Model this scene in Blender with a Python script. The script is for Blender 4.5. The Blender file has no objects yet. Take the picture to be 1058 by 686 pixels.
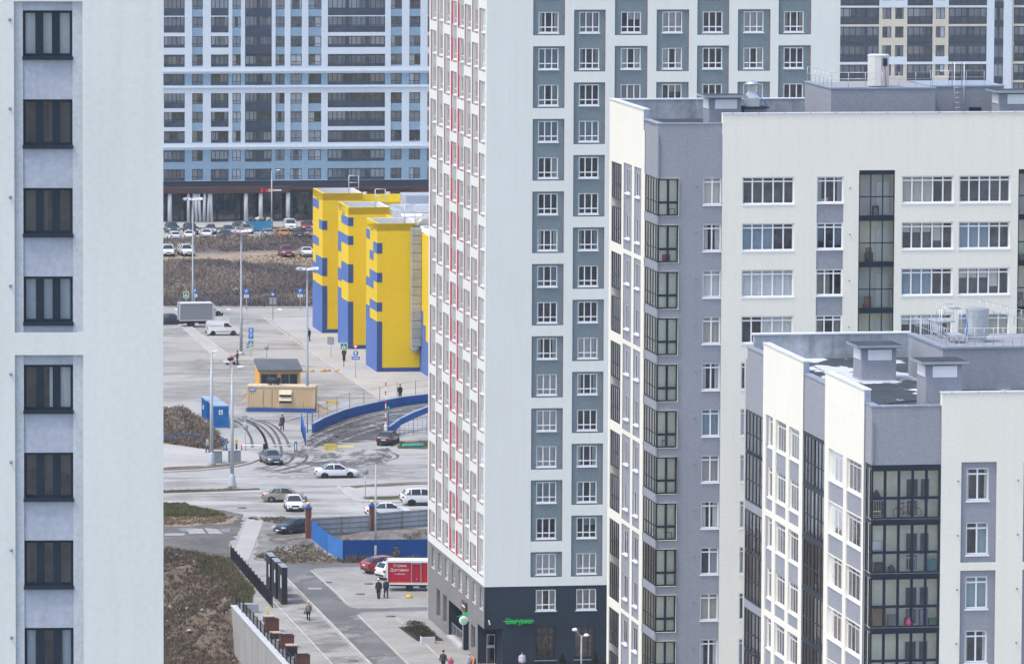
import bpy, bmesh, math, random
from mathutils import Matrix, Vector
R = math.radians
rnd = random.Random(7)
S = bpy.context.scene
COL = S.collection
# ---------------------------------------------------------------- camera maths
F_PX, PITCH, ROLL, CAM_H = 6400.0, R(5.47), 0.0047, 76.6
IW, IH = 1058.0, 686.0
cF = Vector((0, math.cos(PITCH), -math.sin(PITCH)))
_r = Vector((1, 0, 0)); _u = Vector((0, math.sin(PITCH), math.cos(PITCH)))
cR = _r * math.cos(ROLL) + _u * math.sin(ROLL)
cU = _u * math.cos(ROLL) - _r * math.sin(ROLL)
CAM = Vector((0, 0, CAM_H))
def ray(px, py):
    return (cF + cR * ((px - IW / 2) / F_PX) + cU * ((IH / 2 - py) / F_PX)).normalized()
def ground(px, py, z=0.0):
    d = ray(px, py); t = (z - CAM_H) / d.z
    return CAM + d * t
def at_depth(px, py, Y):
    d = ray(px, py); return CAM + d * (Y / d.y)
def plane_hit(px, py, p, n):
    d = ray(px, py); return CAM + d * ((p - CAM).dot(n) / d.dot(n))
def ppm(Y):      # pixels per metre at depth Y
    return F_PX / Y * 0.99
# ---------------------------------------------------------------- tagging
def tag(o, label=None, cat=None, group=None, kind=None):
    if label: o['label'] = label
    if cat: o['category'] = cat
    if group: o['group'] = group
    if kind: o['kind'] = kind
    return o
def empty(name, loc=(0, 0, 0), rz=0.0, label=None, cat=None, group=None):
    o = bpy.data.objects.new(name, None); COL.objects.link(o)
    o.empty_display_size = 0.3
    o.matrix_basis = Matrix.Translation(Vector(loc)) @ Matrix.Rotation(rz, 4, 'Z')
    return tag(o, label, cat, group)
def link(name, me, parent=None, mat=None):
    o = bpy.data.objects.new(name, me); COL.objects.link(o)
    if parent is not None: o.parent = parent
    if mat is not None: o.matrix_basis = mat
    return o
def T(x, y, z): return Matrix.Translation((x, y, z))
def RZ(a): return Matrix.Rotation(a, 4, 'Z')
def RX(a): return Matrix.Rotation(a, 4, 'X')
def RY(a): return Matrix.Rotation(a, 4, 'Y')
def kids(o): return [c for c in o.children]
def copy_tree(o, parent=None):
    c = o.copy(); COL.objects.link(c)
    if parent is not None: c.parent = parent
    for ch in kids(o): copy_tree(ch, c)
    return c
# ---------------------------------------------------------------- mesh builder
class MB:
    def __init__(s): s.v = []; s.f = []; s.m = []; s.sm = []
    def poly(s, pts, m=0, smooth=False):
        b = len(s.v); s.v += [tuple(p) for p in pts]
        s.f.append(tuple(range(b, b + len(pts)))); s.m.append(m); s.sm.append(smooth)
    def raw(s, vs, fs, m=0, smooth=False):
        b = len(s.v); s.v += [tuple(p) for p in vs]
        for f in fs:
            s.f.append(tuple(b + i for i in f)); s.m.append(m); s.sm.append(smooth)
    def box(s, x0, x1, y0, y1, z0, z1, m=0, M=None, skip=''):
        vs = [(x0, y0, z0), (x1, y0, z0), (x1, y1, z0), (x0, y1, z0), (x0, y0, z1), (x1, y0, z1), (x1, y1, z1), (x0, y1, z1)]
        if M is not None: vs = [tuple(M @ Vector(p)) for p in vs]
        fs = {'b': (0, 3, 2, 1), 't': (4, 5, 6, 7), 'f': (0, 1, 5, 4), 'r': (1, 2, 6, 5), 'k': (2, 3, 7, 6), 'l': (3, 0, 4, 7)}
        s.raw(vs, [fs[k] for k in fs if k not in skip], m)
    def bbox(s, x0, x1, y0, y1, z0, z1, b=0.02, m=0, M=None):
        """box with chamfered vertical and top edges"""
        b = min(b, (x1 - x0) / 2.1, (y1 - y0) / 2.1, (z1 - z0) / 2.1)
        def ring(x0, x1, y0, y1, z, c):
            return [(x0 + c, y0, z), (x1 - c, y0, z), (x1, y0 + c, z), (x1, y1 - c, z), (x1 - c, y1, z), (x0 + c, y1, z), (x0, y1 - c, z), (x0, y0 + c, z)]
        rs = [ring(x0 + b, x1 - b, y0 + b, y1 - b, z0, b * .5), ring(x0, x1, y0, y1, z0 + b, b), ring(x0, x1, y0, y1, z1 - b, b), ring(x0 + b, x1 - b, y0 + b, y1 - b, z1, b * .5)]
        s.loft(rs, m, M, caps=True)
    def loft(s, rings, m=0, M=None, caps=True, smooth=False, closed=True):
        n = len(rings[0]); vs = [Vector(p) for r in rings for p in r]
        if M is not None: vs = [M @ p for p in vs]
        fs = []
        for i in range(len(rings) - 1):
            for j in range(n if closed else n - 1):
                k = (j + 1) % n
                fs.append((i * n + j, i * n + k, (i + 1) * n + k, (i + 1) * n + j))
        b = len(s.v); s.v += [tuple(p) for p in vs]
        for f in fs: s.f.append(tuple(b + i for i in f)); s.m.append(m); s.sm.append(smooth)
        if caps:
            for rr in (list(range(n))[::-1], [(len(rings) - 1) * n + j for j in range(n)]):
                s.f.append(tuple(b + i for i in rr)); s.m.append(m); s.sm.append(False)
    def tube(s, pts, r, n=8, m=0, caps=True, smooth=True):
        """pts list of points, r a number or list of radii"""
        pts = [Vector(p) for p in pts]; rr = r if isinstance(r, (list, tuple)) else [r] * len(pts)
        rings = []
        for i, p in enumerate(pts):
            d = (pts[min(i + 1, len(pts) - 1)] - pts[max(i - 1, 0)]).normalized()
            a = d.cross(Vector((0, 0, 1)) if abs(d.z) < .9 else Vector((1, 0, 0))).normalized(); b = d.cross(a)
            rings.append([p + (a * math.cos(2 * math.pi * k / n) + b * math.sin(2 * math.pi * k / n)) * rr[i] for k in range(n)])
        s.loft(rings, m, None, caps, smooth)
    def lathe(s, prof, n=16, m=0, M=None, smooth=True, caps=True):
        """prof list of (radius, z)"""
        rings = [[(r * math.cos(2 * math.pi * k / n), r * math.sin(2 * math.pi * k / n), z) for k in range(n)] for r, z in prof]
        s.loft(rings, m, M, caps, smooth)
    def prism(s, outline, y0, y1, m=0, M=None):
        """outline in xz, extruded along y"""
        s.loft([[(x, y0, z) for x, z in outline], [(x, y1, z) for x, z in outline]], m, M)
    def vprism(s, outline, z0, z1, m=0, M=None):
        s.loft([[(x, y, z0) for x, y in outline], [(x, y, z1) for x, y in outline]], m, M)
    def add(s, other, M=None, moff=0):
        b = len(s.v)
        s.v += [tuple(M @ Vector(p)) for p in other.v] if M is not None else other.v
        s.f += [tuple(b + i for i in f) for f in other.f]; s.m += [i + moff for i in other.m]; s.sm += other.sm
    def mesh(s, name, mats):
        me = bpy.data.meshes.new(name); me.from_pydata(s.v, [], s.f)
        for mt in (mats if isinstance(mats, (list, tuple)) else [mats]): me.materials.append(mt)
        me.polygons.foreach_set('material_index', s.m); me.polygons.foreach_set('use_smooth', s.sm)
        bm = bmesh.new(); bm.from_mesh(me)
        bmesh.ops.recalc_face_normals(bm, faces=bm.faces); bm.to_mesh(me); bm.free()
        me.update(); return me
    def build(s, name, mats, parent=None, M=None):
        return link(name, s.mesh(name, mats), parent, M)
def obj1(name, mats, parent=None, M=None, **k):
    mb = MB(); mb.box(k['x0'], k['x1'], k['y0'], k['y1'], k['z0'], k['z1']); return mb.build(name, mats, parent, M)
def font_mesh(text, size, depth=0.02):
    cu = bpy.data.curves.new('lettering', 'FONT'); cu.body = text; cu.size = size; cu.extrude = depth
    cu.align_x = 'CENTER'; cu.align_y = 'CENTER'
    o = bpy.data.objects.new('lettering', cu); COL.objects.link(o)
    bpy.context.view_layer.update()
    dg = bpy.context.evaluated_depsgraph_get()
    me = bpy.data.meshes.new_from_object(o.evaluated_get(dg)); bpy.data.objects.remove(o); bpy.data.curves.remove(cu)
    me.name = 'lettering'; return me
def lettering(text, size, mat, parent, M, depth=.02, name='lettering'):
    me = font_mesh(text, size, depth); me.materials.clear(); me.materials.append(mat)
    return link(name, me, parent, M @ RX(math.pi / 2))       # text faces local -y
# ---------------------------------------------------------------- materials
MATS = {}
def mat(name, col, rough=.8, var=.08, scale=.35, fine=6.0, finevar=.05, bump=0.0, metal=0.0, spec=.3, streak=0.0, island=0.0, objvar=0.0):
    if name in MATS: return MATS[name]
    m = bpy.data.materials.new(name); m.use_nodes = True; nt = m.node_tree; N = nt.nodes; L = nt.links
    bs = N['Principled BSDF']; bs.inputs['Roughness'].default_value = rough; bs.inputs['Metallic'].default_value = metal
    bs.inputs['Specular IOR Level'].default_value = spec
    rgb = N.new('ShaderNodeRGB'); rgb.outputs[0].default_value = (*col, 1); out = rgb.outputs[0]
    tc = N.new('ShaderNodeTexCoord')
    def vmul(fac_out, lo, hi, prev):
        mr = N.new('ShaderNodeMapRange'); mr.inputs[3].default_value = lo; mr.inputs[4].default_value = hi; L.new(fac_out, mr.inputs[0])
        mx = N.new('ShaderNodeVectorMath'); mx.operation = 'SCALE'; L.new(prev, mx.inputs[0]); L.new(mr.outputs[0], mx.inputs['Scale']); return mx.outputs[0]
    nz = None
    if var:
        nz = N.new('ShaderNodeTexNoise'); nz.inputs['Scale'].default_value = scale; nz.inputs['Detail'].default_value = 5; L.new(tc.outputs['Object'], nz.inputs['Vector'])
        mr0 = N.new('ShaderNodeMapRange'); mr0.inputs[1].default_value = .3; mr0.inputs[2].default_value = .7; L.new(nz.outputs[0], mr0.inputs[0])
        out = vmul(mr0.outputs[0], 1 - var, 1 + var, out)
    if finevar:
        n2 = N.new('ShaderNodeTexNoise'); n2.inputs['Scale'].default_value = fine; n2.inputs['Detail'].default_value = 3; L.new(tc.outputs['Object'], n2.inputs['Vector'])
        mr1 = N.new('ShaderNodeMapRange'); mr1.inputs[1].default_value = .3; mr1.inputs[2].default_value = .7; L.new(n2.outputs[0], mr1.inputs[0])
        out = vmul(mr1.outputs[0], 1 - finevar, 1 + finevar, out)
    if streak:
        mp = N.new('ShaderNodeMapping'); mp.inputs['Scale'].default_value = (2.2, 2.2, .12); L.new(tc.outputs['Object'], mp.inputs[0])
        n3 = N.new('ShaderNodeTexNoise'); n3.inputs['Scale'].default_value = 1.0; n3.inputs['Detail'].default_value = 4; L.new(mp.outputs[0], n3.inputs['Vector'])
        mr2 = N.new('ShaderNodeMapRange'); mr2.inputs[1].default_value = .45; mr2.inputs[2].default_value = .75; L.new(n3.outputs[0], mr2.inputs[0])
        out = vmul(mr2.outputs[0], 1.0, 1 - streak, out)
    if island:
        g = N.new('ShaderNodeNewGeometry'); out = vmul(g.outputs['Random Per Island'], 1 - island, 1 + island, out)
    if objvar:
        g = N.new('ShaderNodeObjectInfo'); out = vmul(g.outputs['Random'], 1 - objvar, 1 + objvar, out)
    L.new(out, bs.inputs['Base Color'])
    if bump and (var or finevar):
        b = N.new('ShaderNodeBump'); b.inputs['Strength'].default_value = bump; b.inputs['Distance'].default_value = .02
        L.new((n2 if finevar else nz).outputs[0], b.inputs['Height']); L.new(b.outputs[0], bs.inputs['Normal'])
    MATS[name] = m; return m
def ramp_mat(name, cols, rough=.85, use='obj', trans=0.0):
    """colour picked at random per object or per loose piece"""
    m = bpy.data.materials.new(name); m.use_nodes = True; nt = m.node_tree; N = nt.nodes; L = nt.links
    bs = N['Principled BSDF']; bs.inputs['Roughness'].default_value = rough; bs.inputs['Specular IOR Level'].default_value = .15
    r = N.new('ShaderNodeValToRGB'); r.color_ramp.interpolation = 'CONSTANT' if len(cols) > 2 else 'LINEAR'
    e = r.color_ramp.elements
    while len(e) < len(cols): e.new(.5)
    for i, c in enumerate(cols): e[i].position = i / len(cols); e[i].color = (*c, 1)
    if use == 'obj': src = N.new('ShaderNodeObjectInfo').outputs['Random']
    else: src = N.new('ShaderNodeNewGeometry').outputs['Random Per Island']
    L.new(src, r.inputs[0]); L.new(r.outputs[0], bs.inputs['Base Color'])
    if trans:
        t = N.new('ShaderNodeBsdfTransparent'); mx = N.new('ShaderNodeMixShader'); mx.inputs[0].default_value = trans
        L.new(bs.outputs[0], mx.inputs[1]); L.new(t.outputs[0], mx.inputs[2]); L.new(mx.outputs[0], N['Material Output'].inputs[0])
    return m
def glass_mat(name, tint=(.90, .94, .95), base=.08, rough=.015, wob=.0):
    m = bpy.data.materials.new(name); m.use_nodes = True; nt = m.node_tree; N = nt.nodes; L = nt.links
    N.remove(N['Principled BSDF'])
    t = N.new('ShaderNodeBsdfTransparent'); t.inputs[0].default_value = (*tint, 1)
    g = N.new('ShaderNodeBsdfGlossy'); g.inputs['Roughness'].default_value = rough; g.inputs[0].default_value = (.95, .97, 1, 1)
    fr = N.new('ShaderNodeFresnel'); fr.inputs[0].default_value = 1.5
    ad = N.new('ShaderNodeMath'); ad.operation = 'ADD'; ad.inputs[1].default_value = base; L.new(fr.outputs[0], ad.inputs[0])
    mx = N.new('ShaderNodeMixShader'); L.new(ad.outputs[0], mx.inputs[0]); L.new(t.outputs[0], mx.inputs[1]); L.new(g.outputs[0], mx.inputs[2])
    L.new(mx.outputs[0], N['Material Output'].inputs[0])
    if wob:
        tc = N.new('ShaderNodeTexCoord'); nz = N.new('ShaderNodeTexNoise'); nz.inputs['Scale'].default_value = 1.3; L.new(tc.outputs['Object'], nz.inputs['Vector'])
        b = N.new('ShaderNodeBump'); b.inputs['Strength'].default_value = wob; b.inputs['Distance'].default_value = .05; L.new(nz.outputs[0], b.inputs['Height']); L.new(b.outputs[0], g.inputs['Normal'])
    return m
GLASS = glass_mat('window_glass', (.95, .97, .975), .035, wob=.25)
GLASS_FAR = glass_mat('far_window_glass', (.94, .97, 1.0), .05, wob=.25)
GLASS_DARK = glass_mat('tinted_glass', (.35, .42, .46), .07, wob=.2)
CUR_COLS = [(.62, .63, .62), (.70, .70, .68), (.38, .40, .42), (.5, .48, .42), (.66, .68, .70), (.26, .35, .42), (.60, .58, .52), (.32, .42, .44), (.45, .42, .42), (.7, .7, .7)]
CURT = ramp_mat('curtain_cloth', CUR_COLS, use='obj', trans=.12)
CURT_I = ramp_mat('curtain_cloth_mixed', CUR_COLS, use='island', trans=.12)
CURT_L = ramp_mat('pale_curtain_cloth', [(.72, .74, .76), (.60, .62, .66), (.50, .52, .55), (.66, .63, .56), (.40, .46, .52), (.74, .75, .76), (.30, .34, .40), (.58, .50, .47)], use='obj', trans=.1)
ROOM = mat('room_dark', (.10, .10, .105), .9, .5, .5, 2, .2)
ROOM2 = mat('room_mid', (.25, .255, .26), .9, .5, .5, 2, .2)
WHITE_PVC = mat('white_window_plastic', (.80, .81, .83), .4, .02, 1, 4, .02)
DARK_PVC = mat('dark_window_frame', (.020, .032, .046), .45, .1, 1, 4, .05)
NAVY_PVC = mat('navy_window_frame', (.012, .024, .040), .4, .1, 1, 4, .05)
BLUE_PVC = mat('slate_window_frame', (.06, .085, .12), .5, .15, 1, 4, .05)
METAL = mat('galvanised_metal', (.55, .57, .6), .4, .12, 1, 8, .06, metal=.6)
COPING = mat('pale_coping_metal', (.74, .75, .78), .4, .08, .5, 4, .04, metal=.2)
COPING_G = mat('grey_coping_metal', (.33, .37, .44), .4, .12, .5, 4, .06, metal=.3)
# ---------------------------------------------------------------- windows
WCACHE = {}
def curtain_mb(w, h, n, rs, style=None):
    mb = MB(); lw = w / n
    style = style or rs.choice(['full', 'sides', 'none', 'blind', 'mixed', 'sides', 'mixed', 'full', 'left', 'right'])
    def strip(x0, x1, z0, z1, y=.2, amp=.03):
        k = max(2, int((x1 - x0) / .14)); ph = rs.random() * 6
        top = [(x0 + (x1 - x0) * i / k, y + amp * math.sin(i * 2.3 + ph), z1) for i in range(k + 1)]
        bot = [(p[0], p[1], z0) for p in top]
        mb.raw(bot + top, [(i, i + 1, k + 2 + i, k + 1 + i) for i in range(k)], 0, True)
    a = .05
    if style == 'full': strip(a, w - a, .05, h - .03)
    elif style == 'sides':
        c = rs.uniform(.16, .34) * w; strip(a, c, .02, h - .03); strip(w - c, w - a, .02, h - .03)
    elif style == 'left': strip(a, w * rs.uniform(.3, .62), .02, h - .03)
    elif style == 'right': strip(w * rs.uniform(.4, .7), w - a, .02, h - .03)
    elif style == 'blind':
        for i in range(n):
            if rs.random() < .75: strip(i * lw + .08, (i + 1) * lw - .08, h * rs.choice([.15, .3, .5, .62]), h - .03, .16, .004)
    elif style == 'mixed':
        for i in range(n):
            if rs.random() < .6: strip(i * lw + .03, (i + 1) * lw - .03, .03, h - .03)
    if rs.random() < .3:      # things on the sill
        for _ in range(rs.randint(1, 3)):
            x = rs.uniform(.15, w - .3); mb.box(x, x + rs.uniform(.1, .22), .12, .22, .02, rs.uniform(.15, .35))
    if not mb.v: strip(a, a + .12, .02, h - .03)
    return mb
def window_mbs(w, h, n, tr=None, fw=.07, mw=None, dep=.08, sill=True, trs=None, sillw=.06):
    """frame and pane builders; tr = fractions (of the height) of the cross bars"""
    mw = mw or fw; f = MB(); g = MB()
    bars = [tr] if isinstance(tr, float) else (tr or [])
    f.box(0, w, 0, dep, 0, fw); f.box(0, w, 0, dep, h - fw, h)
    f.box(0, fw, 0, dep, fw, h - fw); f.box(w - fw, w, 0, dep, fw, h - fw)
    for b in bars: f.box(fw, w - fw, .008, dep - .008, b * h - mw / 2, b * h + mw / 2)
    for i in range(1, n):
        x = w * i / n; f.box(x - mw / 2, x + mw / 2, .004, dep - .004, fw, h - fw)
    if sill: f.box(-.04, w + .04, -.16, .01, -.09, -.002); 
    g.poly([(fw * .5, dep * .5, fw * .5), (w - fw * .5, dep * .5, fw * .5), (w - fw * .5, dep * .5, h - fw * .5), (fw * .5, dep * .5, h - fw * .5)])
    return f, g
class WinKind:
    """one kind of window: builds its meshes once, then places parts or gathers them"""
    def __init__(s, w, h, n, tr, fmat, fw=.07, mw=None, sill=True, glass=None, nvar=7, styles=None, curt=True, name='window', dep=.08, cmat=None):
        s.w, s.h, s.name = w, h, name; s.fmat = fmat; s.glass = glass or GLASS
        s.f, s.g = window_mbs(w, h, n, tr, fw, mw, dep, sill)
        s.fm = s.f.mesh(name, fmat); s.gm = s.g.mesh('pane', s.glass)
        rs = random.Random(int(w * 100 + h * 37 + n)); s.cmb = [curtain_mb(w, h, n, rs, rs.choice(styles) if styles else None) for _ in range(nvar)] if curt else []
        s.cm = [c.mesh('curtain', cmat or CURT) for c in s.cmb]
    def place(s, parent, M):
        o = link(s.name, s.fm, parent, M)
        link('pane', s.gm, o)
        if s.cm: link('curtain', rnd.choice(s.cm), o)
        return o
class WinSet:
    """collects the windows of one building: the largest 100 become parts, the rest one part"""
    def __init__(s, root): s.root = root; s.items = []
    def add(s, kind, M, size): s.items.append((size, kind, M))
    def finish(s, limit=100):
        its = sorted(s.items, key=lambda t: -t[0])
        for _, k, M in its[:limit]: k.place(s.root, M)
        rest = its[limit:]
        if rest:
            mats = []; f = MB()
            def mi(m):
                if m not in mats: mats.append(m)
                return mats.index(m)
            for _, k, M in rest:
                f.add(k.f, M, mi(k.fmat)); f.add(k.g, M, mi(k.glass))
                if k.cmb: f.add(rnd.choice(k.cmb), M, mi(CURT_I))
            o = f.build('windows', mats, s.root); o['kind'] = 'stuff'
# ---------------------------------------------------------------- facades
class Facade:
    """a wall of rectangles at different depths; local x along, y inward, z up"""
    def __init__(s, root, rootM, origin, rot, W, H):
        s.root = root; s.M = T(*origin) @ RZ(rot); s.world = rootM @ s.M; s.inv = s.world.inverted()
        s.p = s.world @ Vector((0, 0, 0)); s.n = (s.world.to_3x3() @ Vector((0, 1, 0))).normalized()
        s.W, s.H = W, H; s.rects = []; s.mats = []
    def uv(s, px, py):
        q = s.inv @ plane_hit(px, py, s.p, s.n); return q.x, q.z
    def U(s, px, py=343): return s.uv(px, py)[0]
    def Vz(s, py, px): return s.uv(px, py)[1]
    def mi(s, m):
        if m is None: return -1
        if m not in s.mats: s.mats.append(m)
        return s.mats.index(m)
    def paint(s, u0, u1, v0, v1, depth, m, reveal=None):
        if m == 'open': s.rects.append((u0, u1, v0, v1, None, -1, -1)); return
        a = s.mi(m); s.rects.append((u0, u1, v0, v1, depth, a, s.mi(reveal) if reveal else a))
    def build(s, name='wall'):
        q = lambda x: round(x, 4)
        us = sorted({q(c) for r in s.rects for c in r[:2]}); vs = sorted({q(c) for r in s.rects for c in r[2:4]})
        us = [u for u in us if -1e-6 <= u <= s.W + 1e-6]; vs = [v for v in vs if v <= s.H + 1e-6]
        iu = {u: i for i, u in enumerate(us)}; iv = {v: i for i, v in enumerate(vs)}
        nu, nv = len(us) - 1, len(vs) - 1
        C = [[None] * nv for _ in range(nu)]
        for u0, u1, v0, v1, d, m, r in s.rects:
            u0, u1 = max(q(u0), us[0]), min(q(u1), us[-1]); v0, v1 = max(q(v0), vs[0]), min(q(v1), vs[-1])
            if u0 >= u1 or v0 >= v1: continue
            for i in range(iu[u0], iu[u1]):
                for j in range(iv[v0], iv[v1]): C[i][j] = (d, m, r)
        mb = MB()
        for j in range(nv):
            i = 0
            while i < nu:
                c = C[i][j]; k = i
                while k < nu and C[k][j] == c: k += 1
                if c and c[0] is not None:
                    mb.poly([(us[i], c[0], vs[j]), (us[k], c[0], vs[j]), (us[k], c[0], vs[j + 1]), (us[i], c[0], vs[j + 1])], c[1])
                i = k
        for i in range(nu):
            for j in range(nv):
                c = C[i][j]
                if not c or c[0] is None: continue
                for di, dj in ((1, 0), (0, 1)):
                    if i + di >= nu or j + dj >= nv: continue
                    e = C[i + di][j + dj]
                    if not e or e[0] is None or abs(e[0] - c[0]) < 1e-5: continue
                    dp = c if c[0] > e[0] else e
                    if di:
                        u = us[i + 1]; mb.poly([(u, c[0], vs[j]), (u, e[0], vs[j]), (u, e[0], vs[j + 1]), (u, c[0], vs[j + 1])], dp[2])
                    else:
                        v = vs[j + 1]; mb.poly([(us[i], c[0], v), (us[i + 1], c[0], v), (us[i + 1], e[0], v), (us[i], e[0], v)], dp[2])
        return mb.build(name, s.mats, s.root, s.M)
    def hole(s, u0, u1, v0, v1, depth0, reveal, deep=.7, room=None):
        """window opening: outer reveal in the wall colour, then a dark room behind the frame"""
        s.paint(u0, u1, v0, v1, depth0 + deep, room or ROOM, reveal)
    def at(s, u, d, v): return s.M @ T(u, d, v)
SUN_E = 1.0; EXPO = 0.96; HAZE = 0.00008; EL = 62; DUST = 2.6; SKY = .15
# ================================================================ BUILDINGS
ROT = R(9.66)
def rootM_of(loc, rz): return T(*loc) @ RZ(rz)
def unit(a): return Vector((math.cos(a), math.sin(a), 0)), Vector((-math.sin(a), math.cos(a), 0))
UX, UY = unit(ROT)
ST_L = mat('pale_painted_concrete', (.625, .655, .625), .85, .025, .15, 5, .03, .08, streak=.05)
ST_LG = mat('grey_rough_plaster', (.47, .51, .535), .9, .05, .6, 7, .09, .2, streak=.08)
ST_LP = mat('mauve_grey_plaster', (.365, .405, .47), .9, .08, .7, 5, .09, .2, streak=.12)
ST_A = mat('white_stucco', (.72, .745, .70), .88, .02, .12, 6, .03, .08, streak=.04)
ST_AG = mat('blue_grey_stucco', (.175, .225, .245), .9, .06, .3, 6, .10, .2, streak=.04)
ST_AS = ST_A
ST_ASG = mat('pale_sage_stucco', (.40, .41, .385), .9, .05, .3, 6, .06, .2)
RED = mat('red_reveal', (.42, .15, .14), .8, .15, .6, 4, .08)
REDB = mat('bright_red_reveal', (.58, .03, .06), .75, .1, .6, 4, .05)
BRICK_D = mat('charcoal_cladding', (.026, .037, .052), .8, .12, .4, 5, .14, .2)
BRICK_W = mat('taupe_cladding', (.225, .218, .215), .85, .06, .5, 5, .1, .2)
ST_CR = mat('cream_stucco', (.785, .765, .672), .88, .02, .12, 6, .03, .08, streak=.04)
ST_CRS = ST_CR
ST_GR = mat('grey_stucco', (.285, .30, .335), .9, .04, .25, 7, .08, .15, streak=.05)
ST_TP = ST_GR
LOG_IN = mat('loggia_inner_stucco', (.90, .87, .71), .9, .05, .4, 5, .06, .1)
LOG_FL = mat('loggia_floor', (.35, .33, .3), .9, .2, .8, 4, .1)
ROOF = mat('bitumen_roof', (.045, .053, .062), .75, .25, .5, 4, .12, .2)
CONC = mat('stained_roof_concrete', (.36, .39, .42), .9, .16, .7, 3, .14, .3, streak=.3)
ST_C = mat('bluish_white_panel', (.63, .69, .75), .85, .04, .1, 3, .05, .1)
ST_CB = mat('powder_blue_panel', (.25, .37, .475), .88, .05, .15, 3, .08, .1)
DK_NAVY = mat('navy_cladding', (.045, .06, .085), .6, .15, .3, 3, .1)
BROWN = mat('brown_fascia', (.085, .045, .042), .7, .15, .3, 3, .1)
ST_E = mat('sand_panel', (.62, .57, .47), .88, .04, .2, 3, .05)
CAP_MET = mat('vent_cap_plastic', (.22, .26, .32), .6, .1)

def shell(root, W, D, H, m, roofz, roofm=None, y0=.0):
    """the walls one does not see from the front and the roof"""
    mb = MB()
    mb.poly([(W, 0, 0), (W, D, 0), (W, D, H), (W, 0, H)], 0); mb.poly([(0, D, 0), (W, D, 0), (W, D, H), (0, D, H)], 0)
    mb.build('rear_wall', m, root)
    r = MB(); r.poly([(.2, .2, roofz), (W - .02, .2, roofz), (W - .02, D - .02, roofz), (.2, D - .02, roofz)]); r.build('roof', roofm or ROOF, root)
def vent_cap(root, M, r=.07):
    mb = MB(); mb.lathe([(r * .6, 0), (r * .6, .04), (r, .05), (r, .09), (r * .5, .11)], 10, 0, M @ RX(math.pi / 2)); return mb.build('vent_cap', CAP_MET, root)

# ---------------------------------------------------------------- left tower
LCUR = [mat('blind_cloth_%d' % i, c, .85, .05) for i, c in enumerate(((.48, .55, .56), (.05, .052, .055), (.075, .075, .075), (.34, .42, .48)))]
def build_left_tower():
    a = R(4.0); ux, uy = unit(a); W, D, H = 14.0, 16.0, 83.0
    c = at_depth(168.7, 343, 209); loc = Vector((c.x, c.y, 0)) - ux * W
    root = empty('apartment_tower', loc, a, 'pale grey concrete tower slab with one recessed strip of dark framed windows', 'building')
    fc = Facade(root, rootM_of(loc, a), (0, 0, 0), 0, W, H)
    fc.paint(0, W, 0, H, 0, ST_L)
    uo0, uo1 = fc.U(15.3), fc.U(85.8); ui0, ui1 = fc.U(24.4), fc.U(75.4)
    V = lambda py: fc.Vz(py, 50)
    fh = (V(11.4) - V(649)) / 7
    ws = WinSet(root); wk = WinKind(ui1 - ui0, fh * .515, 3, None, NAVY_PVC, .09, .27, sill=False, styles=['sides', 'full', 'mixed', 'none', 'right'])
    def strip(v0, v1, ks, top_gap):
        fc.paint(uo0, uo1, v0, v1, .12, ST_LG, ST_LG); fc.paint(ui0, ui1, v0, v1, .17, ST_LP, ST_LP)
        for k in ks:
            vt = V(11.4) - k * fh; vb = vt - wk.h
            fc.hole(ui0, ui1, vb - .12, vt, .17, ST_LP, .9)
            o = link('window', wk.fm, root, fc.at(ui0, .27, vb)); link('pane', wk.gm, o)
            st = ['full', 'right', 'left', 'full', 'right', 'blind', 'none', 'sides'][k] if k >= 0 else 'sides'
            cm = curtain_mb(wk.w, wk.h, 3, random.Random(k + 40), st).build('curtain', LCUR[k % 4], o)
            sm = MB(); sm.box(ui0 - .02, ui1 + .02, .02, .3, vb - .12, vb + .0); sm.build('sill', NAVY_PVC, root)
            vent_cap(root, fc.at(fc.U(11), 0, vt - .3), .06)
    strip(V(343.5), V(1.8), [0, 1, 2, 3], 0); strip(V(720), V(366.8), [4, 5, 6, 7], 0)
    strip(V(1.8) + .75, V(1.8) + .75 + 4 * fh, [-1, -2, -3, -4], 0)
    fc.build(); ws.finish()
    s = MB(); s.poly([(0, 0, 0), (0, D, 0), (0, D, H), (0, 0, H)]); s.build('side_wall', ST_L, root)
    shell(root, W, D, H, ST_L, H - .01)
    return root
build_left_tower()

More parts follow.
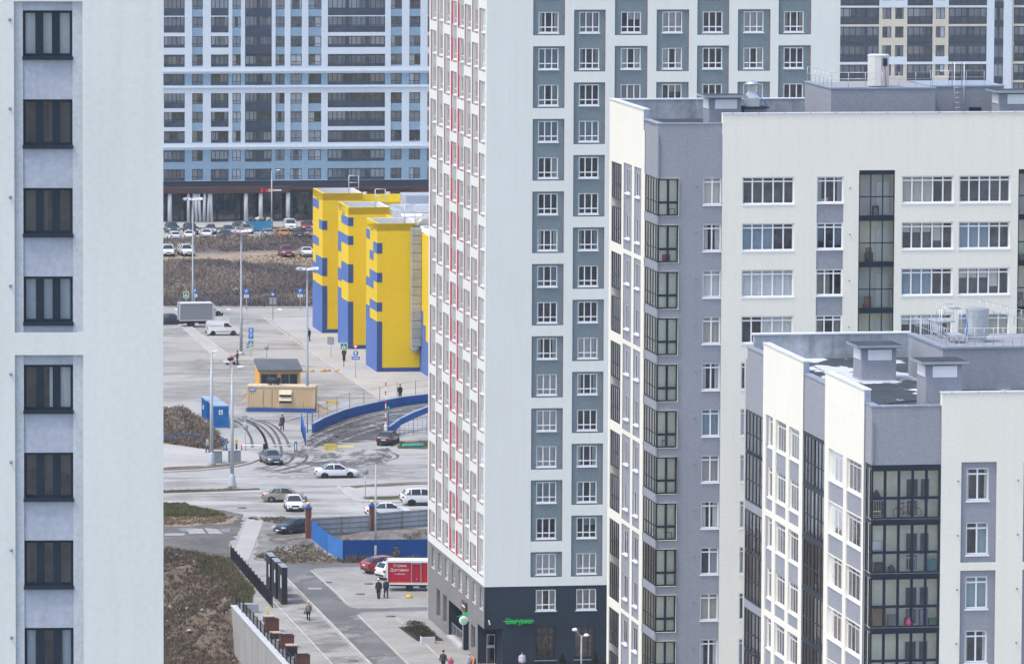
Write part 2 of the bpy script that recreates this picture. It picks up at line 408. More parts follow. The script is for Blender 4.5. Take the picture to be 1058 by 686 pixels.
# ---------------------------------------------------------------- central tower
def build_central_tower():
    c = at_depth(501.6, 343, 507); loc = (c.x, c.y, 0); W, D, H = 29.61, 30.4, 64.0
    rm = rootM_of(loc, ROT)
    root = empty('apartment_tower', loc, ROT, 'tall white tower with blue grey window panels, red side reveals and charcoal base', 'building')
    fr = Facade(root, rm, (0, 0, 0), 0, W, H); sd = Facade(root, rm, (0, D, 0), -math.pi / 2, D, H)
    V = lambda py: fr.Vz(py, 566)
    fh = (V(12.7) - V(609)) / 16; v0 = V(12.7); wh = 1.72
    vt = lambda k: v0 - k * fh
    vbase = fr.Vz(606.3, 502)
    fr.paint(0, W, 0, H, 0, ST_A); sd.paint(0, D, 0, H, 0, ST_AS)
    fr.paint(0, W, 0, vbase, .05, BRICK_D); sd.paint(0, D, 0, vbase, .05, BRICK_W)
    ws = WinSet(root); wk = WinKind(1.68, wh, 3, .27, WHITE_PVC, .085, nvar=10)
    cols = [(550.8, 583.6, 556.5, 577.6), (593, 625.6, 598.4, 619.9), (635.2, 669, 641.9, 662.3), (678.3, 711.8, 684.4, 705.1), (720.3, 753.2, 726.1, 746.8), (762.3, 795.8, 768.4, 789.1), (804.3, 837.8, 810.1, 830.5)]
    pairs_odd = [(-1, 0), (1, 2), (3, 4), (5, 6), (7, 8), (9, 10), (11, 12), (13, 14), (15, 15)]
    pairs_even = [(-2, -1), (0, 1), (2, 3), (4, 5), (6, 7), (8, 9), (10, 11), (12, 13), (14, 15)]
    for ci, (p0, p1, w0, w1) in enumerate(cols):
        a, b = fr.U(p0, 50), fr.U(p1, 50); uw = (fr.U(w0, 50) + fr.U(w1, 50)) / 2 - wk.w / 2
        for k0, k1 in (pairs_odd if ci % 2 == 0 else pairs_even):
            fr.paint(a, b, vt(k1) - wh - .2, vt(k0) + .17, .13, ST_AG, ST_AG)
            rv = MB(); rv.box(b - .012, b + .015, .003, .135, vt(k1) - wh - .2, vt(k0) + .17); rv.build('panel_reveal', RED, root)
        for k in range(-2, 17):
            fr.hole(uw, uw + wk.w, vt(k) - wh, vt(k), .13 if k < 16 else .05, ST_AG if k < 16 else BRICK_D, .8)
            if ci < 2 or k < 4: ws.add(wk, fr.at(uw, .19 if k < 16 else .11, vt(k) - wh), 10 if k >= 0 else 1)
            if k == 16:
                sm = MB(); q = fr.at(uw, 0, vt(k) - wh); sm.box(-.12, wk.w + .12, -.03, .2, -.16, -.09, 0, q); sm.build('sill', ST_AG, root)
        for k in range(0, 16, 3): vent_cap(root, fr.at(b - .12, .13, vt(k) - .2), .06)
    # side
    sc = [(57, 93), (100, 135), (144, 180), (188, 225), (231, 270), (275, 315), (323, 362), (370, 408)]
    sk = WinKind(1.7, wh, 3, .27, WHITE_PVC, .065, dep=.03, nvar=8, styles=['none', 'sides', 'mixed', 'left', 'full'])
    for ci, (p0, p1) in enumerate(sc):
        a, b = sd.U(436 + p0 / 6.2375, 32), sd.U(436 + p1 / 6.2375, 32)
        uw = b - .18 - sk.w if b - a > sk.w + .6 else (a + b) / 2 - sk.w / 2
        red = REDB if ci in (3, 4) else RED
        for k0, k1 in (pairs_even if ci % 2 == 1 else pairs_odd):
            sd.paint(a, b, vt(k1) - wh - .25, vt(k0) + .2, .08, ST_ASG, red)
        for k in range(-2, 17):
            if k < 16:
                sd.hole(uw, uw + sk.w, vt(k) - wh, vt(k), .08, ST_ASG, .8)
                ws.add(sk, sd.at(uw, .13, vt(k) - wh), 5 if k >= 0 else 1)
                if ci in (3, 4):
                    rp = MB(); rp.box(a + .01, a + .4, .05, .085, vt(k) - wh - .05, vt(k) + .05, 0, sd.M); rp.build('red_panel', REDB, root)
            else:
                sd.hole(uw, uw + sk.w, vt(k) - wh, vt(k), .05, BRICK_W, .8); ws.add(sk, sd.at(uw, .2, vt(k) - wh), 5)
    # ground storey, side
    S4 = lambda x: 436 + x / 5.91
    vwt = sd.Vz(607.6, 451); vwb = .95
    for x0, x1 in ((85, 107), (125, 147)):
        a, b = sd.U(S4(x0), 625), sd.U(S4(x1), 630)
        sd.hole(a, b, vwb, vwt, .05, BRICK_W, .8); WinKind(b - a, vwt - vwb, 2, .75, DARK_PVC, .08, glass=GLASS, nvar=2).place(root, sd.at(a, .35, vwb))
    pa, pb = sd.U(S4(160), 640), sd.U(S4(242), 655)
    vpt = vwt - .1
    sd.paint(pa, pb, .0, vpt, 2.2, BRICK_D, BRICK_D)
    qa, qb = sd.U(S4(249), 660), sd.U(S4(282), 665)
    sd.paint(qa, qb, 0, vpt - .35, 1.2, BRICK_D, BRICK_D)
    wa, wb = sd.U(S4(295), 665), sd.U(S4(320), 670)
    sd.hole(wa, wb, .9, vpt - .4, .05, BRICK_W, .8); WinKind(wb - wa, vpt - 1.3, 2, .75, DARK_PVC, .08, nvar=2).place(root, sd.at(wa, .35, .9))
    rl = MB()
    n = 9
    for i in range(n + 1):
        u = pa + .1 + (pb - pa - .2) * i / n; rl.box(u - .025, u + .025, .3, .35, .2, 1.25, 0, sd.M)
    rl.box(pa, pb, .29, .36, 1.22, 1.28, 0, sd.M); rl.build('porch_railing', METAL, root)
    pl = MB(); pl.box(pa, pb, -.12, .6, 0, .22, 0, sd.M); pl.build('porch_step', mat('pale_step_concrete', (.5, .5, .5), .9, .1), root)
    # corner entrance
    rw, rd = fr.U(519.3, 660), D - sd.U(493.5, 660); vr = fr.Vz(650, 505)
    fr.paint(0, rw, 0, vr, rd, BRICK_D, BRICK_D); sd.paint(D - rd, D, 0, vr, 0, 'open')
    dr = MB(); dr.box(.75, .8, rd - .08, rd - .02, .0, 2.5); dr.box(1.4, 1.45, rd - .08, rd - .02, .0, 2.5); dr.box(.8, 1.4, rd - .08, rd - .02, 2.42, 2.5); dr.box(.8, 1.4, rd - .09, rd - .02, 1.35, 1.6)
    door = dr.build('entrance_door', METAL, root); g = MB(); g.poly([(.8, rd - .05, 0), (1.4, rd - .05, 0), (1.4, rd - .05, 2.42), (.8, rd - .05, 2.42)]); g.build('pane', GLASS_DARK, door)
    # ground storey, front shop windows
    shop = WinKind(fr.U(574.2, 665) - fr.U(553.5, 665), 2.75, 3, .78, NAVY_PVC, .06, nvar=3, curt=False, name='shop_window')
    warm = mat('shop_interior', (.40, .26, .18), .9, .7, .9, 3, .4)
    for p in (553.5, 594.0, 637, 680, 722, 764, 806):
        u = fr.U(p, 665); vb = fr.Vz(681.5, 560)
        fr.hole(u, u + shop.w, vb, vb + 2.75, .05, BRICK_D, 1.6, warm); shop.place(root, fr.at(u, .15, vb))
        st = MB(); st.box(u - .1, u + shop.w + .1, -.1, .2, vb - .09, vb - .005); st.build('sill', ST_AG, root)
    bp = MB(); bp.box(rw, W, -.03, .04, 0, fr.Vz(684, 560)); bp.build('plinth', mat('black_plinth', (.022, .026, .032), .6), root)
    for x in (U for U in ()): pass
    fr.build(); sd.build(); ws.finish()
    shell(root, W, D, H, ST_A, H - .01)
    # writing
    G = bpy.data.materials.new('green_sign_light'); G.use_nodes = True; b = G.node_tree.nodes['Principled BSDF']
    b.inputs['Base Color'].default_value = (.0, .35, .06, 1); b.inputs['Emission Color'].default_value = (.0, .5, .08, 1); b.inputs['Emission Strength'].default_value = .22
    uc, vc = fr.uv(536.2, 641.5)
    sg = empty('shop_sign', (0, 0, 0)); sg.matrix_basis = rm @ T(uc, -.1, vc); tag(sg, 'green lit lettering across the charcoal corner wall', 'sign')
    lettering('Шангурмах', .66, G, sg, Matrix.Diagonal((.62, 1, 1, 1)), .04)
    rail = MB(); rail.box(-1.3, 1.3, .05, .09, -.02, .02); rail.build('mounting_rail', METAL, sg)
    ud, vd = sd.uv(488, 640.5)
    rs = empty('round_sign', (0, 0, 0)); rs.matrix_basis = rm @ sd.M @ T(ud, -.75, vd); tag(rs, 'round white projecting sign with green writing at the tower corner', 'sign')
    di = MB(); di.lathe([(.05, -.09), (.35, -.09), (.37, -.07), (.37, .07), (.35, .09), (.05, .09)], 28, 0, RY(math.pi / 2)); di.build('disc', mat('white_sign_face', (.82, .84, .84), .5, .02), rs)
    ar = MB(); ar.box(-.03, .03, .3, .8, -.03, .03); ar.build('bracket', METAL, rs)
    lf = MB(); lf.prism([(-.5, .42), (-.38, .72), (-.05, .62), (.1, .47), (.62, .3), (.2, .36), (-.1, .4), (-.25, .5)], -.03, .03, 0, RZ(-math.pi / 2)); lf.build('leaf_emblem', G, rs)
    MT = RZ(math.pi / 2)
    for t, z in (('стейк', .13), ('гриль', -.03), ('меню', -.2)): lettering(t, .17, G, rs, T(-.1, 0, z) @ RZ(-math.pi / 2), .006)
    for t, z in (('стейк', .13), ('гриль', -.03), ('меню', -.2)): lettering(t, .17, G, rs, T(.1, 0, z) @ RZ(math.pi / 2), .006)
    ub, vb = sd.uv(480.3, 626)
    bs = empty('portal_sign', (0, 0, 0)); bs.matrix_basis = rm @ sd.M @ T(ub, -.06, vb); tag(bs, 'small brown sign board above the side entrance of the white tower', 'sign')
    q = MB(); q.bbox(-1.1, 1.1, -.06, .05, -.42, .42, .03); q.build('board', mat('brown_sign_board', (.11, .055, .045), .6), bs)
    q = MB(); q.box(-.75, .75, -.075, -.055, -.05, .1); q.build('pale_strip', WHITE_PVC, bs)
    for px, py in ((505.0, 641), (505.6, 643.4)):
        u, v = fr.uv(px, py); q = MB(); q.tube([(u, .02, v), (u, -.18, v - .05)], [.05, .08], 10); q.build('spotlight', WHITE_PVC, root)
    return root, fr, sd
A_ROOT, A_FR, A_SD = build_central_tower()

# ---------------------------------------------------------------- glazed loggias
def glazing(root, M, w, h, n, low=.42, fmat=None, fw=.07, mw=.07, glass=None, dep=.07, name='loggia_glazing', inner_rail=False):
    f, g = window_mbs(w, h, n, low, fw, mw, dep, sill=False)
    o = f.build(name, fmat or NAVY_PVC, root, M); g.build('pane', glass or GLASS, o)
    return o
LINING = [mat('loggia_brick', (.30, .17, .12), .9, .2, 1, 8, .2), mat('loggia_tan', (.55, .47, .36), .9, .1), mat('loggia_white', (.7, .69, .66), .9, .1), LOG_IN]
CLUT = [mat('storage_' + n, c, .8, .2, 1.5, 5, .1) for n, c in (('tan', (.35, .22, .12)), ('blue', (.08, .15, .30)), ('white', (.68, .68, .66)), ('dark', (.04, .045, .055)), ('pink', (.42, .07, .15)), ('green', (.12, .22, .15)), ('grey', (.25, .27, .3)))]
def clutter(root, M, w, d, rs, n=None):
    """boxes, bags and a chair stored on a loggia: one loose thing each"""
    for _ in range(n if n is not None else rs.randint(0, 3)):
        bw, bd, bh = rs.uniform(.25, .55), rs.uniform(.2, .4), rs.uniform(.25, .8); x = rs.uniform(.05, max(.06, w - bw - .05)); mb = MB()
        k = rs.random()
        if k < .6: mb.bbox(0, bw, 0, bd, 0, bh, .03)
        elif k < .8: mb.lathe([(.08, 0), (bw * .45, .04), (bw * .5, bh * .5), (bw * .35, bh * .85), (.06, bh)], 10)
        else:
            for lx in (0, bw - .04):
                for ly in (0, bd - .04): mb.box(lx, lx + .04, ly, ly + .04, 0, .45)
            mb.box(0, bw, 0, bd, .42, .47); mb.box(0, bw, bd - .04, bd, .45, .9)
        o = mb.build('stored_things', rs.choice(CLUT), root, M @ T(x, rs.uniform(.12, max(.13, d - bd - .1)), .02))

# ---------------------------------------------------------------- right middle block
def build_mid_block():
    c = at_depth(678.6, 343, 397); loc = (c.x, c.y, 0); rm = rootM_of(loc, ROT)
    W, D = 38.0, 17.0
    root = empty('apartment_block', loc, ROT, 'cream block with grey corner and metal roof fan, behind the frosty roofed block', 'building')
    fr = Facade(root, rm, (0, 0, 0), 0, W, 60); sd = Facade(root, rm, (0, D, 0), -math.pi / 2, D, 60)
    zg = fr.Vz(127.5, 712); zc = fr.Vz(116.5, 850)         # grey and cream parapet tops
    zr = zg - .75                                           # roof level
    ug = fr.U(746.5, 150)
    fr.H = sd.H = zr
    vb0 = fr.Vz(211.7, 734); vb9 = fr.Vz(640.7, 734); fh = (vb0 - vb9) / 9
    sb = lambda k: vb0 - k * fh                              # sill level of row k
    NR = 17; rs = random.Random(3)
    fr.paint(0, ug, 0, zr, .12, ST_GR); fr.paint(ug, W, 0, zr, 0, ST_CR)
    sd.paint(0, D, 0, zr, 0, ST_CRS)
    ws = WinSet(root)
    w2 = WinKind(1.2, 1.76, 2, .82, WHITE_PVC, .085, nvar=8)
    w5 = WinKind(fr.U(820.8, 197) - fr.U(767, 197), 1.76, 5, .83, WHITE_PVC, .085, nvar=8)
    w3 = WinKind(fr.U(871.5, 197) - fr.U(844, 197), 1.70, 3, .83, WHITE_PVC, .085, nvar=6)
    lx0, lx1 = fr.U(887, 250), fr.U(924, 250)
    l2x0 = fr.U(1051.6, 250); l2x1 = l2x0 + (lx1 - lx0)
    mull = MB()
    for k in range(NR):
        z = sb(k)
        if z < .5: break
        u = fr.U(745.4, 260) - 1.2
        fr.hole(u, u + 1.2, z, z + 1.76, .12, ST_GR); ws.add(w2, fr.at(u, .22, z), 10 - k * .1)
        vent_cap(root, fr.at(fr.U(719.5, 245), .12, z + 1.2), .06)
        for px in (767.0, 932.0, 991.0):
            u = fr.U(px, 197)
            fr.hole(u, u + w5.w, z, z + 1.76, 0, ST_CR)
            if k < 6 or px < 800: ws.add(w5, fr.at(u, .12, z), 12 - k * .2)
        for px in (1095.,):
            u = fr.U(px, 197); fr.hole(u, u + w5.w, z, z + 1.76, 0, ST_CR)
            if k < 5: ws.add(w5, fr.at(u, .12, z), .5)
        u = fr.U(844, 197); fr.paint(u, u + w3.w, z - (fh - 1.7), z, .06, ST_GR, ST_GR)
        fr.hole(u, u + w3.w, z + .06, z + 1.76, 0, ST_CR)
        if k < 6: ws.add(w3, fr.at(u, .12, z + .06), 11 - k * .2); vent_cap(root, fr.at(fr.U(878.3, 195), 0, z + 1.0), .05)
        # loggias on the cream front: three panes wide
        zf = z - .85; hgl = fh - .22
        for i, (a, b) in enumerate(((lx0, lx1), (l2x0, l2x1))):
            fr.paint(a, b, zf, zf + hgl, 1.25, rs.choice(LINING[2:] + [LOG_IN]), LOG_IN); fr.paint(a, b, zf + hgl, zf + fh, .05, NAVY_PVC, NAVY_PVC)
            if k < 5:
                o = glazing(root, fr.at(a, .03, zf), b - a, hgl, 3, .46)
                dm = MB(); dm.box(b - a - .95, b - a - .12, 1.14, 1.22, .05, 2.15, 0); dm.build('balcony_door', WHITE_PVC if rs.random() < .6 else NAVY_PVC, root, fr.at(a, 0, zf))
                clutter(root, fr.at(a, .1, zf), b - a, 1.0, rs, 2)
        # corner loggia: front pane pair, side glazing
        cw = fr.U(702, 250) - .05; zf = z - .72; hl = 2.42
        s0, s1 = sd.U(665.4, 260), D; sl = s1 - s0
        sd.paint(s0, s1, 0, 0, 0, ST_TP)
        fr.paint(0, cw, zf, zf + hl, 0, 'open')
        sd.paint(s0, s1, zf, zf + hl, cw, LOG_IN if rs.random() < .7 else LINING[0], LOG_IN); sd.paint(s0, s1, zf + hl, zf + fh, .06, ST_TP, ST_TP)
        glazing(root, fr.at(.02, .14, zf), cw - .02, hl, 2, .36, NAVY_PVC, .10, .14)
        glazing(root, sd.at(s0, .05, zf), sl - .06, hl, 5, .36, DARK_PVC, .08, .07)
        pw = MB(); pw.box(.12, cw - .01, .42, .5, .01, hl - .01); pw.build('added_pale_partition', LOG_IN, root, T(0, 0, zf))  # pale partition added close behind the glass so the panes look brighter
        inner = MB(); inner.box(cw - .75, cw - .68, 0.36, 0.41, .05, 2.1); inner.box(cw - .12, cw - .05, 0.36, 0.41, .05, 2.1); inner.box(cw - .68, cw - .12, 0.36, 0.41, 2.03, 2.1); inner.box(cw - .68, cw - .12, 0.37, 0.41, .9, .96); inner.build('balcony_door', WHITE_PVC, root, T(0, 0, zf))
        if rs.random() < .25:
            cb = MB(); pts = []
            for i in range(14): pts.append((.12 + (cw - .3) * i / 13, .32 + .03 * math.sin(i * 2.1)))
            h0 = rs.choice([.1, .9, .1]); cb.raw([(x, y, h0) for x, y in pts] + [(x, y, hl - .08) for x, y in pts], [(i, i + 1, 15 + i, 14 + i) for i in range(13)], 0, True)
            cb.build('curtain', CURT, root, fr.at(0, .1, zf))
        clutter(root, T(.1, .2, zf), cw - .2, .36, rs, rs.randint(0, 1))
        # small side windows between cream strips
        for a, b, wa in ((644.1, 652.5, 647), (655.0, 662.2, 657.2)):
            pa, pb = sd.U(a, 250), sd.U(b, 250); a2 = sd.U(wa, 250) - .55; wwid = min(1.5, pb - a2 - .12)
            if k % 2 == 0: sd.paint(pa, pb, z - fh - .75, z + 1.95, .06, ST_TP, ST_TP)
            sd.paint(a2, a2 + wwid, z, z + 1.62, .8, ROOM, ST_TP)
            wkk = WINB.setdefault(round(wwid, 2), WinKind(wwid, 1.62, 2, None, WHITE_PVC, .07, dep=.03, nvar=4, styles=['none', 'sides', 'mixed'])); ws.add(wkk, sd.at(a2, .1, z), 6 - k * .1)
            vent = None
        # far loggia
        fa, fb = sd.U(631.2, 250), sd.U(641.8, 250)
        if k % 2 == 0:
            top = z + 1.75 if k else z + 1.75
            sd.paint(fa, fb, z - fh - .62, z + 1.75, .95, ROOM2, ST_CRS)
        glazing(root, sd.at(fa, .06, z - .68 if k % 2 == 0 else z - .6), fb - fa, 2.4 if k % 2 == 0 else 2.35, 5, .4, DARK_PVC, .07, .08)
    sd.paint(sd.U(665.4, 260), D, sb(0) + 1.7, zr, .06, ST_TP, ST_TP)
    sd.paint(sd.U(665.4, 260) , D, 0, sb(16) - .72, .06, ST_TP, ST_TP)
    fr.build(); sd.build(); ws.finish()
    shell(root, W, D, zr, ST_CR, zr)
    # parapets
    P = MB(); t = .35; ys = D - sd.U(665.2, 110)
    P.box(.0, ug, .12, .12 + t, zr, zg - .06, 0); P.build('grey_parapet', ST_GR, root)
    P = MB(); P.box(.06, t, .12 + t, ys, zr, zg - .06); P.build('taupe_parapet', ST_TP, root)
    P = MB(); P.box(ug, W, 0, t, zr, zc - .06); P.build('cream_parapet', ST_CR, root)
    P = MB(); P.box(0, t, ys, D, zr, zc - .06); P.box(t, ug, 4.4, 4.4, zr, zr); P.build('side_parapet', ST_CRS, root)
    K = MB(); K.box(-.05, ug - .003, .07, .52, zg - .058, zg); K.box(-.05, .4, .523, ys - .003, zg - .058, zg); K.build('coping', COPING_G, root)
    K = MB(); K.box(ug, W, -.06, .42, zc - .058, zc); K.box(-.06, .42, ys, D, zc - .058, zc); K.build('coping', COPING, root)
    K = MB()
    for i in range(int((W - ug) / 1.7)): K.box(ug + .6 + 1.7 * i, ug + .7 + 1.7 * i, -.075, .43, zc - .062, zc + .012)
    K.build('coping_clip', METAL, root)
    K = MB(); K.box(.0, t + .0, ys - .02, ys - .004, zr, zc - .06); K.build('parapet_end', COPING_G, root)
    P = MB(); P.box(t + .1, W, D - .4, D, zr - .2, zc - .1); P.build('rear_parapet', CONC, root)
    K = MB(); K.box(0.43, W, D - .45, D + .05, zc - .098, zc - .02); K.build('coping', WHITE_PVC, root)
    K = MB(); K.tube([(W * .45, D - .46, zr + .5), (W * .45 + .05, D - .47, zr + .9), (W * .45 + .3, D - .46, zr + 1.2)], .03, 6); K.build('loose_cable', DARK_PVC, root)
    roof_furniture_mid(root, rm, fr, zr, zc)
    return root, fr, sd
WINB = {}
def vent_box(root, x0, x1, y0, y1, z0, z1, rot=0, facing=True):
    """rendered brick vent shaft with louvres and an overhanging dark lid"""
    b = MB(); b.box(x0, x1, y0, y1, z0, z1 - .16); vb = b.build('vent_shaft', [ST_GR], root)
    s = MB(); s.box(x0 - .006, x0 - .001, y0 + .003, y1 - .003, z0 + .02, z1 - .165); s.build('side_render', ST_TP, vb)  # thin skin on the left face, same grey stucco as the shaft
    l = MB(); l.box(x0 - .3, x1 + .3, y0 - .3, y1 + .3, z1 - .157, z1 - .05); l.box(x0 - .33, x1 + .33, y0 - .33, y1 + .33, z1 - .049, z1); l.build('lid', ROOF, vb)
    e = MB(); e.box(x0 - .35, x1 + .35, y0 - .36, y0 - .335, z1 - .13, z1 + .015); e.box(x0 - .36, x0 - .335, y0 - .33, y1 + .33, z1 - .13, z1 + .015); e.build('lid_edge', COPING_G, vb)
    g = MB(); w = x1 - x0
    gx0, gx1 = x0 + w * .2, x1 - w * .15
    for i in range(6): 
        z = z1 - .28 - i * .1; g.box(gx0, gx1, y0 - .05, y0 - .006, z - .07, z)
    g.box(gx0 - .04, gx1 + .04, y0 - .03, y0 - .004, z1 - .88, z1 - .24)
    d = y1 - y0
    for i in range(6):
        z = z1 - .28 - i * .1; g.box(x0 - .06, x0 - .01, y0 + d * .12, y1 - d * .12, z - .07, z)
    g.box(x0 - .03, x0 - .008, y0 + d * .08, y1 - d * .08, z1 - .88, z1 - .24)
    g.build('louvre', WHITE_PVC, vb)
    k = MB(); k.box(x0 - .04, x1 + .04, y0 - .04, y1 + .04, z0 - .01, z0 + .1); k.build('base_flashing', COPING_G, vb)
    return vb
def roof_rail(root, pts, h=1.0, step=1.0, rails=(1.0, .55), r=.017):
    m = MB()
    for a, b in zip(pts[:-1], pts[1:]):
        a, b = Vector(a), Vector(b); n = max(1, int((b - a).length / step))
        for i in range(n + 1):
            p = a.lerp(b, i / n); m.tube([p, p + Vector((0, 0, h))], r, 6)
        for q in rails: m.tube([a + Vector((0, 0, h * q)), b + Vector((0, 0, h * q))], r, 6)
    return m.build('roof_railing', METAL, root)
def loc_hit(fr, root_inv, px, py, ylocal):
    """point of the building's own space under a pixel, on the plane y = ylocal"""
    n = fr.n; p = fr.world @ Vector((0, ylocal, 0)); q = plane_hit(px, py, p, n); return root_inv @ q
def roof_furniture_mid(root, rm, fr, zr, zc):
    inv = rm.inverted(); H = lambda px, py, y: loc_hit(fr, inv, px, py, y)
    # vent shaft left
    y = 5.0; a, b = H(733, 97, y), H(766, 97, y); vent_box(root, a.x, b.x, y, y + 2.0, zr, H(745, 99, y).z)
    # metal roof fan on a base
    y = 6.0; a, b = H(769, 113, y), H(792, 113, y); zt = H(780, 110.5, y).z; cx = (a.x + b.x) / 2
    m = MB(); m.box(a.x, b.x, y, y + 1.4, zr, zt - .12); m.build('fan_base', ST_GR, root)
    m = MB(); m.box(a.x - .15, b.x + .15, y - .15, y + 1.55, zt - .117, zt); m.build('fan_lid', ROOF, root)
    s = (H(785, 90, y).x - H(771, 90, y).x) / 2; z1 = H(778, 85, y).z; cy = y + .7
    f = MB(); f.loft([[(cx - .1 + sx * k, cy + sy * k, z) for sx, sy in ((-1, -1), (1, -1), (1, 1), (-1, 1))] for k, z in ((s * .95, zt), (s * .95, zt + .55), (s * .5, zt + .95), (s * .5, z1 - .2))])
    f.lathe([(s * .6, 0), (s * 1.05, 0), (s * 1.0, .1), (s * .5, .25), (.02, .28)], 16, 0, T(cx - .1, cy, z1 - .22)); f.build('roof_fan', METAL, root)
    c = MB(); c.tube([(cx + s * .4, cy - .3, zt + .9), (b.x, y - .1, zt + .1)], .035, 6); c.build('blue_hose', mat('blue_hose', (.03, .16, .5), .5), root)
    # penthouse with tank, railing and ladder
    y0 = 4.5; a, b = H(859, 91, y0), H(966.5, 91, y0); zt = H(900, 90.5, y0).z
    m = MB(); m.box(a.x, b.x, y0, y0 + 8, zr, zt - .1); m.build('penthouse', ST_GR, root)
    m = MB(); m.box(a.x - .006, a.x - .001, y0 + .003, y0 + 7.99, zr, zt - .102); m.build('penthouse_side', ST_TP, root)
    m = MB(); m.box(a.x - .06, b.x + .06, y0 - .06, y0 + .3, zt - .098, zt); m.box(a.x - .06, a.x + .3, y0 + .302, y0 + 8, zt - .098, zt); m.build('coping', COPING_G, root)
    y2 = 6.2; a2, b2 = b.x + .003, H(1037, 92, y2).x; zt2 = H(1000, 88.5, y2).z
    m = MB(); m.box(a2, b2, y2, y2 + 6, zr, zt2 - .1); m.build('penthouse', ST_GR, root)
    m = MB(); m.box(a2 + .06, b2 + .06, y2 - .06, y2 + 6, zt2 - .098, zt2); m.build('coping', COPING_G, root)
    m = MB(); q = H(1001, 110, y2); m.box(q.x, q.x + .85, y2 - .012, y2 - .002, zr, zr + 1.3); m.build('hatch', DARK_PVC, root)
    # tank
    yc = y0 + 2.4; c0, c1 = H(896.5, 70, yc), H(918.5, 70, yc); rr = (c1.x - c0.x) / 2; top = H(907, 57, yc).z
    t = MB(); t.lathe([(rr, 0), (rr, top - zt - .08), (rr * 1.03, top - zt - .08), (rr * 1.03, top - zt), (rr * .9, top - zt + .04), (.02, top - zt + .05)], 12, 0, T((c0.x + c1.x) / 2, yc, zt), smooth=False); t.build('water_tank', mat('pale_tank_metal', (.62, .62, .58), .5, .1, .6, 4, .05, metal=.2), root)
    t = MB(); cx = (c0.x + c1.x) / 2; t.box(cx + .15, cx + .42, yc - rr - .1, yc - rr + .05, zt + 1.3, zt + 1.8); t.build('tank_gauge', DARK_PVC, root)
    t = MB(); t.tube([(cx + .28, yc - rr - .05, zt + 1.3), (cx + .3, yc - rr - .06, zt + .7), (cx + .35, yc - rr - .08, zt)], .03, 6); t.build('red_cable', mat('red_cable', (.5, .05, .05), .5), root)
    roof_rail(root, [(a.x + .1, y0 + 7.8, zt), (a.x + .1, y0 + .4, zt), (b.x - .1, y0 + .4, zt)], .95, 1.1)
    roof_rail(root, [(a2 + .2, y2 + .5, zt2), (b2 - 1.2, y2 + .5, zt2)], .95, 1.2)
    l = MB(); q0, q1 = H(985, 100, y2).x, H(995, 100, y2).x; zl = H(990, 65, y2).z
    for x in (q0, q1): l.tube([(x, y2 - .25, zr), (x, y2 - .25, zl), (x, y2 + .4, zl), (x, y2 + .4, zt2)], .03, 6)
    z = zr + .3
    while z < zt2 + .1: l.tube([(q0, y2 - .25, z), (q1, y2 - .25, z)], .022, 6); z += .33
    l.build('ladder', METAL, root)
    y = 2.5; a = H(1028, 100, y); vent_box(root, a.x + .3, a.x + 3.2, y, y + 2, zr, H(1030, 94, y).z)
B_ROOT, B_FR, B_SD = build_mid_block()
# ---------------------------------------------------------------- right front block
def frost_roof():
    m = mat('frosted_bitumen_roof', (.05, .06, .07), .7, .2, .5, 4, .12, .2)
    nt = m.node_tree; N = nt.nodes; L = nt.links; bs = N['Principled BSDF']; src = bs.inputs['Base Color'].links[0].from_socket
    tc = N.new('ShaderNodeTexCoord'); nz = N.new('ShaderNodeTexNoise'); nz.inputs['Scale'].default_value = .22; nz.inputs['Detail'].default_value = 9; nz.inputs['Roughness'].default_value = .58
    mp = N.new('ShaderNodeMapping'); mp.inputs['Location'].default_value = (3.1, 1.7, 0); mp.inputs['Scale'].default_value = (1.3, .8, 1); L.new(tc.outputs['Object'], mp.inputs[0]); L.new(mp.outputs[0], nz.inputs['Vector'])
    r = N.new('ShaderNodeMapRange'); r.inputs[1].default_value = .53; r.inputs[2].default_value = .56; L.new(nz.outputs[0], r.inputs[0])
    mx = N.new('ShaderNodeMix'); mx.data_type = 'RGBA'; L.new(r.outputs[0], mx.inputs[0]); L.new(src, mx.inputs[6]); mx.inputs[7].default_value = (.66, .70, .76, 1)
    L.new(mx.outputs[2], bs.inputs['Base Color']); return m
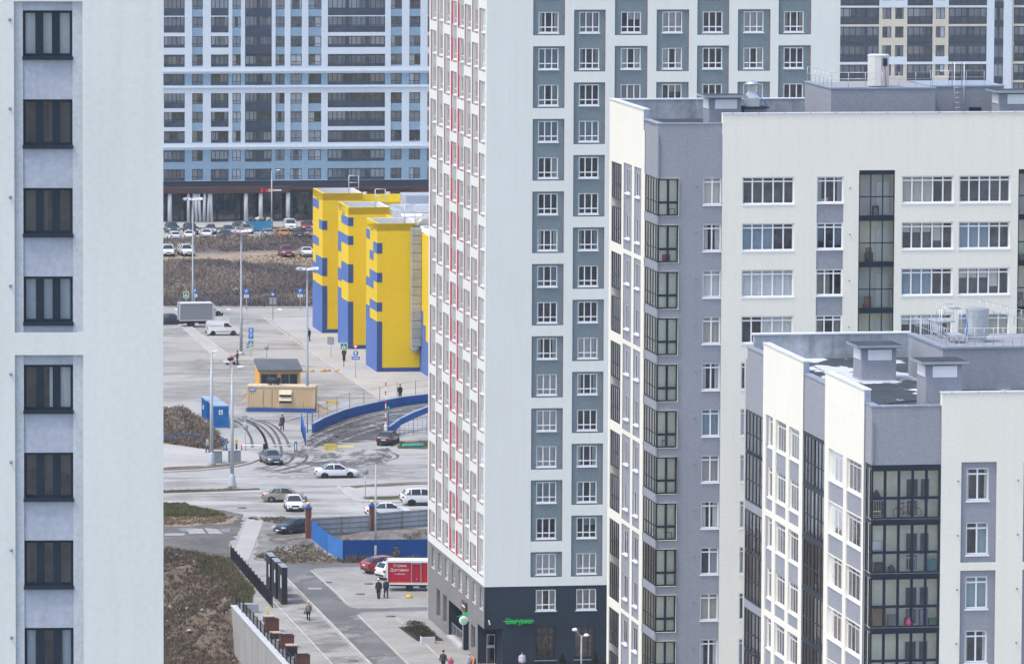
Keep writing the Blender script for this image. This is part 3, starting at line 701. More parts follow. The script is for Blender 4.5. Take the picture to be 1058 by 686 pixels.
def build_front_block():
    c = at_depth(901.2, 430, 338); loc = (c.x, c.y, 0); rm = rootM_of(loc, ROT); inv = rm.inverted()
    W, D = 22.0, 34.3
    root = empty('apartment_block', loc, ROT, 'cream block with frosty dark roof and glazed corner balconies, nearest at the lower right', 'building')
    fr = Facade(root, rm, (0, 0, 0), 0, W, 60); sd = Facade(root, rm, (0, D, 0), -math.pi / 2, D, 60)
    zg = fr.Vz(419.0, 935); zc = fr.Vz(404.5, 1010); zr = zg - .8
    fr.H = sd.H = zr; ug = fr.U(973, 440)
    s0 = fr.Vz(517.1, 1010); fh = (s0 - fr.Vz(684.5, 1010)) / 3; sb = lambda k: s0 - k * fh
    rs = random.Random(11); ws = WinSet(root); NR = 13
    fr.paint(0, ug, 0, zr, .1, ST_GR); fr.paint(ug, W, 0, zr, 0, ST_CR)
    U = lambda px: sd.U(px, 500)
    e1, e2, e3, e4, e5 = U(787.6), U(829.0), U(851.6), U(892.2), D
    sd.paint(0, e1, 0, zr, .08, ST_TP); sd.paint(e1, e2, 0, zr, 0, ST_CRS); sd.paint(e2, e3, 0, zr, .08, ST_TP); sd.paint(e3, e4, 0, zr, 0, ST_CRS); sd.paint(e4, e5, 0, zr, .08, ST_TP)
    w2 = WinKind(fr.U(1022.4, 500) - fr.U(999.2, 500), 1.80, 2, .81, WHITE_PVC, .085, nvar=8)
    kinds = {}
    def wk(w, n, h=1.78, tr=.82):
        key = (round(w, 2), n)
        if key not in kinds: kinds[key] = WinKind(w, h, n, tr, WHITE_PVC, .07, dep=.03, nvar=6, styles=['none', 'mixed', 'sides', 'full', 'left'])
        return kinds[key]
    gu0, gu1 = fr.U(993.2, 500), fr.U(1029.6, 500); step = fr.U(1057.5, 500) - gu0
    uw = fr.U(999.2, 500)
    cs_ = D - U(893.6); cd_ = .7            # length of the side glazing and depth of the corner loggia
    for k in range(NR):
        z = sb(k)
        if z < 1.2: break
        for i in range(3):
            o = i * step
            if o + gu1 > W: break
            if k % 2 == 0: fr.paint(gu0 + o, gu1 + o, z - fh - .42, z + 1.8 + .34, .12, ST_GR, ST_GR)
            fr.hole(uw + o, uw + o + w2.w, z, z + 1.8, .12, ST_GR)
            if k < 5: ws.add(w2, fr.at(uw + o, .22, z), 20 - k)
        if k < 5:
            for px in (989.8, 1051.8): vent_cap(root, fr.at(fr.U(px, 500), 0, z + 1.1), .055)
        # side windows
        for px0, px1, wx0, n, rows in ((790.6, 797.8, 793.4, 2, 1), (801.0, 811.6, 803.2, 4, 1), (814.7, 825.2, 817.0, 4, 1), (855.6, 871.2, 859.2, 4, 0), (874.4, 890.2, 877.8, 4, 0)):
            a, b, a2 = U(px0), U(px1), U(wx0)
            if rows:
                if k % 2 == 0: sd.paint(a, b, z - fh - .80, z + 1.85, .07, ST_TP, ST_CRS)
            else: sd.paint(a, b, z - fh + 1.8, z, .07, ST_TP, ST_CRS)
            if n == 2: a = a2 - .3
            q = wk(b - a - .04, n)
            sd.hole(a + .02, b - .02, z, z + 1.78, .07, ST_CRS, .7)
            ws.add(q, sd.at(a + .02, .17, z), 15 - k * .5)
        # far loggia and middle loggia on the side
        fl = z - .95
        a, b = .3, e1 - .1
        if k % 2 == 0: sd.paint(a, b, fl - fh, fl + fh - .55, .95, ROOM2, ST_TP)
        for (a, b, n) in ((.3, e1 - .1, 5), (e2 + .15, e3 - .15, 6)):
            if n == 6: sd.paint(a, b, fl, fl + fh - .18, .95, rs.choice([LOG_IN, ROOM2, LINING[0], ROOM2]), DARK_PVC); sd.paint(a, b, fl + fh - .18, fl + fh, .0, DARK_PVC, DARK_PVC)
            hh = fh - .18 if n == 6 else (fh - .1 if k % 2 else fh - .55)
            if n == 6:
                half = (b - a) / 2
                glazing(root, sd.at(a, .05, fl), half - .04, hh, 3, .44, DARK_PVC, .09, .07); glazing(root, sd.at(a + half + .04, .05, fl), half - .04, hh, 3, .44, DARK_PVC, .09, .07)
            else: glazing(root, sd.at(a, .05, fl), b - a, hh, 5, .44, DARK_PVC, .09, .08)
            if k < 9:
                cu = curtain_mb(b - a, hh, 6, rs, rs.choice(['mixed', 'sides', 'left', 'right', 'mixed'])); cu.build('curtain', CURT, root, sd.at(a, .3, fl))
        # corner loggia on the front
        hl = fh - .24; inn = LOG_IN
        fr.paint(.0, ug - .03, fl, fl + hl, cd_, inn, LOG_IN); fr.paint(.0, ug - .03, fl + hl, fl + fh, .0, NAVY_PVC, NAVY_PVC)
        sd.paint(D - cs_, D - cd_, fl, fl + hl, .5, LOG_IN, LOG_IN); sd.paint(D - cd_, D, fl, fl + hl, 0, 'open'); sd.paint(D - cs_, D, fl + hl, fl + fh, .02, NAVY_PVC, NAVY_PVC)
        if k < 6:
            glazing(root, fr.at(.0, .03, fl), ug - .04, hl, 5, .42, NAVY_PVC, .10, .15)
            glazing(root, sd.at(D - cs_ + .02, .03, fl), cs_ - .12, hl, 3, .42, NAVY_PVC, .09, .08)
            # balcony door, window and hand rail inside
            d = MB(); d.box(2.05, 2.12, cd_ - .1, cd_ - .02, 0, 2.2); d.box(2.75, 2.82, cd_ - .1, cd_ - .02, 0, 2.2); d.box(2.12, 2.75, cd_ - .1, cd_ - .02, 2.13, 2.2); d.box(2.12, 2.75, cd_ - .1, cd_ - .02, 0, .12); d.box(2.12, 2.75, cd_ - .1, cd_ - .02, .95, 1.02)
            d.box(2.85, 2.92, cd_ - .1, cd_ - .02, .85, 2.2); d.box(3.4, 3.47, cd_ - .1, cd_ - .02, .85, 2.2); d.box(2.92, 3.4, cd_ - .1, cd_ - .02, .85, .92); d.box(2.92, 3.4, cd_ - .1, cd_ - .02, 2.13, 2.2)
            dd = d.build('balcony_door', WHITE_PVC, root, T(0, 0, fl))
            g = MB(); g.poly([(2.12, cd_ - .03, .12), (2.75, cd_ - .03, .12), (2.75, cd_ - .03, 2.13), (2.12, cd_ - .03, 2.13)]); g.poly([(2.92, cd_ - .03, .92), (3.4, cd_ - .03, .92), (3.4, cd_ - .03, 2.13), (2.92, cd_ - .03, 2.13)]); g.build('pane', ROOM, dd)
            h = MB(); h.box(.05, ug - .1, .2, .24, 1.0, 1.04); h.box(.05, ug - .1, .2, .24, .08, .11)
            n = 28
            for i in range(n + 1): x = .06 + (ug - .2) * i / n; h.box(x - .008, x + .008, .212, .228, .1, 1.0)
            h.build('balcony_rail', WHITE_PVC, root, T(0, 0, fl))
            cl = MB(); cl.lathe([(.0, 0), (.13, 0), (.15, -.05), (.1, -.1), (.0, -.11)], 12, 0, T(1.2, .4, hl)); cl.build('ceiling_lamp', WHITE_PVC, root, T(0, 0, fl))
            if k == 1:
                ac = MB(); ac.bbox(.15, .75, cd_ - .4, cd_ - .05, 1.25, 1.75, .03); ac.build('air_conditioner', WHITE_PVC, root, T(0, 0, fl))
    fr.build(); sd.build(); ws.finish()
    FR = frost_roof()
    shell(root, W, D, zr, ST_CR, zr, FR)
    t = .36
    def para(x0, x1, y0, y1, top, m, copm, name, over=.05):
        p = MB(); p.box(x0, x1, y0, y1, zr + .001, top - .07); p.build(name, m, root)
        k = MB(); k.box(x0 - over, x1 + over, y0 - (over if y1 - y0 < 2 else 0), y1 + (over if y1 - y0 < 2 else 0), top - .068, top); k.build('coping', copm, root)
    para(.0, ug - .052, .1, .1 + t, zg, ST_GR, COPING_G, 'grey_parapet')
    para(ug, W, 0, t, zc, ST_CR, COPING, 'cream_parapet')
    yy = lambda u: D - u
    para(.08, .08 + t, .52, yy(e4) - .004, zg, ST_TP, COPING_G, 'taupe_parapet')
    para(0, t, yy(e4), yy(e3), zc, ST_CRS, COPING, 'cream_parapet')
    para(.08, .08 + t, yy(e3) + .004, yy(e2) - .004, zg, ST_TP, COPING_G, 'taupe_parapet')
    para(0, t, yy(e2), yy(e1), zc, ST_CRS, COPING, 'cream_parapet')
    para(.08, .08 + t, yy(e1) + .004, D - .5, zg, ST_TP, COPING_G, 'taupe_parapet')
    for e in (e4, e2):
        q = MB(); q.box(0.0, t, yy(e) - .012, yy(e) - .003, zr, zc - .07); q.build('parapet_end', COPING_G, root)
    sm = MB()
    for i in range(1, int(D - 1)): sm.box(.5, 11.5, i + .0, i + .07, zr + .001, zr + .012)
    for x in (3.1, 6.3, 9.4): sm.box(x, x + .06, .6, D - .5, zr + .013, zr + .02)
    sm.build('membrane_seam', mat('membrane_seam', (.085, .095, .105), .7, .2, 1, 5, .2), root)
    ck = MB()
    for i in range(int((W - ug) / 1.5)): ck.box(ug + .5 + 1.5 * i, ug + .58 + 1.5 * i, -.07, t + .06, zc - .072, zc + .012)
    for i in range(3): ck.box(.6 + 1.3 * i, .68 + 1.3 * i, .03, .1 + t + .06, zg - .072, zg + .012)
    ck.build('coping_clip', METAL, root)
    cb = MB(); cb.tube([(2.2, 6.0, zr + .03), (3.0, 8.5, zr + .03), (5.2, 9.5, zr + .03), (6.0, 13.0, zr + .03)], .025, 6); cb.build('roof_cable', DARK_PVC, root)
    hit = lambda px, py, z: inv @ (CAM + ray(px, py) * ((z - CAM_H) / ray(px, py).z))
    xr = loc_hit(fr, inv, 940, 355, D - .4).x
    p = MB(); p.box(.5, xr, D - .4, D, zr, zc - .06); p.build('rear_parapet', CONC, root)
    k = MB(); k.box(.42, xr + .06, D - .48, D + .06, zc - .058, zc + .03); k.build('coping', WHITE_PVC, root)
    p = MB(); p.box(xr + .1, W, D - .4, D, zr, zg); p.build('rear_parapet', CONC, root)
    # vent shafts
    h1 = hit(890.5, 393.5, zr); h1b = hit(881.3, 390.5, zr); H = lambda px, py, y: loc_hit(fr, inv, px, py, y)
    y = h1.y; a, b = H(890.3, 375, y), H(926, 375, y); vent_box(root, a.x, b.x, y, y + 2.2, zr, H(900, 358.5, y).z + .1)
    y = 3.4; a, b = H(957, 390, y), H(993.5, 390, y); vent_box(root, a.x, b.x, y, y + 2.2, zr, H(960, 375.5, y).z + .1)
    # penthouse, tank and walkways
    y0 = hit(1000, 402.5, zr).y; a = H(974.5, 360, y0); zt = H(1010, 358.0, y0).z; yb = y0 + 8.6
    m = MB(); m.box(a.x, W - 1, y0, yb, zr, zt - .12); m.build('penthouse', ST_GR, root)
    m = MB(); m.box(a.x - .007, a.x - .001, y0 + .003, yb - .003, zr, zt - .122); m.build('penthouse_side', ST_TP, root)
    m = MB(); m.box(a.x - .07, W - .9, y0 - .07, y0 + .35, zt - .118, zt); m.box(a.x - .07, a.x + .35, y0 + .353, yb, zt - .118, zt); m.build('coping', COPING_G, root)
    m = MB(); m.poly([(a.x + .3, y0 + .3, zt - .3), (W - 1, y0 + .3, zt - .3), (W - 1, yb, zt - .3), (a.x + .3, yb, zt - .3)]); m.build('penthouse_roof', FR, root)
    yc = y0 + 4.0; c0, c1 = H(998, 335, yc), H(1021.5, 335, yc); rr = (c1.x - c0.x) / 2; cx = (c0.x + c1.x) / 2; top = H(1010, 319, yc).z; bot = H(1010, 346, yc).z
    t_ = MB(); t_.lathe([(rr * .82, zt - .3), (rr * .82, bot), (rr, bot), (rr, top - .1), (rr * 1.03, top - .1), (rr * 1.03, top), (rr * .9, top + .04), (.02, top + .07)], 14, 0, T(cx, yc, 0), smooth=False); t_.build('steel_tank', mat('tank_steel', (.50, .53, .56), .35, .12, .8, 5, .08, metal=.7), root)
    roof_rail(root, [(a.x + .3, yb - .3, zt), (a.x + .3, y0 + .5, zt), (W - 1.2, y0 + .5, zt)], 1.0, .55, (1.0, .5))
    roof_rail(root, [(cx + rr + .3, y0 + 7.4, zt + 1.0), (cx + rr + 5.0, y0 + 1.2, zt + .05)], 1.0, .5, (1.0, .5))
    pl = MB(); p2 = MB(); pl.box(a.x + 1.0, cx - rr - .1, y0 + 6.2, y0 + 8.4, zt + .8, zt + .88); p2.box(a.x + 1.2, cx - rr - .3, y0 + 3.0, y0 + 4.6, zt + .3, zt + .37)
    for x in (a.x + 1.3, cx - rr - .5):
        for y in (y0 + 6.4, y0 + 8.2): pl.box(x - .05, x + .05, y - .05, y + .05, zt - .3, zt + .8)
    for x in (a.x + 1.4, cx - rr - .6):
        for y in (y0 + 3.2, y0 + 4.4): p2.box(x - .05, x + .05, y - .05, y + .05, zt - .3, zt + .3)
    pl.build('roof_platform', METAL, root); p2.build('roof_platform', METAL, root)
    roof_rail(root, [(a.x + 1.1, y0 + 6.3, zt + .88), (cx - rr - .2, y0 + 6.3, zt + .88)], 1.0, .45, (1.0, .5))
    hp = MB(); x0, x1 = H(971.5, 330, y0 + 6).x, H(991.5, 330, y0 + 6).x; zh = H(980, 318.5, y0 + 6).z
    for x in (x0, x1):
        for yy_ in (y0 + 5.6, y0 + 6.2): hp.tube([(x, yy_, zt - .3), (x, yy_, zh)], .03, 6)
    hp.tube([(x0, y0 + 5.6, zh), (x1, y0 + 5.6, zh)], .03, 6); hp.tube([(x0, y0 + 6.2, zh), (x1, y0 + 6.2, zh)], .03, 6); hp.tube([(x0, y0 + 5.6, zh), (x0, y0 + 6.2, zh)], .03, 6); hp.tube([(x1, y0 + 5.6, zh), (x1, y0 + 6.2, zh)], .03, 6)
    hp.build('access_frame', METAL, root)
    bh = MB(); bh.tube([(cx - rr - .3, yc - 1, zt + 1.6), (cx - rr - .25, yc - 1.4, zt + .9), (cx - rr - .6, yc - 2.2, zt + .1)], .04, 6); bh.build('blue_hose', mat('blue_hose', (.03, .16, .5), .5), root)
    return root, rm, fr, sd, sb, cd_
D_ROOT, D_RM, D_FR, D_SD, D_SB, D_CD = build_front_block()

# things kept on the glazed corner balconies
def bicycle():
    fl = D_SB(0) - .95; u, _ = D_FR.uv(939, 524)
    root = empty('bicycle', (0, 0, 0)); root.matrix_basis = D_RM @ T(u, .42, fl); tag(root, 'pink bicycle standing on the top glazed balcony of the front block', 'bicycle')
    pk = mat('pink_paint', (.60, .06, .20), .35, .03); bk = mat('black_rubber', (.02, .02, .022), .7)
    r = .30
    def wheel(x):
        w = MB(); n = 28
        pts = [(x + r * math.cos(2 * math.pi * i / n), 0, r + r * math.sin(2 * math.pi * i / n)) for i in range(n + 1)]
        w.tube(pts, .024, 6, caps=False); o = w.build('wheel', bk, root)
        s = MB()
        for i in range(10): a = 2 * math.pi * i / 10; s.tube([(x, 0, r), (x + (r - .02) * math.cos(a), 0, r + (r - .02) * math.sin(a))], .003, 4)
        s.lathe([(.02, -.05), (.03, -.05), (.03, .05), (.02, .05)], 8, 0, T(x, 0, r) @ RX(math.pi / 2)); s.build('spokes', METAL, o)
    wheel(-.5); wheel(.5)
    f = MB(); bb = (-.08, 0, .28); hd = (.32, 0, .72); st = (-.2, 0, .68)
    for p in ([bb, hd], [(-.19, 0, .64), (.3, 0, .78)], [bb, (-.24, 0, .82)], [(-.5, 0, r), bb], [(-.5, 0, r), (-.19, 0, .62)], [(.30, 0, .86), (.36, 0, .62), (.5, 0, r)]): f.tube(p, .02, 8)
    f.build('frame', pk, root)
    s = MB(); s.bbox(-.37, -.12, -.06, .06, .80, .86, .02); s.build('saddle', bk, root)
    h = MB(); h.tube([(.25, -.26, .98), (.33, -.2, .94), (.33, .2, .94), (.25, .26, .98)], .014, 6); h.tube([(.33, 0, .94), (.3, 0, .84)], .016, 6); h.build('handlebar', bk, root)
    c = MB(); c.lathe([(.02, -.04), (.09, -.03), (.09, -.02), (.02, -.01)], 14, 0, T(*bb) @ RX(math.pi / 2)); c.tube([(bb[0], -.08, .28), (bb[0] + .12, -.08, .2)], .01, 6); c.tube([(bb[0], .06, .28), (bb[0] - .12, .06, .36)], .01, 6); c.build('crank', METAL, root)
    return root
bicycle()
def balcony_thing(name, label, cat, k, px, dep, fn, mats):
    u, _ = D_FR.uv(px, 520 + 55.8 * k); mb = MB(); fn(mb)
    o = mb.build(name, mats, None, D_RM @ T(u, dep * .48, D_SB(k) - .95)); tag(o, label, cat); return o
def boxy(w, d, h): return lambda m: m.bbox(-w / 2, w / 2, -d / 2, d / 2, 0, h, .03)
def sack(r, h): return lambda m: m.lathe([(r * .5, 0), (r * .95, .08), (r, h * .4), (r * .8, h * .75), (r * .3, h * .95), (.04, h)], 12)
def tent(m):
    m.loft([[(-.3, -.2, 0), (.3, -.2, 0), (.3, .25, 0), (-.3, .25, 0)], [(-.3, -.18, .9), (.32, -.18, .9), (.32, .25, .9), (-.3, .25, .9)], [(-.22, -.1, 1.3), (.2, -.1, 1.25), (.2, .2, 1.25), (-.22, .2, 1.3)], [(-.06, 0, 1.55), (.06, 0, 1.55), (.06, .1, 1.55), (-.06, .1, 1.55)]])
def stool(m):
    for x in (-.22, .18):
        for y in (-.18, .14): m.box(x, x + .04, y, y + .04, 0, .42)
    m.box(-.24, .24, -.2, .2, .42, .46); m.box(-.2, .2, -.02, .02, .18, .22)
CL = {m.name: m for m in CLUT}
balcony_thing('covered_chair', 'dark cloth covered chair at the left end of the bicycle balcony', 'chair', 0, 908, 1.1, tent, CL['storage_dark'])
balcony_thing('wooden_stool', 'pale wooden stool at the left end of the bicycle balcony', 'stool', 0, 906, .55, stool, mat('pale_wood', (.55, .42, .28), .7, .1))
balcony_thing('storage_sack', 'round crimson sack on the third glazed balcony from the top', 'bag', 2, 940, .6, sack(.28, .7), CL['storage_pink'])
balcony_thing('storage_box', 'tall brown cupboard on the third glazed balcony from the top', 'cupboard', 2, 909, .7, boxy(.75, .45, 1.05), CL['storage_tan'])
balcony_thing('laundry_bag', 'lilac bag standing right of the crimson sack', 'bag', 2, 955, .55, boxy(.45, .3, 1.0), mat('lilac_cloth', (.28, .27, .45), .9, .1, 1, 6, .1))
balcony_thing('storage_box', 'grey blue box beside the brown cupboard on the third balcony', 'box', 2, 923, .6, boxy(.5, .4, .7), CL['storage_grey'])
balcony_thing('storage_box', 'small green crate at the right end of the third balcony', 'box', 2, 965, .6, boxy(.5, .35, .45), CL['storage_green'])
balcony_thing('drying_rack', 'white folding rack in the middle of the second glazed balcony', 'rack', 1, 938, .8, lambda m: [m.tube([(-.5, y, h), (.5, y, h)], .012, 6) for y, h in ((-.2, .8), (-.1, .82), (0, .82), (.1, .82), (.2, .8))] + [m.tube([(x, -.25, 0), (x, .22, .82)], .012, 6) for x in (-.5, .5)] + [m.tube([(x, .25, 0), (x, -.22, .82)], .012, 6) for x in (-.5, .5)], WHITE_PVC)
balcony_thing('storage_box', 'dark box at the left end of the second glazed balcony', 'box', 1, 909, .6, boxy(.6, .4, .6), CL['storage_dark'])
balcony_thing('storage_sack', 'dark round bag left of the white folding rack', 'bag', 1, 922, .6, sack(.25, .45), CL['storage_dark'])
balcony_thing('storage_box', 'teal box at the right end of the second glazed balcony', 'box', 1, 963, .6, boxy(.5, .4, .75), mat('teal_plastic', (.06, .25, .3), .6, .1))

# ---------------------------------------------------------------- far blue block
FAR_IN = mat('far_loggia_wall', (.50, .52, .55), .9, .08)
def build_far_block():
    g = ground(300, 228.5); ux, uy = UX, UY
    loc = Vector((g.x, g.y, 0)); rm = rootM_of(loc, ROT); tmp = Facade(None, rm, (0, 0, 0), 0, 1, 1)
    u0 = tmp.U(120, 100); loc = loc + ux * u0; rm = rootM_of(loc, ROT); W, D, H = tmp.U(640, 100) - u0, 16.0, 62.0
    root = empty('apartment_block', loc, ROT, 'distant blue and white apartment block above a row of shop windows', 'building')
    fr = Facade(root, rm, (0, 0, 0), 0, W, H)
    V = lambda zy: fr.Vz(zy / 2.983, 305)
    X = lambda zx: fr.U(160 + zx / 2.983, 100)
    rows = [(-4, 38), (52, 90), (112, 147), (168, 206), (228, 262), (287, 322), (344, 380), (403, 440), (462, 498), (520, 556)]
    fh = V(52) - V(110); 
    top4 = [(-4 - 58 * i, 38 - 58 * i) for i in range(1, 5)]
    fr.paint(0, W, 0, H, 0, ST_C)
    cols = [('B', 115, 148), ('D', 239, 265), ('F', 372, 400), ('G', 418, 453), ('H', 473, 513), ('J', 727, 761), ('K', 784, 818)]
    logs = [('A', 28, 92, 5), ('C', 173, 227, 4), ('E', 278, 360, 6), ('I', 533, 709, 12)]
    rep = 812.0     # the pattern repeats towards the hidden right end
    ws = WinSet(root); wl = WinSet(root)
    # blue storeys: row 4 and rows 8, 9
    fr.paint(0, W, V(264), V(227), .1, ST_CB, ST_C); fr.paint(0, W, V(556), V(461), .1, ST_CB, ST_C)
    cor = MB()
    for zy in (219, 268, 452): cor.box(0, W, -.22, .0, V(zy) - .12, V(zy) + .12)
    cor.build('cornice', ST_C, root)
    K = {}
    for sh in (0.0, rep):
        for nme, a, b in cols:
            ua, ub = X(a + sh), X(b + sh)
            if ua < 0 or ub > W: continue
            seen = sh == 0
            for (r0, r1) in ((-4 - 58 * 3, 206), (287, 440)): fr.paint(ua, ub, V(r1), V(r0), .1, ST_CB, ST_C)
            for ri, (t, bt) in enumerate(top4[:3] + rows):
                h = V(t) - V(bt) if nme == 'A' else 1.72
                vb = V(t) - h
                key = (nme, 0)
                if key not in K: K[key] = WinKind(ub - ua, h, 2, .3, BLUE_PVC, .085, sill=False, nvar=9, glass=GLASS_FAR, cmat=CURT_L, styles=['full', 'mixed', 'sides', 'mixed', 'none', 'left', 'full'])
                fr.hole(ua, ub, vb, vb + h, .1, ST_CB, .7, rnd.choice([ROOM, ROOM2, FAR_IN]))
                if seen and ri >= 2: ws.add(K[key], fr.at(ua, .18, vb), (5 if ri >= 3 else 1))
        for nme, a, b, n in logs:
            ua, ub = X(a + sh), X(b + sh)
            if ub < 0 or ua > W: continue
            ua, ub = max(ua, .05), min(ub, W - .05)
            seen = sh == 0
            if nme == 'E':
                for (r0, r1) in ((-4 - 58 * 3, 206), (287, 440)): fr.paint(ua, ub, V(r1), V(r0), .02, DK_NAVY, DK_NAVY)
            for ri, (t, bt) in enumerate(top4[:3] + rows):
                tall = ri - 3 not in (2, 3, 4, 7, 8, 9)
                vb = V(bt) - (.55 if tall else .0); h = V(t) - vb
                fr.paint(ua, ub, vb, vb + h, 1.1, rnd.choice([ROOM2, FAR_IN, FAR_IN]), DK_NAVY)
                if not (seen and ri >= 2): continue
                key = (nme, tall)
                if key not in K: K[key] = WinKind(ub - ua, h, n, .42 if tall else .24, BLUE_PVC, .12, .10, sill=False, nvar=9, glass=GLASS_FAR, cmat=CURT_L, styles=['mixed', 'sides', 'mixed', 'left', 'full'], name='loggia_glazing')
                wl.add(K[key], fr.at(ua, .08, vb), 10)
                lp = MB(); lw = (ub - ua); lp.box(0, lw, .02, .05, .05, h * (.4 if tall else .22)); lp.build('lower_panel', mat('smoky_balcony_panel', (.045, .065, .095), .35, .3, .8, 3, .1), root, fr.at(ua, .05, vb))
                if nme in 'EI':
                    for q in ([.5] if nme == 'E' else [.34, .69]):
                        pr = MB(); pr.box(lw * q - .28, lw * q + .28, .0, .12, 0, h); pr.build('dark_pier', DK_NAVY, root, fr.at(ua, .03, vb))
    # navy band, brown fascia and the glazed ground storey
    fr.paint(0, W, V(577), V(556.5), .25, DK_NAVY, DK_NAVY)
    vg = V(592)
    fr.paint(0, W, vg, V(576.5), .1, BROWN, BROWN)
    fr.paint(0, W, 0, vg, 2.2, mat('shop_dark', (.22, .24, .26), .5, .6, .3, 2, .3), DK_NAVY)
    fr.build(); ws.finish(); wl.finish()
    Q = lambda px: fr.U(px, 205)
    fa = MB(); fa.box(Q(150), Q(298), -1.6, 2.0, vg, V(574)); fa.build('brown_fascia', BROWN, root)
    fa = MB(); fa.box(Q(299), Q(423), -.4, 2.0, vg + .4, V(578)); fa.build('brown_fascia', BROWN, root)
    for px in (174.6, 253.2, 268.5, 296.7, 330, 352, 376, 400):
        c = MB(); u = Q(px); c.lathe([(.34, 0), (.34, vg)], 14, 0, T(u, -1.1, 0)); c.build('column', mat('pale_column', (.50, .52, .54), .7, .08), root)
    for i, px in enumerate((193.8, 197.9, 202, 206, 209.8, 213.9, 217.9)):
        c = MB(); u = Q(px); c.tube([(u, -1.2, 0), (u + .25 * math.sin(i * 1.7), -1.2, vg)], .24, 10); c.build('column', mat('pale_column', (.50, .52, .54), .7, .08), root)
    # glazing bays
    x = Q(168); i = 0
    while x < Q(420):
        wbay = 3.0; m, g = window_mbs(wbay - .25, vg - .2, 3, .72, .07, .06, .1, sill=False)
        o = m.build('shop_window', DK_NAVY, root, fr.at(x, 1.4, .1)); g.build('pane', GLASS_DARK, o); x += wbay; i += 1
    lf = mat('lit_shop_lettering', (.8, .8, .8), .5); 
    s = MB(); s.box(-.42, .42, -.03, .03, -.28, .28); so = s.build('shop_plate', mat('red_shop_plate', (.6, .04, .06), .5), root, rm @ T(0, 0, 0) if False else T(Q(275.8), -1.64, V(584)))
    s = MB(); s.box(-.4, .4, -.03, .03, -.28, .28); s.build('shop_plate', mat('yellow_shop_plate', (.75, .38, .02), .5), root, T(Q(278.2), -1.64, V(584)))
    s = MB(); s.box(-1.0, 1.0, -.03, .03, -.11, .11); s.build('shop_plate', WHITE_PVC, root, T(Q(283), -1.64, V(584)))
    s = MB(); s.box(-.2, .2, -.03, .03, -.35, .35); s.build('shop_plate', mat('red_shop_plate', (.6, .04, .06), .5), root, T(Q(269.3), -1.64, V(584)))
    shell(root, W, D, H, ST_C, H - .01)
    return root
build_far_block()

# ---------------------------------------------------------------- far sand coloured block
def build_sand_block():
    p = at_depth(950, 60, 968); loc = Vector((p.x, p.y, 0)); rm = rootM_of(loc, ROT); tmp = Facade(None, rm, (0, 0, 0), 0, 1, 1)
    u0 = tmp.U(855, 60); loc = loc + UX * u0; rm = rootM_of(loc, ROT); W, D, H = tmp.U(1120, 60) - u0, 15, 62
    root = empty('apartment_block', loc, ROT, 'distant sand and white block with navy balconies behind the roof railing', 'building')
    fr = Facade(root, rm, (0, 0, 0), 0, W, H)
    X = lambda zx: fr.U(860 + zx / 5.343, 60); V = lambda zy: fr.Vz(zy / 5.343, 950)
    fr.paint(0, W, 0, H, 0, ST_C)
    x_c0, x_c1 = X(256), X(640); xs = X(990)
    fh = (V(45) - V(355)) / 3
    fr.paint(X(22), X(850), V(315), V(42), .06, ST_E, ST_C); fr.paint(X(22), X(850), V(640), V(358), .06, ST_E, ST_C)
    fr.paint(xs, W, 0, H, .4, ST_E, ST_C); fr.paint(X(892), X(943), 0, H, .1, ST_CB, ST_C)
    ws = WinSet(root); K = {}
    rows = [-58, 45, 148, 252, 357, 460, 563]
    for ri, t in enumerate(rows):
        vt = V(t); h = 1.95
        for nme, a, b, n in (('w1', 275, 325, 2), ('w2', 345, 392, 2), ('w3', 570, 620, 2), ('w4', 892, 943, 2)):
            ua, ub = X(a), X(b); hh = 1.75 if nme != 'w4' else 2.0
            fr.hole(ua, ub, vt - hh, vt, .08, ST_E, .7, rnd.choice([ROOM, ROOM2, FAR_IN]))
            if nme not in K: K[nme] = WinKind(ub - ua, hh, n, None, BLUE_PVC, .085, sill=False, nvar=7, glass=GLASS_FAR, cmat=CURT_L)
            if nme == 'w4': fr.paint(ua, ub, vt - fh, vt - 2.0, .08, DK_NAVY, DK_NAVY)
            if t < 500: ws.add(K[nme], fr.at(ua, .18, vt - hh), 5)
        for nme, a, b, n in (('l1', 28, 256, 7), ('l2', 412, 552, 4), ('l3', 640, 850, 6), ('l4', 1003, 1120, 4)):
            ua, ub = X(a), X(b); hh = min(2.55, fh - .35)
            fr.paint(ua, ub, vt - hh - .01, vt, 1.0, rnd.choice([ROOM2, FAR_IN, FAR_IN]), DK_NAVY)
            if t in (148, 460): fr.paint(ua, ub, vt - fh, vt - hh, .04, DK_NAVY, DK_NAVY)
            if nme not in K: K[nme] = WinKind(ub - ua, hh, n, .46, DK_NAVY, .15, .1, sill=False, nvar=7, glass=GLASS_FAR, cmat=CURT_L, styles=['mixed', 'sides', 'left', 'mixed'], name='loggia_glazing')
            if t < 500:
                ws.add(K[nme], fr.at(ua, .06 if nme != 'l4' else .44, vt - hh), 10)
                lp = MB(); lp.box(0, ub - ua, .09, .12, .05, hh * .42); lp.build('lower_panel', MATS['smoky_balcony_panel'], root, fr.at(ua, .05 if nme != 'l4' else .45, vt - hh))
                if nme in ('l1', 'l3'):
                    q = .69 if nme == 'l1' else .5
                    pr = MB(); pr.box((ub - ua) * q - .2, (ub - ua) * q + .2, .0, .1, 0, hh); pr.build('dark_pier', DK_NAVY, root, fr.at(ua, .03, vt - hh))
    fr.build(); ws.finish(); shell(root, W, D, H, ST_C, H - .01)
    return root
build_sand_block()
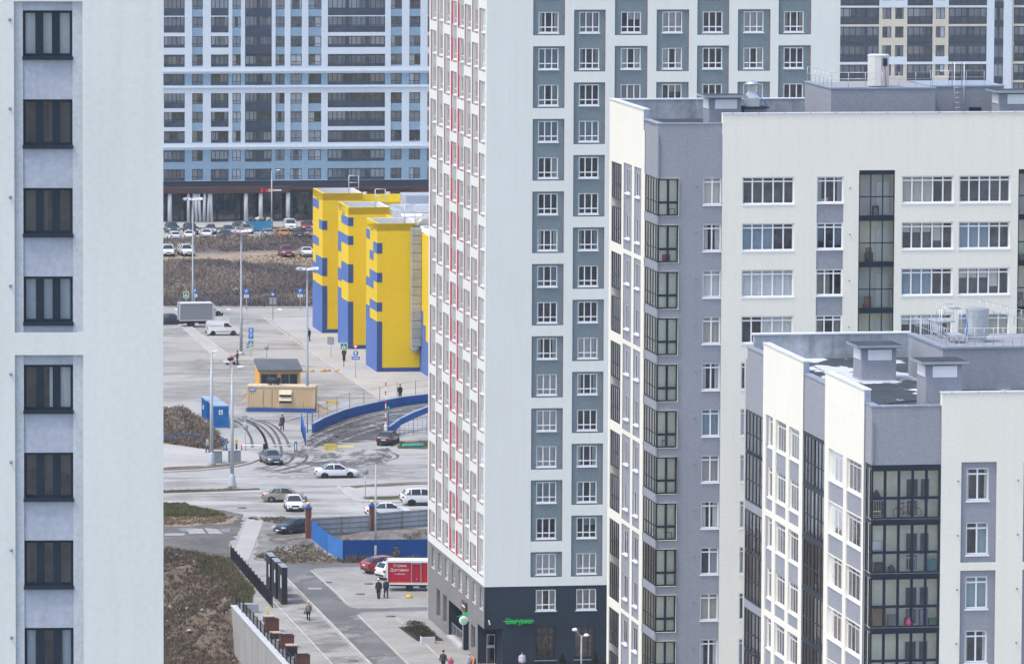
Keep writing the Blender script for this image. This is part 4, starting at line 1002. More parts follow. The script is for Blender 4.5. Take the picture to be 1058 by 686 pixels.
# ================================================================ GROUND
ASPH = mat('dusty_asphalt', (.345, .34, .325), .92, .14, .06, 1.2, .07, .2)
ASPH_ROAD = mat('worn_road_asphalt', (.345, .34, .33), .9, .10, .05, .8, .08, .2)
ASPH_DK = mat('dark_new_asphalt', (.15, .15, .152), .88, .22, .12, 1.5, .10, .2)
PAVE_LT = mat('pale_pavement', (.39, .385, .37), .92, .12, .12, 2.5, .08, .2)
DIRT = mat('brown_dirt', (.15, .118, .092), .95, .3, .18, 2, .25, .6)
DIRT_G = mat('grey_mud', (.12, .112, .105), .95, .3, .2, 1.5, .25, .6)
TAN = mat('dry_tan_grass_ground', (.30, .235, .165), .95, .2, .2, 2, .2, .5)
GRASS_G = mat('tired_grass_ground', (.085, .092, .040), .95, .35, .3, 2.5, .3, .6)
KERB = mat('concrete_kerb', (.42, .41, .395), .9, .15, .4, 3, .1, .2)
PAINT = mat('worn_road_paint', (.62, .62, .61), .8, .18, .6, 3, .25)
def brick_mat(name, c1, c2, mort, scale, w=.5, h=.25, rot=0.0, var=.2):
    m = bpy.data.materials.new(name); m.use_nodes = True; nt = m.node_tree; N = nt.nodes; L = nt.links; bs = N['Principled BSDF']; bs.inputs['Roughness'].default_value = .92; bs.inputs['Specular IOR Level'].default_value = .2
    tc = N.new('ShaderNodeTexCoord'); mp = N.new('ShaderNodeMapping'); mp.inputs['Rotation'].default_value = (0, 0, rot); L.new(tc.outputs['Object'], mp.inputs[0])
    b = N.new('ShaderNodeTexBrick'); b.inputs['Color1'].default_value = (*c1, 1); b.inputs['Color2'].default_value = (*c2, 1); b.inputs['Mortar'].default_value = (*mort, 1)
    b.inputs['Scale'].default_value = scale; b.inputs['Brick Width'].default_value = w; b.inputs['Row Height'].default_value = h; b.inputs['Mortar Size'].default_value = .018; L.new(mp.outputs[0], b.inputs['Vector'])
    nz = N.new('ShaderNodeTexNoise'); nz.inputs['Scale'].default_value = .22; nz.inputs['Detail'].default_value = 8; nz.inputs['Roughness'].default_value = .65; L.new(tc.outputs['Object'], nz.inputs[0])
    mr = N.new('ShaderNodeMapRange'); mr.inputs[1].default_value = .35; mr.inputs[2].default_value = .68; mr.inputs[3].default_value = 1 + var; mr.inputs[4].default_value = 1 - var; L.new(nz.outputs[0], mr.inputs[0])
    sc = N.new('ShaderNodeVectorMath'); sc.operation = 'SCALE'; L.new(b.outputs[0], sc.inputs[0]); L.new(mr.outputs[0], sc.inputs['Scale']); L.new(sc.outputs[0], bs.inputs['Base Color']); return m
PAVERS = brick_mat('grey_paving_blocks', (.34, .335, .32), (.30, .295, .28), (.18, .175, .16), 1.0, .8, .4, -ROT, .16)
TILES = brick_mat('pale_concrete_slabs', (.42, .41, .39), (.38, .37, .355), (.24, .23, .22), 1.0, .9, .9, -ROT, .08)
def patch_mat(name, col, scale=.5, lo=.42, hi=.56, base=None, stretch=(1, 1), rot=0.0, var=.25):
    """a stain, dirt film or leaf litter with ragged holes where the surface below shows"""
    m = mat(name, col, .95, var, .4, 3, .2, .3); nt = m.node_tree; N = nt.nodes; L = nt.links; bs = N['Principled BSDF']
    tc = N.new('ShaderNodeTexCoord'); mp = N.new('ShaderNodeMapping'); mp.inputs['Scale'].default_value = (stretch[0], stretch[1], 1); mp.inputs['Rotation'].default_value = (0, 0, rot)
    L.new(tc.outputs['Object'], mp.inputs[0]); nz = N.new('ShaderNodeTexNoise'); nz.inputs['Scale'].default_value = scale; nz.inputs['Detail'].default_value = 8; nz.inputs['Roughness'].default_value = .62; L.new(mp.outputs[0], nz.inputs[0])
    r = N.new('ShaderNodeMapRange'); r.inputs[1].default_value = lo; r.inputs[2].default_value = hi; L.new(nz.outputs[0], r.inputs[0])
    t = N.new('ShaderNodeBsdfTransparent'); mx = N.new('ShaderNodeMixShader'); L.new(r.outputs[0], mx.inputs[0]); L.new(t.outputs[0], mx.inputs[1]); L.new(bs.outputs[0], mx.inputs[2]); L.new(mx.outputs[0], N['Material Output'].inputs[0]); return m
GP = lambda px, py, z=0.0: ground(px, py, z)
# crest of the bank and of the retaining wall (plan)
WALL0, WALL1 = GP(243, 626), GP(243, 626) + (-UY) * 46
CREST = [GP(120, 566), GP(172, 566), GP(212, 572), GP(238.5, 577), GP(250, 596), GP(262, 612), WALL0, WALL1]
CREST = [Vector((p.x, p.y)) for p in CREST]
def crest_dist(x, y):
    """distance to the crest, positive on the low side"""
    best = 1e9; sgn = 1; p = Vector((x, y)); seg = 0
    for i, (a, b) in enumerate(zip(CREST[:-1], CREST[1:])):
        d = b - a; t = max(0, min(1, (p - a).dot(d) / d.length_squared)); q = a + d * t; e = (p - q).length
        if e < best - 1e-9:
            best = e; seg = i; cr = d.x * (p - a).y - d.y * (p - a).x; sgn = -1 if cr > 0 else 1
    return best * sgn, seg
def gz(x, y):
    if x > -12 or y > 600 or y < 440 or x < -120: return 0.0
    d, seg = crest_dist(x, y)
    if seg == 6:      # beside the retaining wall the low ground runs under the paving sheet
        t = max(0, (Vector((x, y)) - CREST[6]).dot((CREST[7] - CREST[6]).normalized())); d += 1.6 * min(1, t / 1.5)
        if d <= 0: return 0.0
        a = min(1, d / 5.5); a = a * a * (3 - 2 * a); b = min(1, t / 2.5); b = b * b * (3 - 2 * b)
        n = .25 * math.sin(x * 1.1 + y * .6) * math.sin(y * .8 - x * .4)
        return -4.3 * max(a, b) + n * max(a, b)
    if d <= 0: return 0.0
    w = 17 if seg < 3 else (10 if seg < 5 else 5.5)
    s = min(1, d / w); s = s * s * (3 - 2 * s)
    n = .35 * math.sin(x * 1.3 + y * .7) * math.sin(y * .9 - x * .5) * min(1, d / 3)
    return -4.3 * s + n * s
def gzi(x, y):
    """height of the ground mesh itself between its grid points"""
    i, j = math.floor(x), math.floor((y - 460) / 1.25); fx, fy = x - i, (y - 460) / 1.25 - j; y0, y1 = 460 + 1.25 * j, 460 + 1.25 * (j + 1)
    return (gz(i, y0) * (1 - fx) + gz(i + 1, y0) * fx) * (1 - fy) + (gz(i, y1) * (1 - fx) + gz(i + 1, y1) * fx) * fy
def build_ground():
    gx = [-4000, -1200, -400, -120, -80] + [-60 + i for i in range(0, 49)] + [-5, 0, 30, 120, 400, 1200, 4000]
    gy = [-3000, -500, 0, 200, 380, 440] + [460 + 1.25 * i for i in range(0, 113)] + [620, 700, 800, 950, 1100, 1500, 2500, 5000]
    vs = [(x, y, gz(x, y)) for y in gy for x in gx]; n = len(gx); mb = MB()
    fs = [(j * n + i, j * n + i + 1, (j + 1) * n + i + 1, (j + 1) * n + i) for j in range(len(gy) - 1) for i in range(n - 1)]
    b = MB(); b.v = vs
    for f in fs:
        zs = [vs[i][2] for i in f]; cx = sum(vs[i][0] for i in f) / 4; cy = sum(vs[i][1] for i in f) / 4
        b.f.append(f); b.m.append(1 if min(zs) < -.02 else 0); b.sm.append(True)
    o = b.build('ground', [ASPH, DIRT]); tag(o, kind='structure')
build_ground()
NSH = [0]
def jag(pts, amt, step=1.2, rs=random.Random(5)):
    out = []
    for a, b in zip(pts, pts[1:] + pts[:1]):
        n = max(1, int((b - a).length / step)); 
        for i in range(n):
            p = a.lerp(b, i / n); out.append(p + Vector((rs.uniform(-amt, amt), rs.uniform(-amt, amt) * 1.6, 0)))
    return out
def sheet(name, px, m, z=.01, jit=0.0, kind='structure', step=1.2, world=None):
    pts = world or [GP(*p) for p in px]; pts = [Vector((p.x, p.y, 0)) for p in pts]
    if jit: pts = jag(pts, jit, step)
    mb = MB(); mb.poly([(p.x, p.y, z) for p in pts]); o = mb.build(name, m); tag(o, kind=kind); return o
def kerb(px, w=.28, h=.13, name='kerb', world=None):
    pts = world or [GP(*p) for p in px]; mb = MB()
    L_, R_ = [], []
    for i, p in enumerate(pts):
        d = (pts[min(i + 1, len(pts) - 1)] - pts[max(i - 1, 0)]).normalized(); nn = Vector((-d.y, d.x, 0)) * w / 2; L_.append(p + nn); R_.append(p - nn)
    for i in range(len(pts) - 1):
        a, b, c, d = L_[i], L_[i + 1], R_[i + 1], R_[i]
        mb.raw([(q.x, q.y, -.02) for q in (a, b, c, d)] + [(q.x, q.y, h) for q in (a, b, c, d)], [(4, 5, 6, 7), (0, 1, 5, 4), (2, 3, 7, 6), (0, 3, 7, 4), (1, 2, 6, 5)])
    o = mb.build(name, KERB); tag(o, kind='structure'); return o
def marks(segs, w=.16, name='road_marking', z=.024):
    """segs: pairs of pixel points, painted as lines"""
    mb = MB()
    for p, q in segs:
        a, b = GP(*p), GP(*q); d = (b - a).normalized(); nn = Vector((-d.y, d.x, 0)) * w / 2
        mb.poly([(v.x, v.y, z) for v in (a + nn, b + nn, b - nn, a - nn)])
    o = mb.build(name, PAINT); tag(o, kind='structure'); return o
# plaza and far parking
sheet('plaza', [(100, 226.5), (445, 223), (460, 233), (100, 236)], PAVE_LT, .012)
sheet('lawn', [(100, 236.2), (445, 233.5), (445, 236), (100, 238.5)], GRASS_G, .02, .3)
sheet('parking_lot', [(100, 238.8), (445, 236.3), (450, 247), (100, 250)], ASPH_ROAD, .012)
sheet('brush_ground', [(100, 248.5), (445, 244), (445, 319), (100, 317.5)], mat('dry_field_soil', (.18, .158, .145), .95, .25, .1, 1.2, .25), .018, .4, step=3)
sheet('sandy_track', [(90, 266.5), (160, 263), (215, 262.5), (320, 260), (372, 262), (372, 276), (325, 277), (290, 272.5), (240, 271), (205, 268), (160, 271), (90, 272)], TAN, .03, .8, step=2)
kerb([(100, 317.6), (200, 318.2), (330, 318.6)], .4, .18)
# parking islands
def island(px, m=PAVE_LT):
    pts = [GP(*p) for p in px]; sheet('pavement', None, m, .11, world=pts); kerb(None, .25, .14, world=pts + [pts[0]])
island([(185.5, 336), (193, 335), (236.5, 367.5), (262, 370.5), (262, 373), (203, 372.2), (222.5, 370)])
sheet('mall_pavement', [(275, 329), (445, 326), (460, 412), (409, 412), (393.5, 414.5), (320, 363), (308, 352)], PAVE_LT, .05)
kerb([(272.5, 328.5), (283, 337), (296, 346), (308, 355), (320, 364), (345, 380.5), (372, 399), (393, 414)], .3, .13)
# parking bay lines
marks([((170, 352.5), (206, 352.5)), ((176, 359.5), (207, 359.5)), ((178.5, 361.5), (208, 361.6)), ((181, 364.5), (212, 364.8)), ((183, 366.8), (215, 366.8)), ((226, 355.5), (248, 355.6)), ((228, 357.5), (251, 357.6)), ((230, 359), (257, 359.2)), ((231, 361.5), (267, 361.6)), ((234, 366.5), (273, 366.7)), ((188, 371.8), (205, 371.8))], .14)
marks([((173, 341.2), (190, 341.2)), ((172, 346), (198, 346)), ((222, 349.5), (240, 349.6))], .12)
marks([((337, 373.2), (366, 372.6)), ((340, 377.4), (365, 376.6)), ((181, 318.9), (184, 320.6)), ((235, 318.9), (237, 320.6)), ((288, 318.9), (290, 320.6))], .5)
kerb([(120, 386.2), (170, 386.0), (254, 385.5)], .3, .13)
kerb([(258, 434.6), (275, 434.2), (298, 434.4), (312, 431)], .3, .13)
# street
sheet('road', [(60, 474), (170, 488.6), (215, 486), (248, 482.5), (262, 478), (270, 473), (300, 470.5), (330, 470.5), (445, 470), (520, 470), (520, 499), (445, 501.5), (376, 505), (340, 507), (270, 505.5), (170, 508), (60, 512)], ASPH_ROAD, .014)
marks([((150, 496.6), (182, 496.1)), ((193, 495.6), (236, 494.9)), ((243, 494.7), (267, 494.3)), ((272, 493.7), (277, 493.6)), ((281, 493.5), (287, 493.4)), ((300, 492.6), (305, 492.5)), ((309, 492.4), (314, 492.3)), ((399, 489.6), (412, 489.2)), ((428, 488.6), (442, 488.2)), ((262, 499.8), (272, 499.4)), ((404, 494.6), (418, 494.3)), ((404, 485.8), (412, 485.4))], .26)
kerb([(120, 488.6), (169, 488.2), (205, 486.6), (240, 483), (256, 479.6), (266, 475.5), (272, 471.5)], .35, .14)
kerb([(450, 497.8), (420, 499), (396, 500.2), (366, 502.5), (349.5, 503.6), (356, 509), (366, 516), (374, 519), (400, 519.6), (420, 519.4), (450, 519)], .35, .14)
sheet('pavement', [(352, 504), (366, 503), (396, 500.8), (450, 498.6), (450, 518.6), (420, 519), (400, 519.1), (375, 518.5), (367, 515.5), (357, 508.5)], PAVE_LT, .10)
sheet('verge', [(362, 503.6), (396, 501), (450, 499.2), (450, 501), (400, 503), (366, 505)], mat('leaf_litter', (.15, .11, .07), .95, .3, .5, 3, .3), .125, .25)
sheet('verge', [(376, 514.3), (396, 513.6), (418, 513), (418, 516), (398, 517), (378, 516.2)], GRASS_G, .125, .25)
sheet('pavement', [(60, 452), (170, 459), (205, 464), (232, 467), (258, 466.5), (272, 471), (266, 475), (256, 479), (240, 482.5), (205, 486), (169, 487.7), (60, 489)], PAVE_LT, .10)
sheet('verge', [(60, 483), (169, 484), (190, 482.5), (216, 482.3), (246, 479), (257, 478), (240, 481.8), (205, 485.5), (169, 487), (60, 488)], mat('leaf_litter', (.15, .11, .07)), .125, .2)
sheet('median_verge', [(60, 507), (168, 507.4), (200, 506.2), (240, 505), (268, 504.4), (269, 506), (240, 507.4), (205, 508.6), (168, 509.4), (60, 510)], GRASS_G, .05, .2)
sheet('grass_mound', [(60, 424), (170, 424), (188, 422.5), (206, 432), (222, 444), (232, 456), (236, 465), (215, 467), (190, 462), (165, 458), (60, 455)], DIRT, .06, .5)
OLD = patch_mat('asphalt_wear_dark', (.31, .304, .29), .05, .50, .72, stretch=(.9, 1.3), rot=-ROT)
DUSTY = patch_mat('asphalt_dust_pale', (.375, .37, .355), .06, .52, .74, stretch=(.5, 1.4), rot=-ROT)
LOTP = [(100, 319.5), (445, 320), (445, 470), (250, 472), (262, 434), (232, 440), (205, 424), (100, 420)]
sheet('asphalt_wear', LOTP, OLD, .016); sheet('asphalt_dust', LOTP, DUSTY, .019)
sheet('road_wear', [(60, 489), (445, 472), (445, 501), (60, 511)], patch_mat('road_wear_dark', (.315, .31, .30), .10, .46, .74, stretch=(.6, 1.6), rot=-ROT), .018)
sheet('forecourt_wear', [(60, 512), (356, 507), (445, 520), (445, 530), (250, 533), (60, 521)], patch_mat('forecourt_stain', (.32, .315, .30), .1, .48, .68, stretch=(.5, 1.6), rot=-ROT), .018)
sheet('lane_wear', None, patch_mat('lane_patches', (.20, .20, .20), .16, .5, .6, stretch=(1, .6), rot=-ROT), .021, world=[GP(322, 590), GP(345, 612), GP(370, 636), GP(370, 636) - UY * 50, GP(297.6, 600) - UY * 55, GP(297.6, 600)])
# ramp with churned mud
sheet('ramp_road', [(323.5, 447.2), (344, 437.4), (366, 430.3), (388, 425.3), (410, 420.5), (450, 414.8), (450, 424), (425, 430), (403, 441), (399, 452), (330, 460), (317, 455)], ASPH_DK, .016)
MUD = patch_mat('mud_film', (.075, .072, .07), .35, .40, .62, stretch=(.5, 1.6), rot=R(-60))
MUD2 = patch_mat('tyre_mud', (.12, .117, .115), .45, .45, .62, stretch=(1.2, .35))
sheet('mud', [(316, 452), (345, 440), (380, 430), (445, 418), (445, 423), (405, 441), (397, 455), (340, 461), (318, 462)], MUD, .022, .3)
sheet('mud', [(285, 473), (312, 462), (334, 466), (400, 463), (406, 472), (392, 479), (340, 483), (292, 478)], MUD2, .024, .4)
sheet('mud', [(262, 484), (292, 478), (340, 481), (405, 473), (402, 480), (350, 486), (290, 489)], patch_mat('tyre_mud_thin', (.15, .147, .145), .5, .48, .7, stretch=(1.2, .35)), .026, .4)
def tyre_tracks(paths, w=.26, m=None, z=.03):
    mb = MB()
    for px in paths:
        pts = [GP(*p) for p in px]
        # smooth the path
        q = []
        for i in range(len(pts) - 1):
            p0, p1, p2, p3 = pts[max(i - 1, 0)], pts[i], pts[i + 1], pts[min(i + 2, len(pts) - 1)]
            for k in range(6):
                t = k / 6; q.append(.5 * ((2 * p1) + (p2 - p0) * t + (2 * p0 - 5 * p1 + 4 * p2 - p3) * t * t + (3 * p1 - p0 - 3 * p2 + p3) * t ** 3))
        q.append(pts[-1])
        for off in (-.75, .75):
            for i in range(len(q) - 1):
                d = (q[i + 1] - q[i]).normalized(); n = Vector((-d.y, d.x, 0)); a, b = q[i] + n * off, q[i + 1] + n * off
                mb.poly([(v.x, v.y, z) for v in (a + n * w / 2, b + n * w / 2, b - n * w / 2, a - n * w / 2)])
    o = mb.build('tyre_tracks', m or patch_mat('tyre_track_dirt', (.10, .098, .096), 1.2, .32, .5)); tag(o, kind='structure')
tyre_tracks([[(244, 432), (258, 440), (266, 452), (268, 462)], [(252, 432), (270, 440), (279, 450), (283, 462), (284, 470)], [(262, 434), (276, 440), (287, 451), (292, 462)]], .3)
tyre_tracks([[(264, 487), (288, 484), (305, 478), (310, 471), (300, 467)], [(286, 489), (306, 484), (326, 478), (340, 474)], [(330, 479), (365, 476), (396, 475), (404, 471), (396, 467)]], .3)
tyre_tracks([[(318, 462), (345, 450), (380, 438), (444, 424)], [(328, 464), (360, 450), (400, 438), (444, 428)], [(318, 458), (350, 443), (390, 430), (444, 420)]], .45, patch_mat('tyre_track_pale', (.26, .26, .26), 1.0, .4, .55), .028)
# near side of the street
sheet('forecourt', [(60, 512), (170, 508.6), (270, 506), (340, 507.5), (356, 509), (372, 519.5), (450, 519.5), (450, 530), (330, 533), (272, 534), (250, 530), (205, 522), (60, 520)], PAVE_LT, .012)
sheet('waste_ground', [(60, 521), (170, 519), (205, 523), (250, 531), (252, 536), (240, 560), (238, 577), (212, 572), (172, 566.5), (60, 566)], DIRT_G, .02, .3)
sheet('dry_grass', [(60, 532), (169, 533), (210, 534.5), (246, 533.5), (240, 540), (215, 542), (190, 544), (169, 543.5), (60, 543)], TAN, .03, .6)
sheet('grass', [(60, 519), (169, 520), (190, 519.5), (205, 524), (224, 528), (236, 533), (215, 535), (169, 534), (60, 533)], GRASS_G, .034, .5)
CONCP = mat('old_concrete_slab', (.33, .325, .31), .92, .15, .4, 3, .12, .3)
for q in ([(170, 551.5), (192, 551), (190, 553.6), (170, 554)], [(192, 547.5), (209, 546.5), (213, 551.5), (196, 552.2)], [(211, 545.8), (224, 546.8), (231, 551.6), (216, 552)]): sheet('concrete_slab', q, CONCP, .06)
PUD = mat('puddle_water', (.10, .105, .11), .06, 0, 1, 1, 0, spec=.5)
for q in ([(184, 546), (198, 545.2), (206, 546.6), (200, 549), (188, 549.2)], [(226, 546.5), (237, 546), (240, 549), (232, 551)]): sheet('puddle', q, PUD, .045, .12, step=.6)
sheet('broken_ground', [(252, 535), (274, 534), (300, 534), (318, 545), (322, 556), (338, 572), (355, 580), (330, 582), (298, 582), (272, 581), (262, 578), (266, 560)], mat('broken_concrete', (.21, .205, .195), .95, .3, .35, 2, .2, .5), .022, .3)
sheet('leaf_patch', [(252, 535.5), (290, 534.5), (304, 536), (316, 546), (305, 543), (285, 540), (268, 539)], patch_mat('leaf_patch_a', (.15, .115, .075), .6, .42, .55), .035, .3)
sheet('leaf_patch', [(262, 575), (284, 566), (300, 570), (322, 560), (340, 574), (356, 581), (330, 583), (300, 582), (275, 580)], patch_mat('leaf_patch_b', (.15, .12, .065), .7, .42, .55), .035, .3)
sheet('leaf_patch', [(276, 552), (300, 546), (318, 556), (322, 566), (300, 563), (283, 562)], patch_mat('leaf_patch_c', (.14, .125, .10), .7, .45, .56), .036, .3)
sheet('footpath', [(255.5, 533.5), (274.5, 532.8), (257, 579), (243.5, 578.5), (241.5, 573)], TILES, .04)
# paved yards round the white tower
WL = [WALL0 + UX * .05, WALL1 + UX * .05]
P_ = lambda *a: GP(*a)
walk = [P_(243.5, 579), P_(262, 580.5), P_(297, 583.5), P_(297.6, 599.6)]
e0 = P_(297.6, 599.6); e1 = e0 - UY * 60
walk = [P_(239, 577.4), P_(258, 579), P_(290, 581.5), P_(290, 588), e0, e1, WALL1 + UX * .05, WALL0 + UX * .05, P_(262, 612), P_(250, 596)]
sheet('paved_walk', None, PAVERS, .05, world=walk)
kerb(None, .2, .12, world=[P_(290, 588), e0, e1])
s0_, s1_ = P_(278, 617), P_(278, 617) - UY * 50
kerb(None, .18, .065, 'drain_strip', world=[P_(272, 611), s0_, s1_])
dark = [P_(290, 582), P_(330, 580.5), P_(445, 579.6), P_(445, 583.4), P_(345, 586), P_(321, 588.6)]
r0 = P_(321, 588.6); r1 = P_(352, 621)
dark_road = [P_(288, 582), P_(332, 580.5), P_(470, 579), P_(470, 583.2), P_(345, 586.5), P_(325, 588), P_(320.5, 590), P_(345, 612), P_(356, 623.5), P_(362, 627), P_(372, 629), P_(470, 627.5), P_(470, 630.6), P_(376, 632.4), P_(370, 636), P_(370, 636) - UY * 60, e1 , e0, P_(290, 588)]
sheet('lane', None, ASPH_DK, .016, world=dark_road)
sheet('parking_lot', [(322, 590), (327, 588.2), (345, 587), (470, 583.8), (470, 627), (372, 628.4), (363, 626.2), (357, 622.5), (346, 611.5)], PAVERS, .04)
kerb([(470, 584), (345, 587), (327, 588.2), (321.5, 590), (346, 611.6), (357, 622.6), (363, 626.4), (372, 628.6), (470, 627.2)], .16, .09)
f0_ = P_(370, 636); sheet('paved_walk', None, PAVERS, .04, world=[f0_, P_(376, 632.8), P_(470, 631), P_(470, 640) + UX * 20, P_(470, 686) + UX * 12 - UY * 20, f0_ - UY * 60])
kerb(None, .16, .09, world=[P_(470, 631), P_(376, 632.8), f0_, f0_ - UY * 60])
kerb(None, .14, .06, 'drain_strip', world=[P_(408, 637), P_(424, 651), P_(424, 651) - UY * 34])
WEAR = patch_mat('paving_grime', (.215, .21, .20), .22, .46, .8)
sheet('paving_grime', None, WEAR, .062, world=[P_(255, 598), P_(292, 590), e0 - UX * .3 - UY * 6, e1 - UX * .3, s1_])
for px, py in ((338, 602), (381, 603.5), (372, 614), (404, 637), (365, 683), (236, 505), (250, 525)):
    mb = MB(); p = P_(px, py); mb.lathe([(.45, .05), (.45, .07), (.02, .072)], 20, 0, T(p.x, p.y, 0)); tag(mb.build('manhole_cover', mat('rusty_iron', (.16, .11, .09), .8, .2)), kind='structure')
sheet('puddle', [(318, 607), (333, 607), (331, 609), (320, 608.8)], mat('pale_wet_patch', (.3, .3, .3), .4, .1), .024, .1)
# churned earth inside the fenced building plot
def heap(name, px, h, m, seed=1):
    pts = [GP(*p) for p in px]; xs = [p.x for p in pts]; ys = [p.y for p in pts]; x0, x1, y0, y1 = min(xs), max(xs), min(ys), max(ys); rs = random.Random(seed); mb = MB(); nx, ny = 30, 26
    ph = [rs.uniform(0, 6) for _ in range(6)]
    for j in range(ny + 1):
        for i in range(nx + 1):
            u, v = i / nx, j / ny; e = min(1, 4 * min(u, 1 - u)) * min(1, 3 * min(v, 1 - v)); e = e * e * (3 - 2 * e)
            z = h * e * (.55 + .25 * math.sin(u * 9 + ph[0]) * math.sin(v * 7 + ph[1]) + .15 * math.sin(u * 23 + ph[2] + v * 11) + rs.uniform(-.07, .07))
            mb.v.append((x0 + (x1 - x0) * u, y0 + (y1 - y0) * v, z + .02))
    for j in range(ny):
        for i in range(nx):
            a = j * (nx + 1) + i; mb.f.append((a, a + 1, a + nx + 2, a + nx + 1)); mb.m.append(0); mb.sm.append(True)
    o = mb.build(name, m); tag(o, kind='structure'); return o
heap('earth_mound', [(352, 560), (460, 574), (460, 546), (380, 548)], .7, mat('building_rubble', (.17, .155, .14), .95, .4, .5, 3, .35, .8), 4)
sheet('plot_ground', [(324, 556), (345, 553), (470, 546), (470, 577), (356, 578), (338, 569)], DIRT_G, .02)
# ================================================================ VEHICLES
def paint(name, col, metal=.0, rough=.3):
    if name in MATS: return MATS[name]
    m = mat(name, col, rough, .04, 2, 8, .02, metal=metal, spec=.5); m.node_tree.nodes['Principled BSDF'].inputs['Coat Weight'].default_value = .6; return m
WHITE_P, SILVER_P, BLACK_P = paint('white_car_paint', (.74, .75, .76)), paint('silver_car_paint', (.42, .43, .44), .5), paint('black_car_paint', (.018, .02, .024))
GREY_P, BEIGE_P, RED_P = paint('grey_car_paint', (.17, .18, .19), .5), paint('beige_car_paint', (.36, .32, .26), .4), paint('red_car_paint', (.30, .025, .03))
DKBLUE_P, ORANGE_P, DKRED_P, TEAL_P = paint('navy_car_paint', (.02, .035, .07)), paint('orange_car_paint', (.62, .26, .03)), paint('dark_red_car_paint', (.20, .02, .025)), paint('dark_green_car_paint', (.03, .055, .06))
CAR_GLASS = mat('car_glass', (.025, .032, .04), .06, 0, 1, 1, 0, spec=.6)
RUBBER = mat('tyre_rubber', (.022, .022, .024), .85, .1)
RIM = mat('alloy_rim', (.45, .46, .48), .35, .1, metal=.6)
RIM_D = mat('dark_rim', (.04, .04, .045), .4)
PLASTIC = mat('black_car_plastic', (.03, .031, .034), .6, .1)
LAMP = mat('headlamp_glass', (.72, .74, .76), .12, 0, 1, 1, 0, spec=.7)
TAIL = mat('tail_lamp_red', (.45, .015, .02), .2, 0, 1, 1, 0, spec=.6)
PLATE = mat('number_plate_white', (.75, .75, .75), .5)
# stations: x, zb, belt z, top z, half width, half roof width
PROF = {
 'sedan': dict(L=4.5, W=.88, H=1.46, wb=1.32, r=.32, st=[(-2.25, .42, .70, .74, .70, .60), (-2.2, .30, .88, .95, .80, .66), (-2.0, .25, .96, 1.03, .85, .66), (-1.55, .22, .97, 1.06, .875, .64), (-.95, .2, .955, 1.40, .88, .56), (-.3, .2, .94, 1.46, .88, .57), (.35, .2, .93, 1.42, .88, .56), (1.12, .2, .91, .97, .87, .62), (1.7, .22, .82, .88, .85, .6), (2.05, .25, .72, .77, .80, .56), (2.22, .30, .62, .66, .70, .5), (2.26, .36, .5, .52, .62, .45)], g0=3, g1=7),
 'hatch': dict(L=4.2, W=.86, H=1.5, wb=1.26, r=.31, st=[(-2.05, .42, .75, .80, .72, .6), (-2.02, .3, .92, .98, .80, .62), (-1.92, .24, .97, 1.06, .84, .62), (-1.55, .21, .98, 1.42, .86, .55), (-1.0, .2, .965, 1.49, .865, .57), (-.3, .2, .95, 1.51, .865, .57), (.35, .2, .94, 1.46, .865, .56), (1.1, .2, .92, .98, .85, .62), (1.6, .22, .86, .91, .83, .6), (1.9, .25, .76, .80, .78, .56), (2.04, .3, .64, .67, .7, .5), (2.08, .36, .5, .52, .6, .45)], g0=2, g1=7),
 'suv': dict(L=4.5, W=.92, H=1.7, wb=1.33, r=.37, st=[(-2.22, .5, .85, .9, .78, .64), (-2.2, .38, 1.05, 1.1, .85, .68), (-2.1, .33, 1.12, 1.2, .9, .68), (-1.85, .3, 1.13, 1.62, .92, .62), (-1.2, .28, 1.11, 1.70, .92, .64), (-.3, .28, 1.09, 1.72, .92, .64), (.3, .28, 1.07, 1.66, .92, .62), (1.0, .28, 1.05, 1.12, .91, .68), (1.65, .3, .99, 1.05, .89, .66), (2.05, .33, .88, .93, .84, .62), (2.2, .38, .72, .76, .76, .56), (2.24, .45, .58, .6, .66, .5)], g0=2, g1=7),
 'coupe_suv': dict(L=4.4, W=.92, H=1.62, wb=1.32, r=.38, st=[(-2.2, .48, .88, .93, .76, .62), (-2.17, .36, 1.04, 1.1, .84, .66), (-2.0, .33, 1.1, 1.2, .89, .64), (-1.3, .3, 1.09, 1.5, .92, .58), (-.7, .28, 1.06, 1.6, .92, .6), (-.1, .28, 1.03, 1.62, .92, .6), (.35, .28, 1.01, 1.57, .92, .6), (1.1, .28, .99, 1.05, .91, .66), (1.65, .3, .94, 1.0, .89, .64), (2.0, .33, .82, .87, .84, .6), (2.16, .38, .68, .71, .76, .54), (2.2, .45, .56, .58, .66, .5)], g0=2, g1=7),
 'jeep': dict(L=4.3, W=.88, H=1.85, wb=1.25, r=.38, st=[(-2.1, .55, .9, .95, .82, .7), (-2.08, .42, 1.1, 1.2, .86, .72), (-2.05, .38, 1.2, 1.7, .87, .72), (-1.9, .35, 1.2, 1.83, .88, .74), (-1.1, .34, 1.19, 1.86, .88, .76), (-.2, .34, 1.18, 1.86, .88, .76), (.45, .34, 1.17, 1.8, .88, .74), (.8, .34, 1.16, 1.24, .88, .74), (1.5, .36, 1.12, 1.18, .87, .74), (1.95, .38, 1.06, 1.11, .85, .72), (2.08, .44, .9, .93, .8, .68), (2.11, .5, .7, .72, .76, .6)], g0=1, g1=7),
}
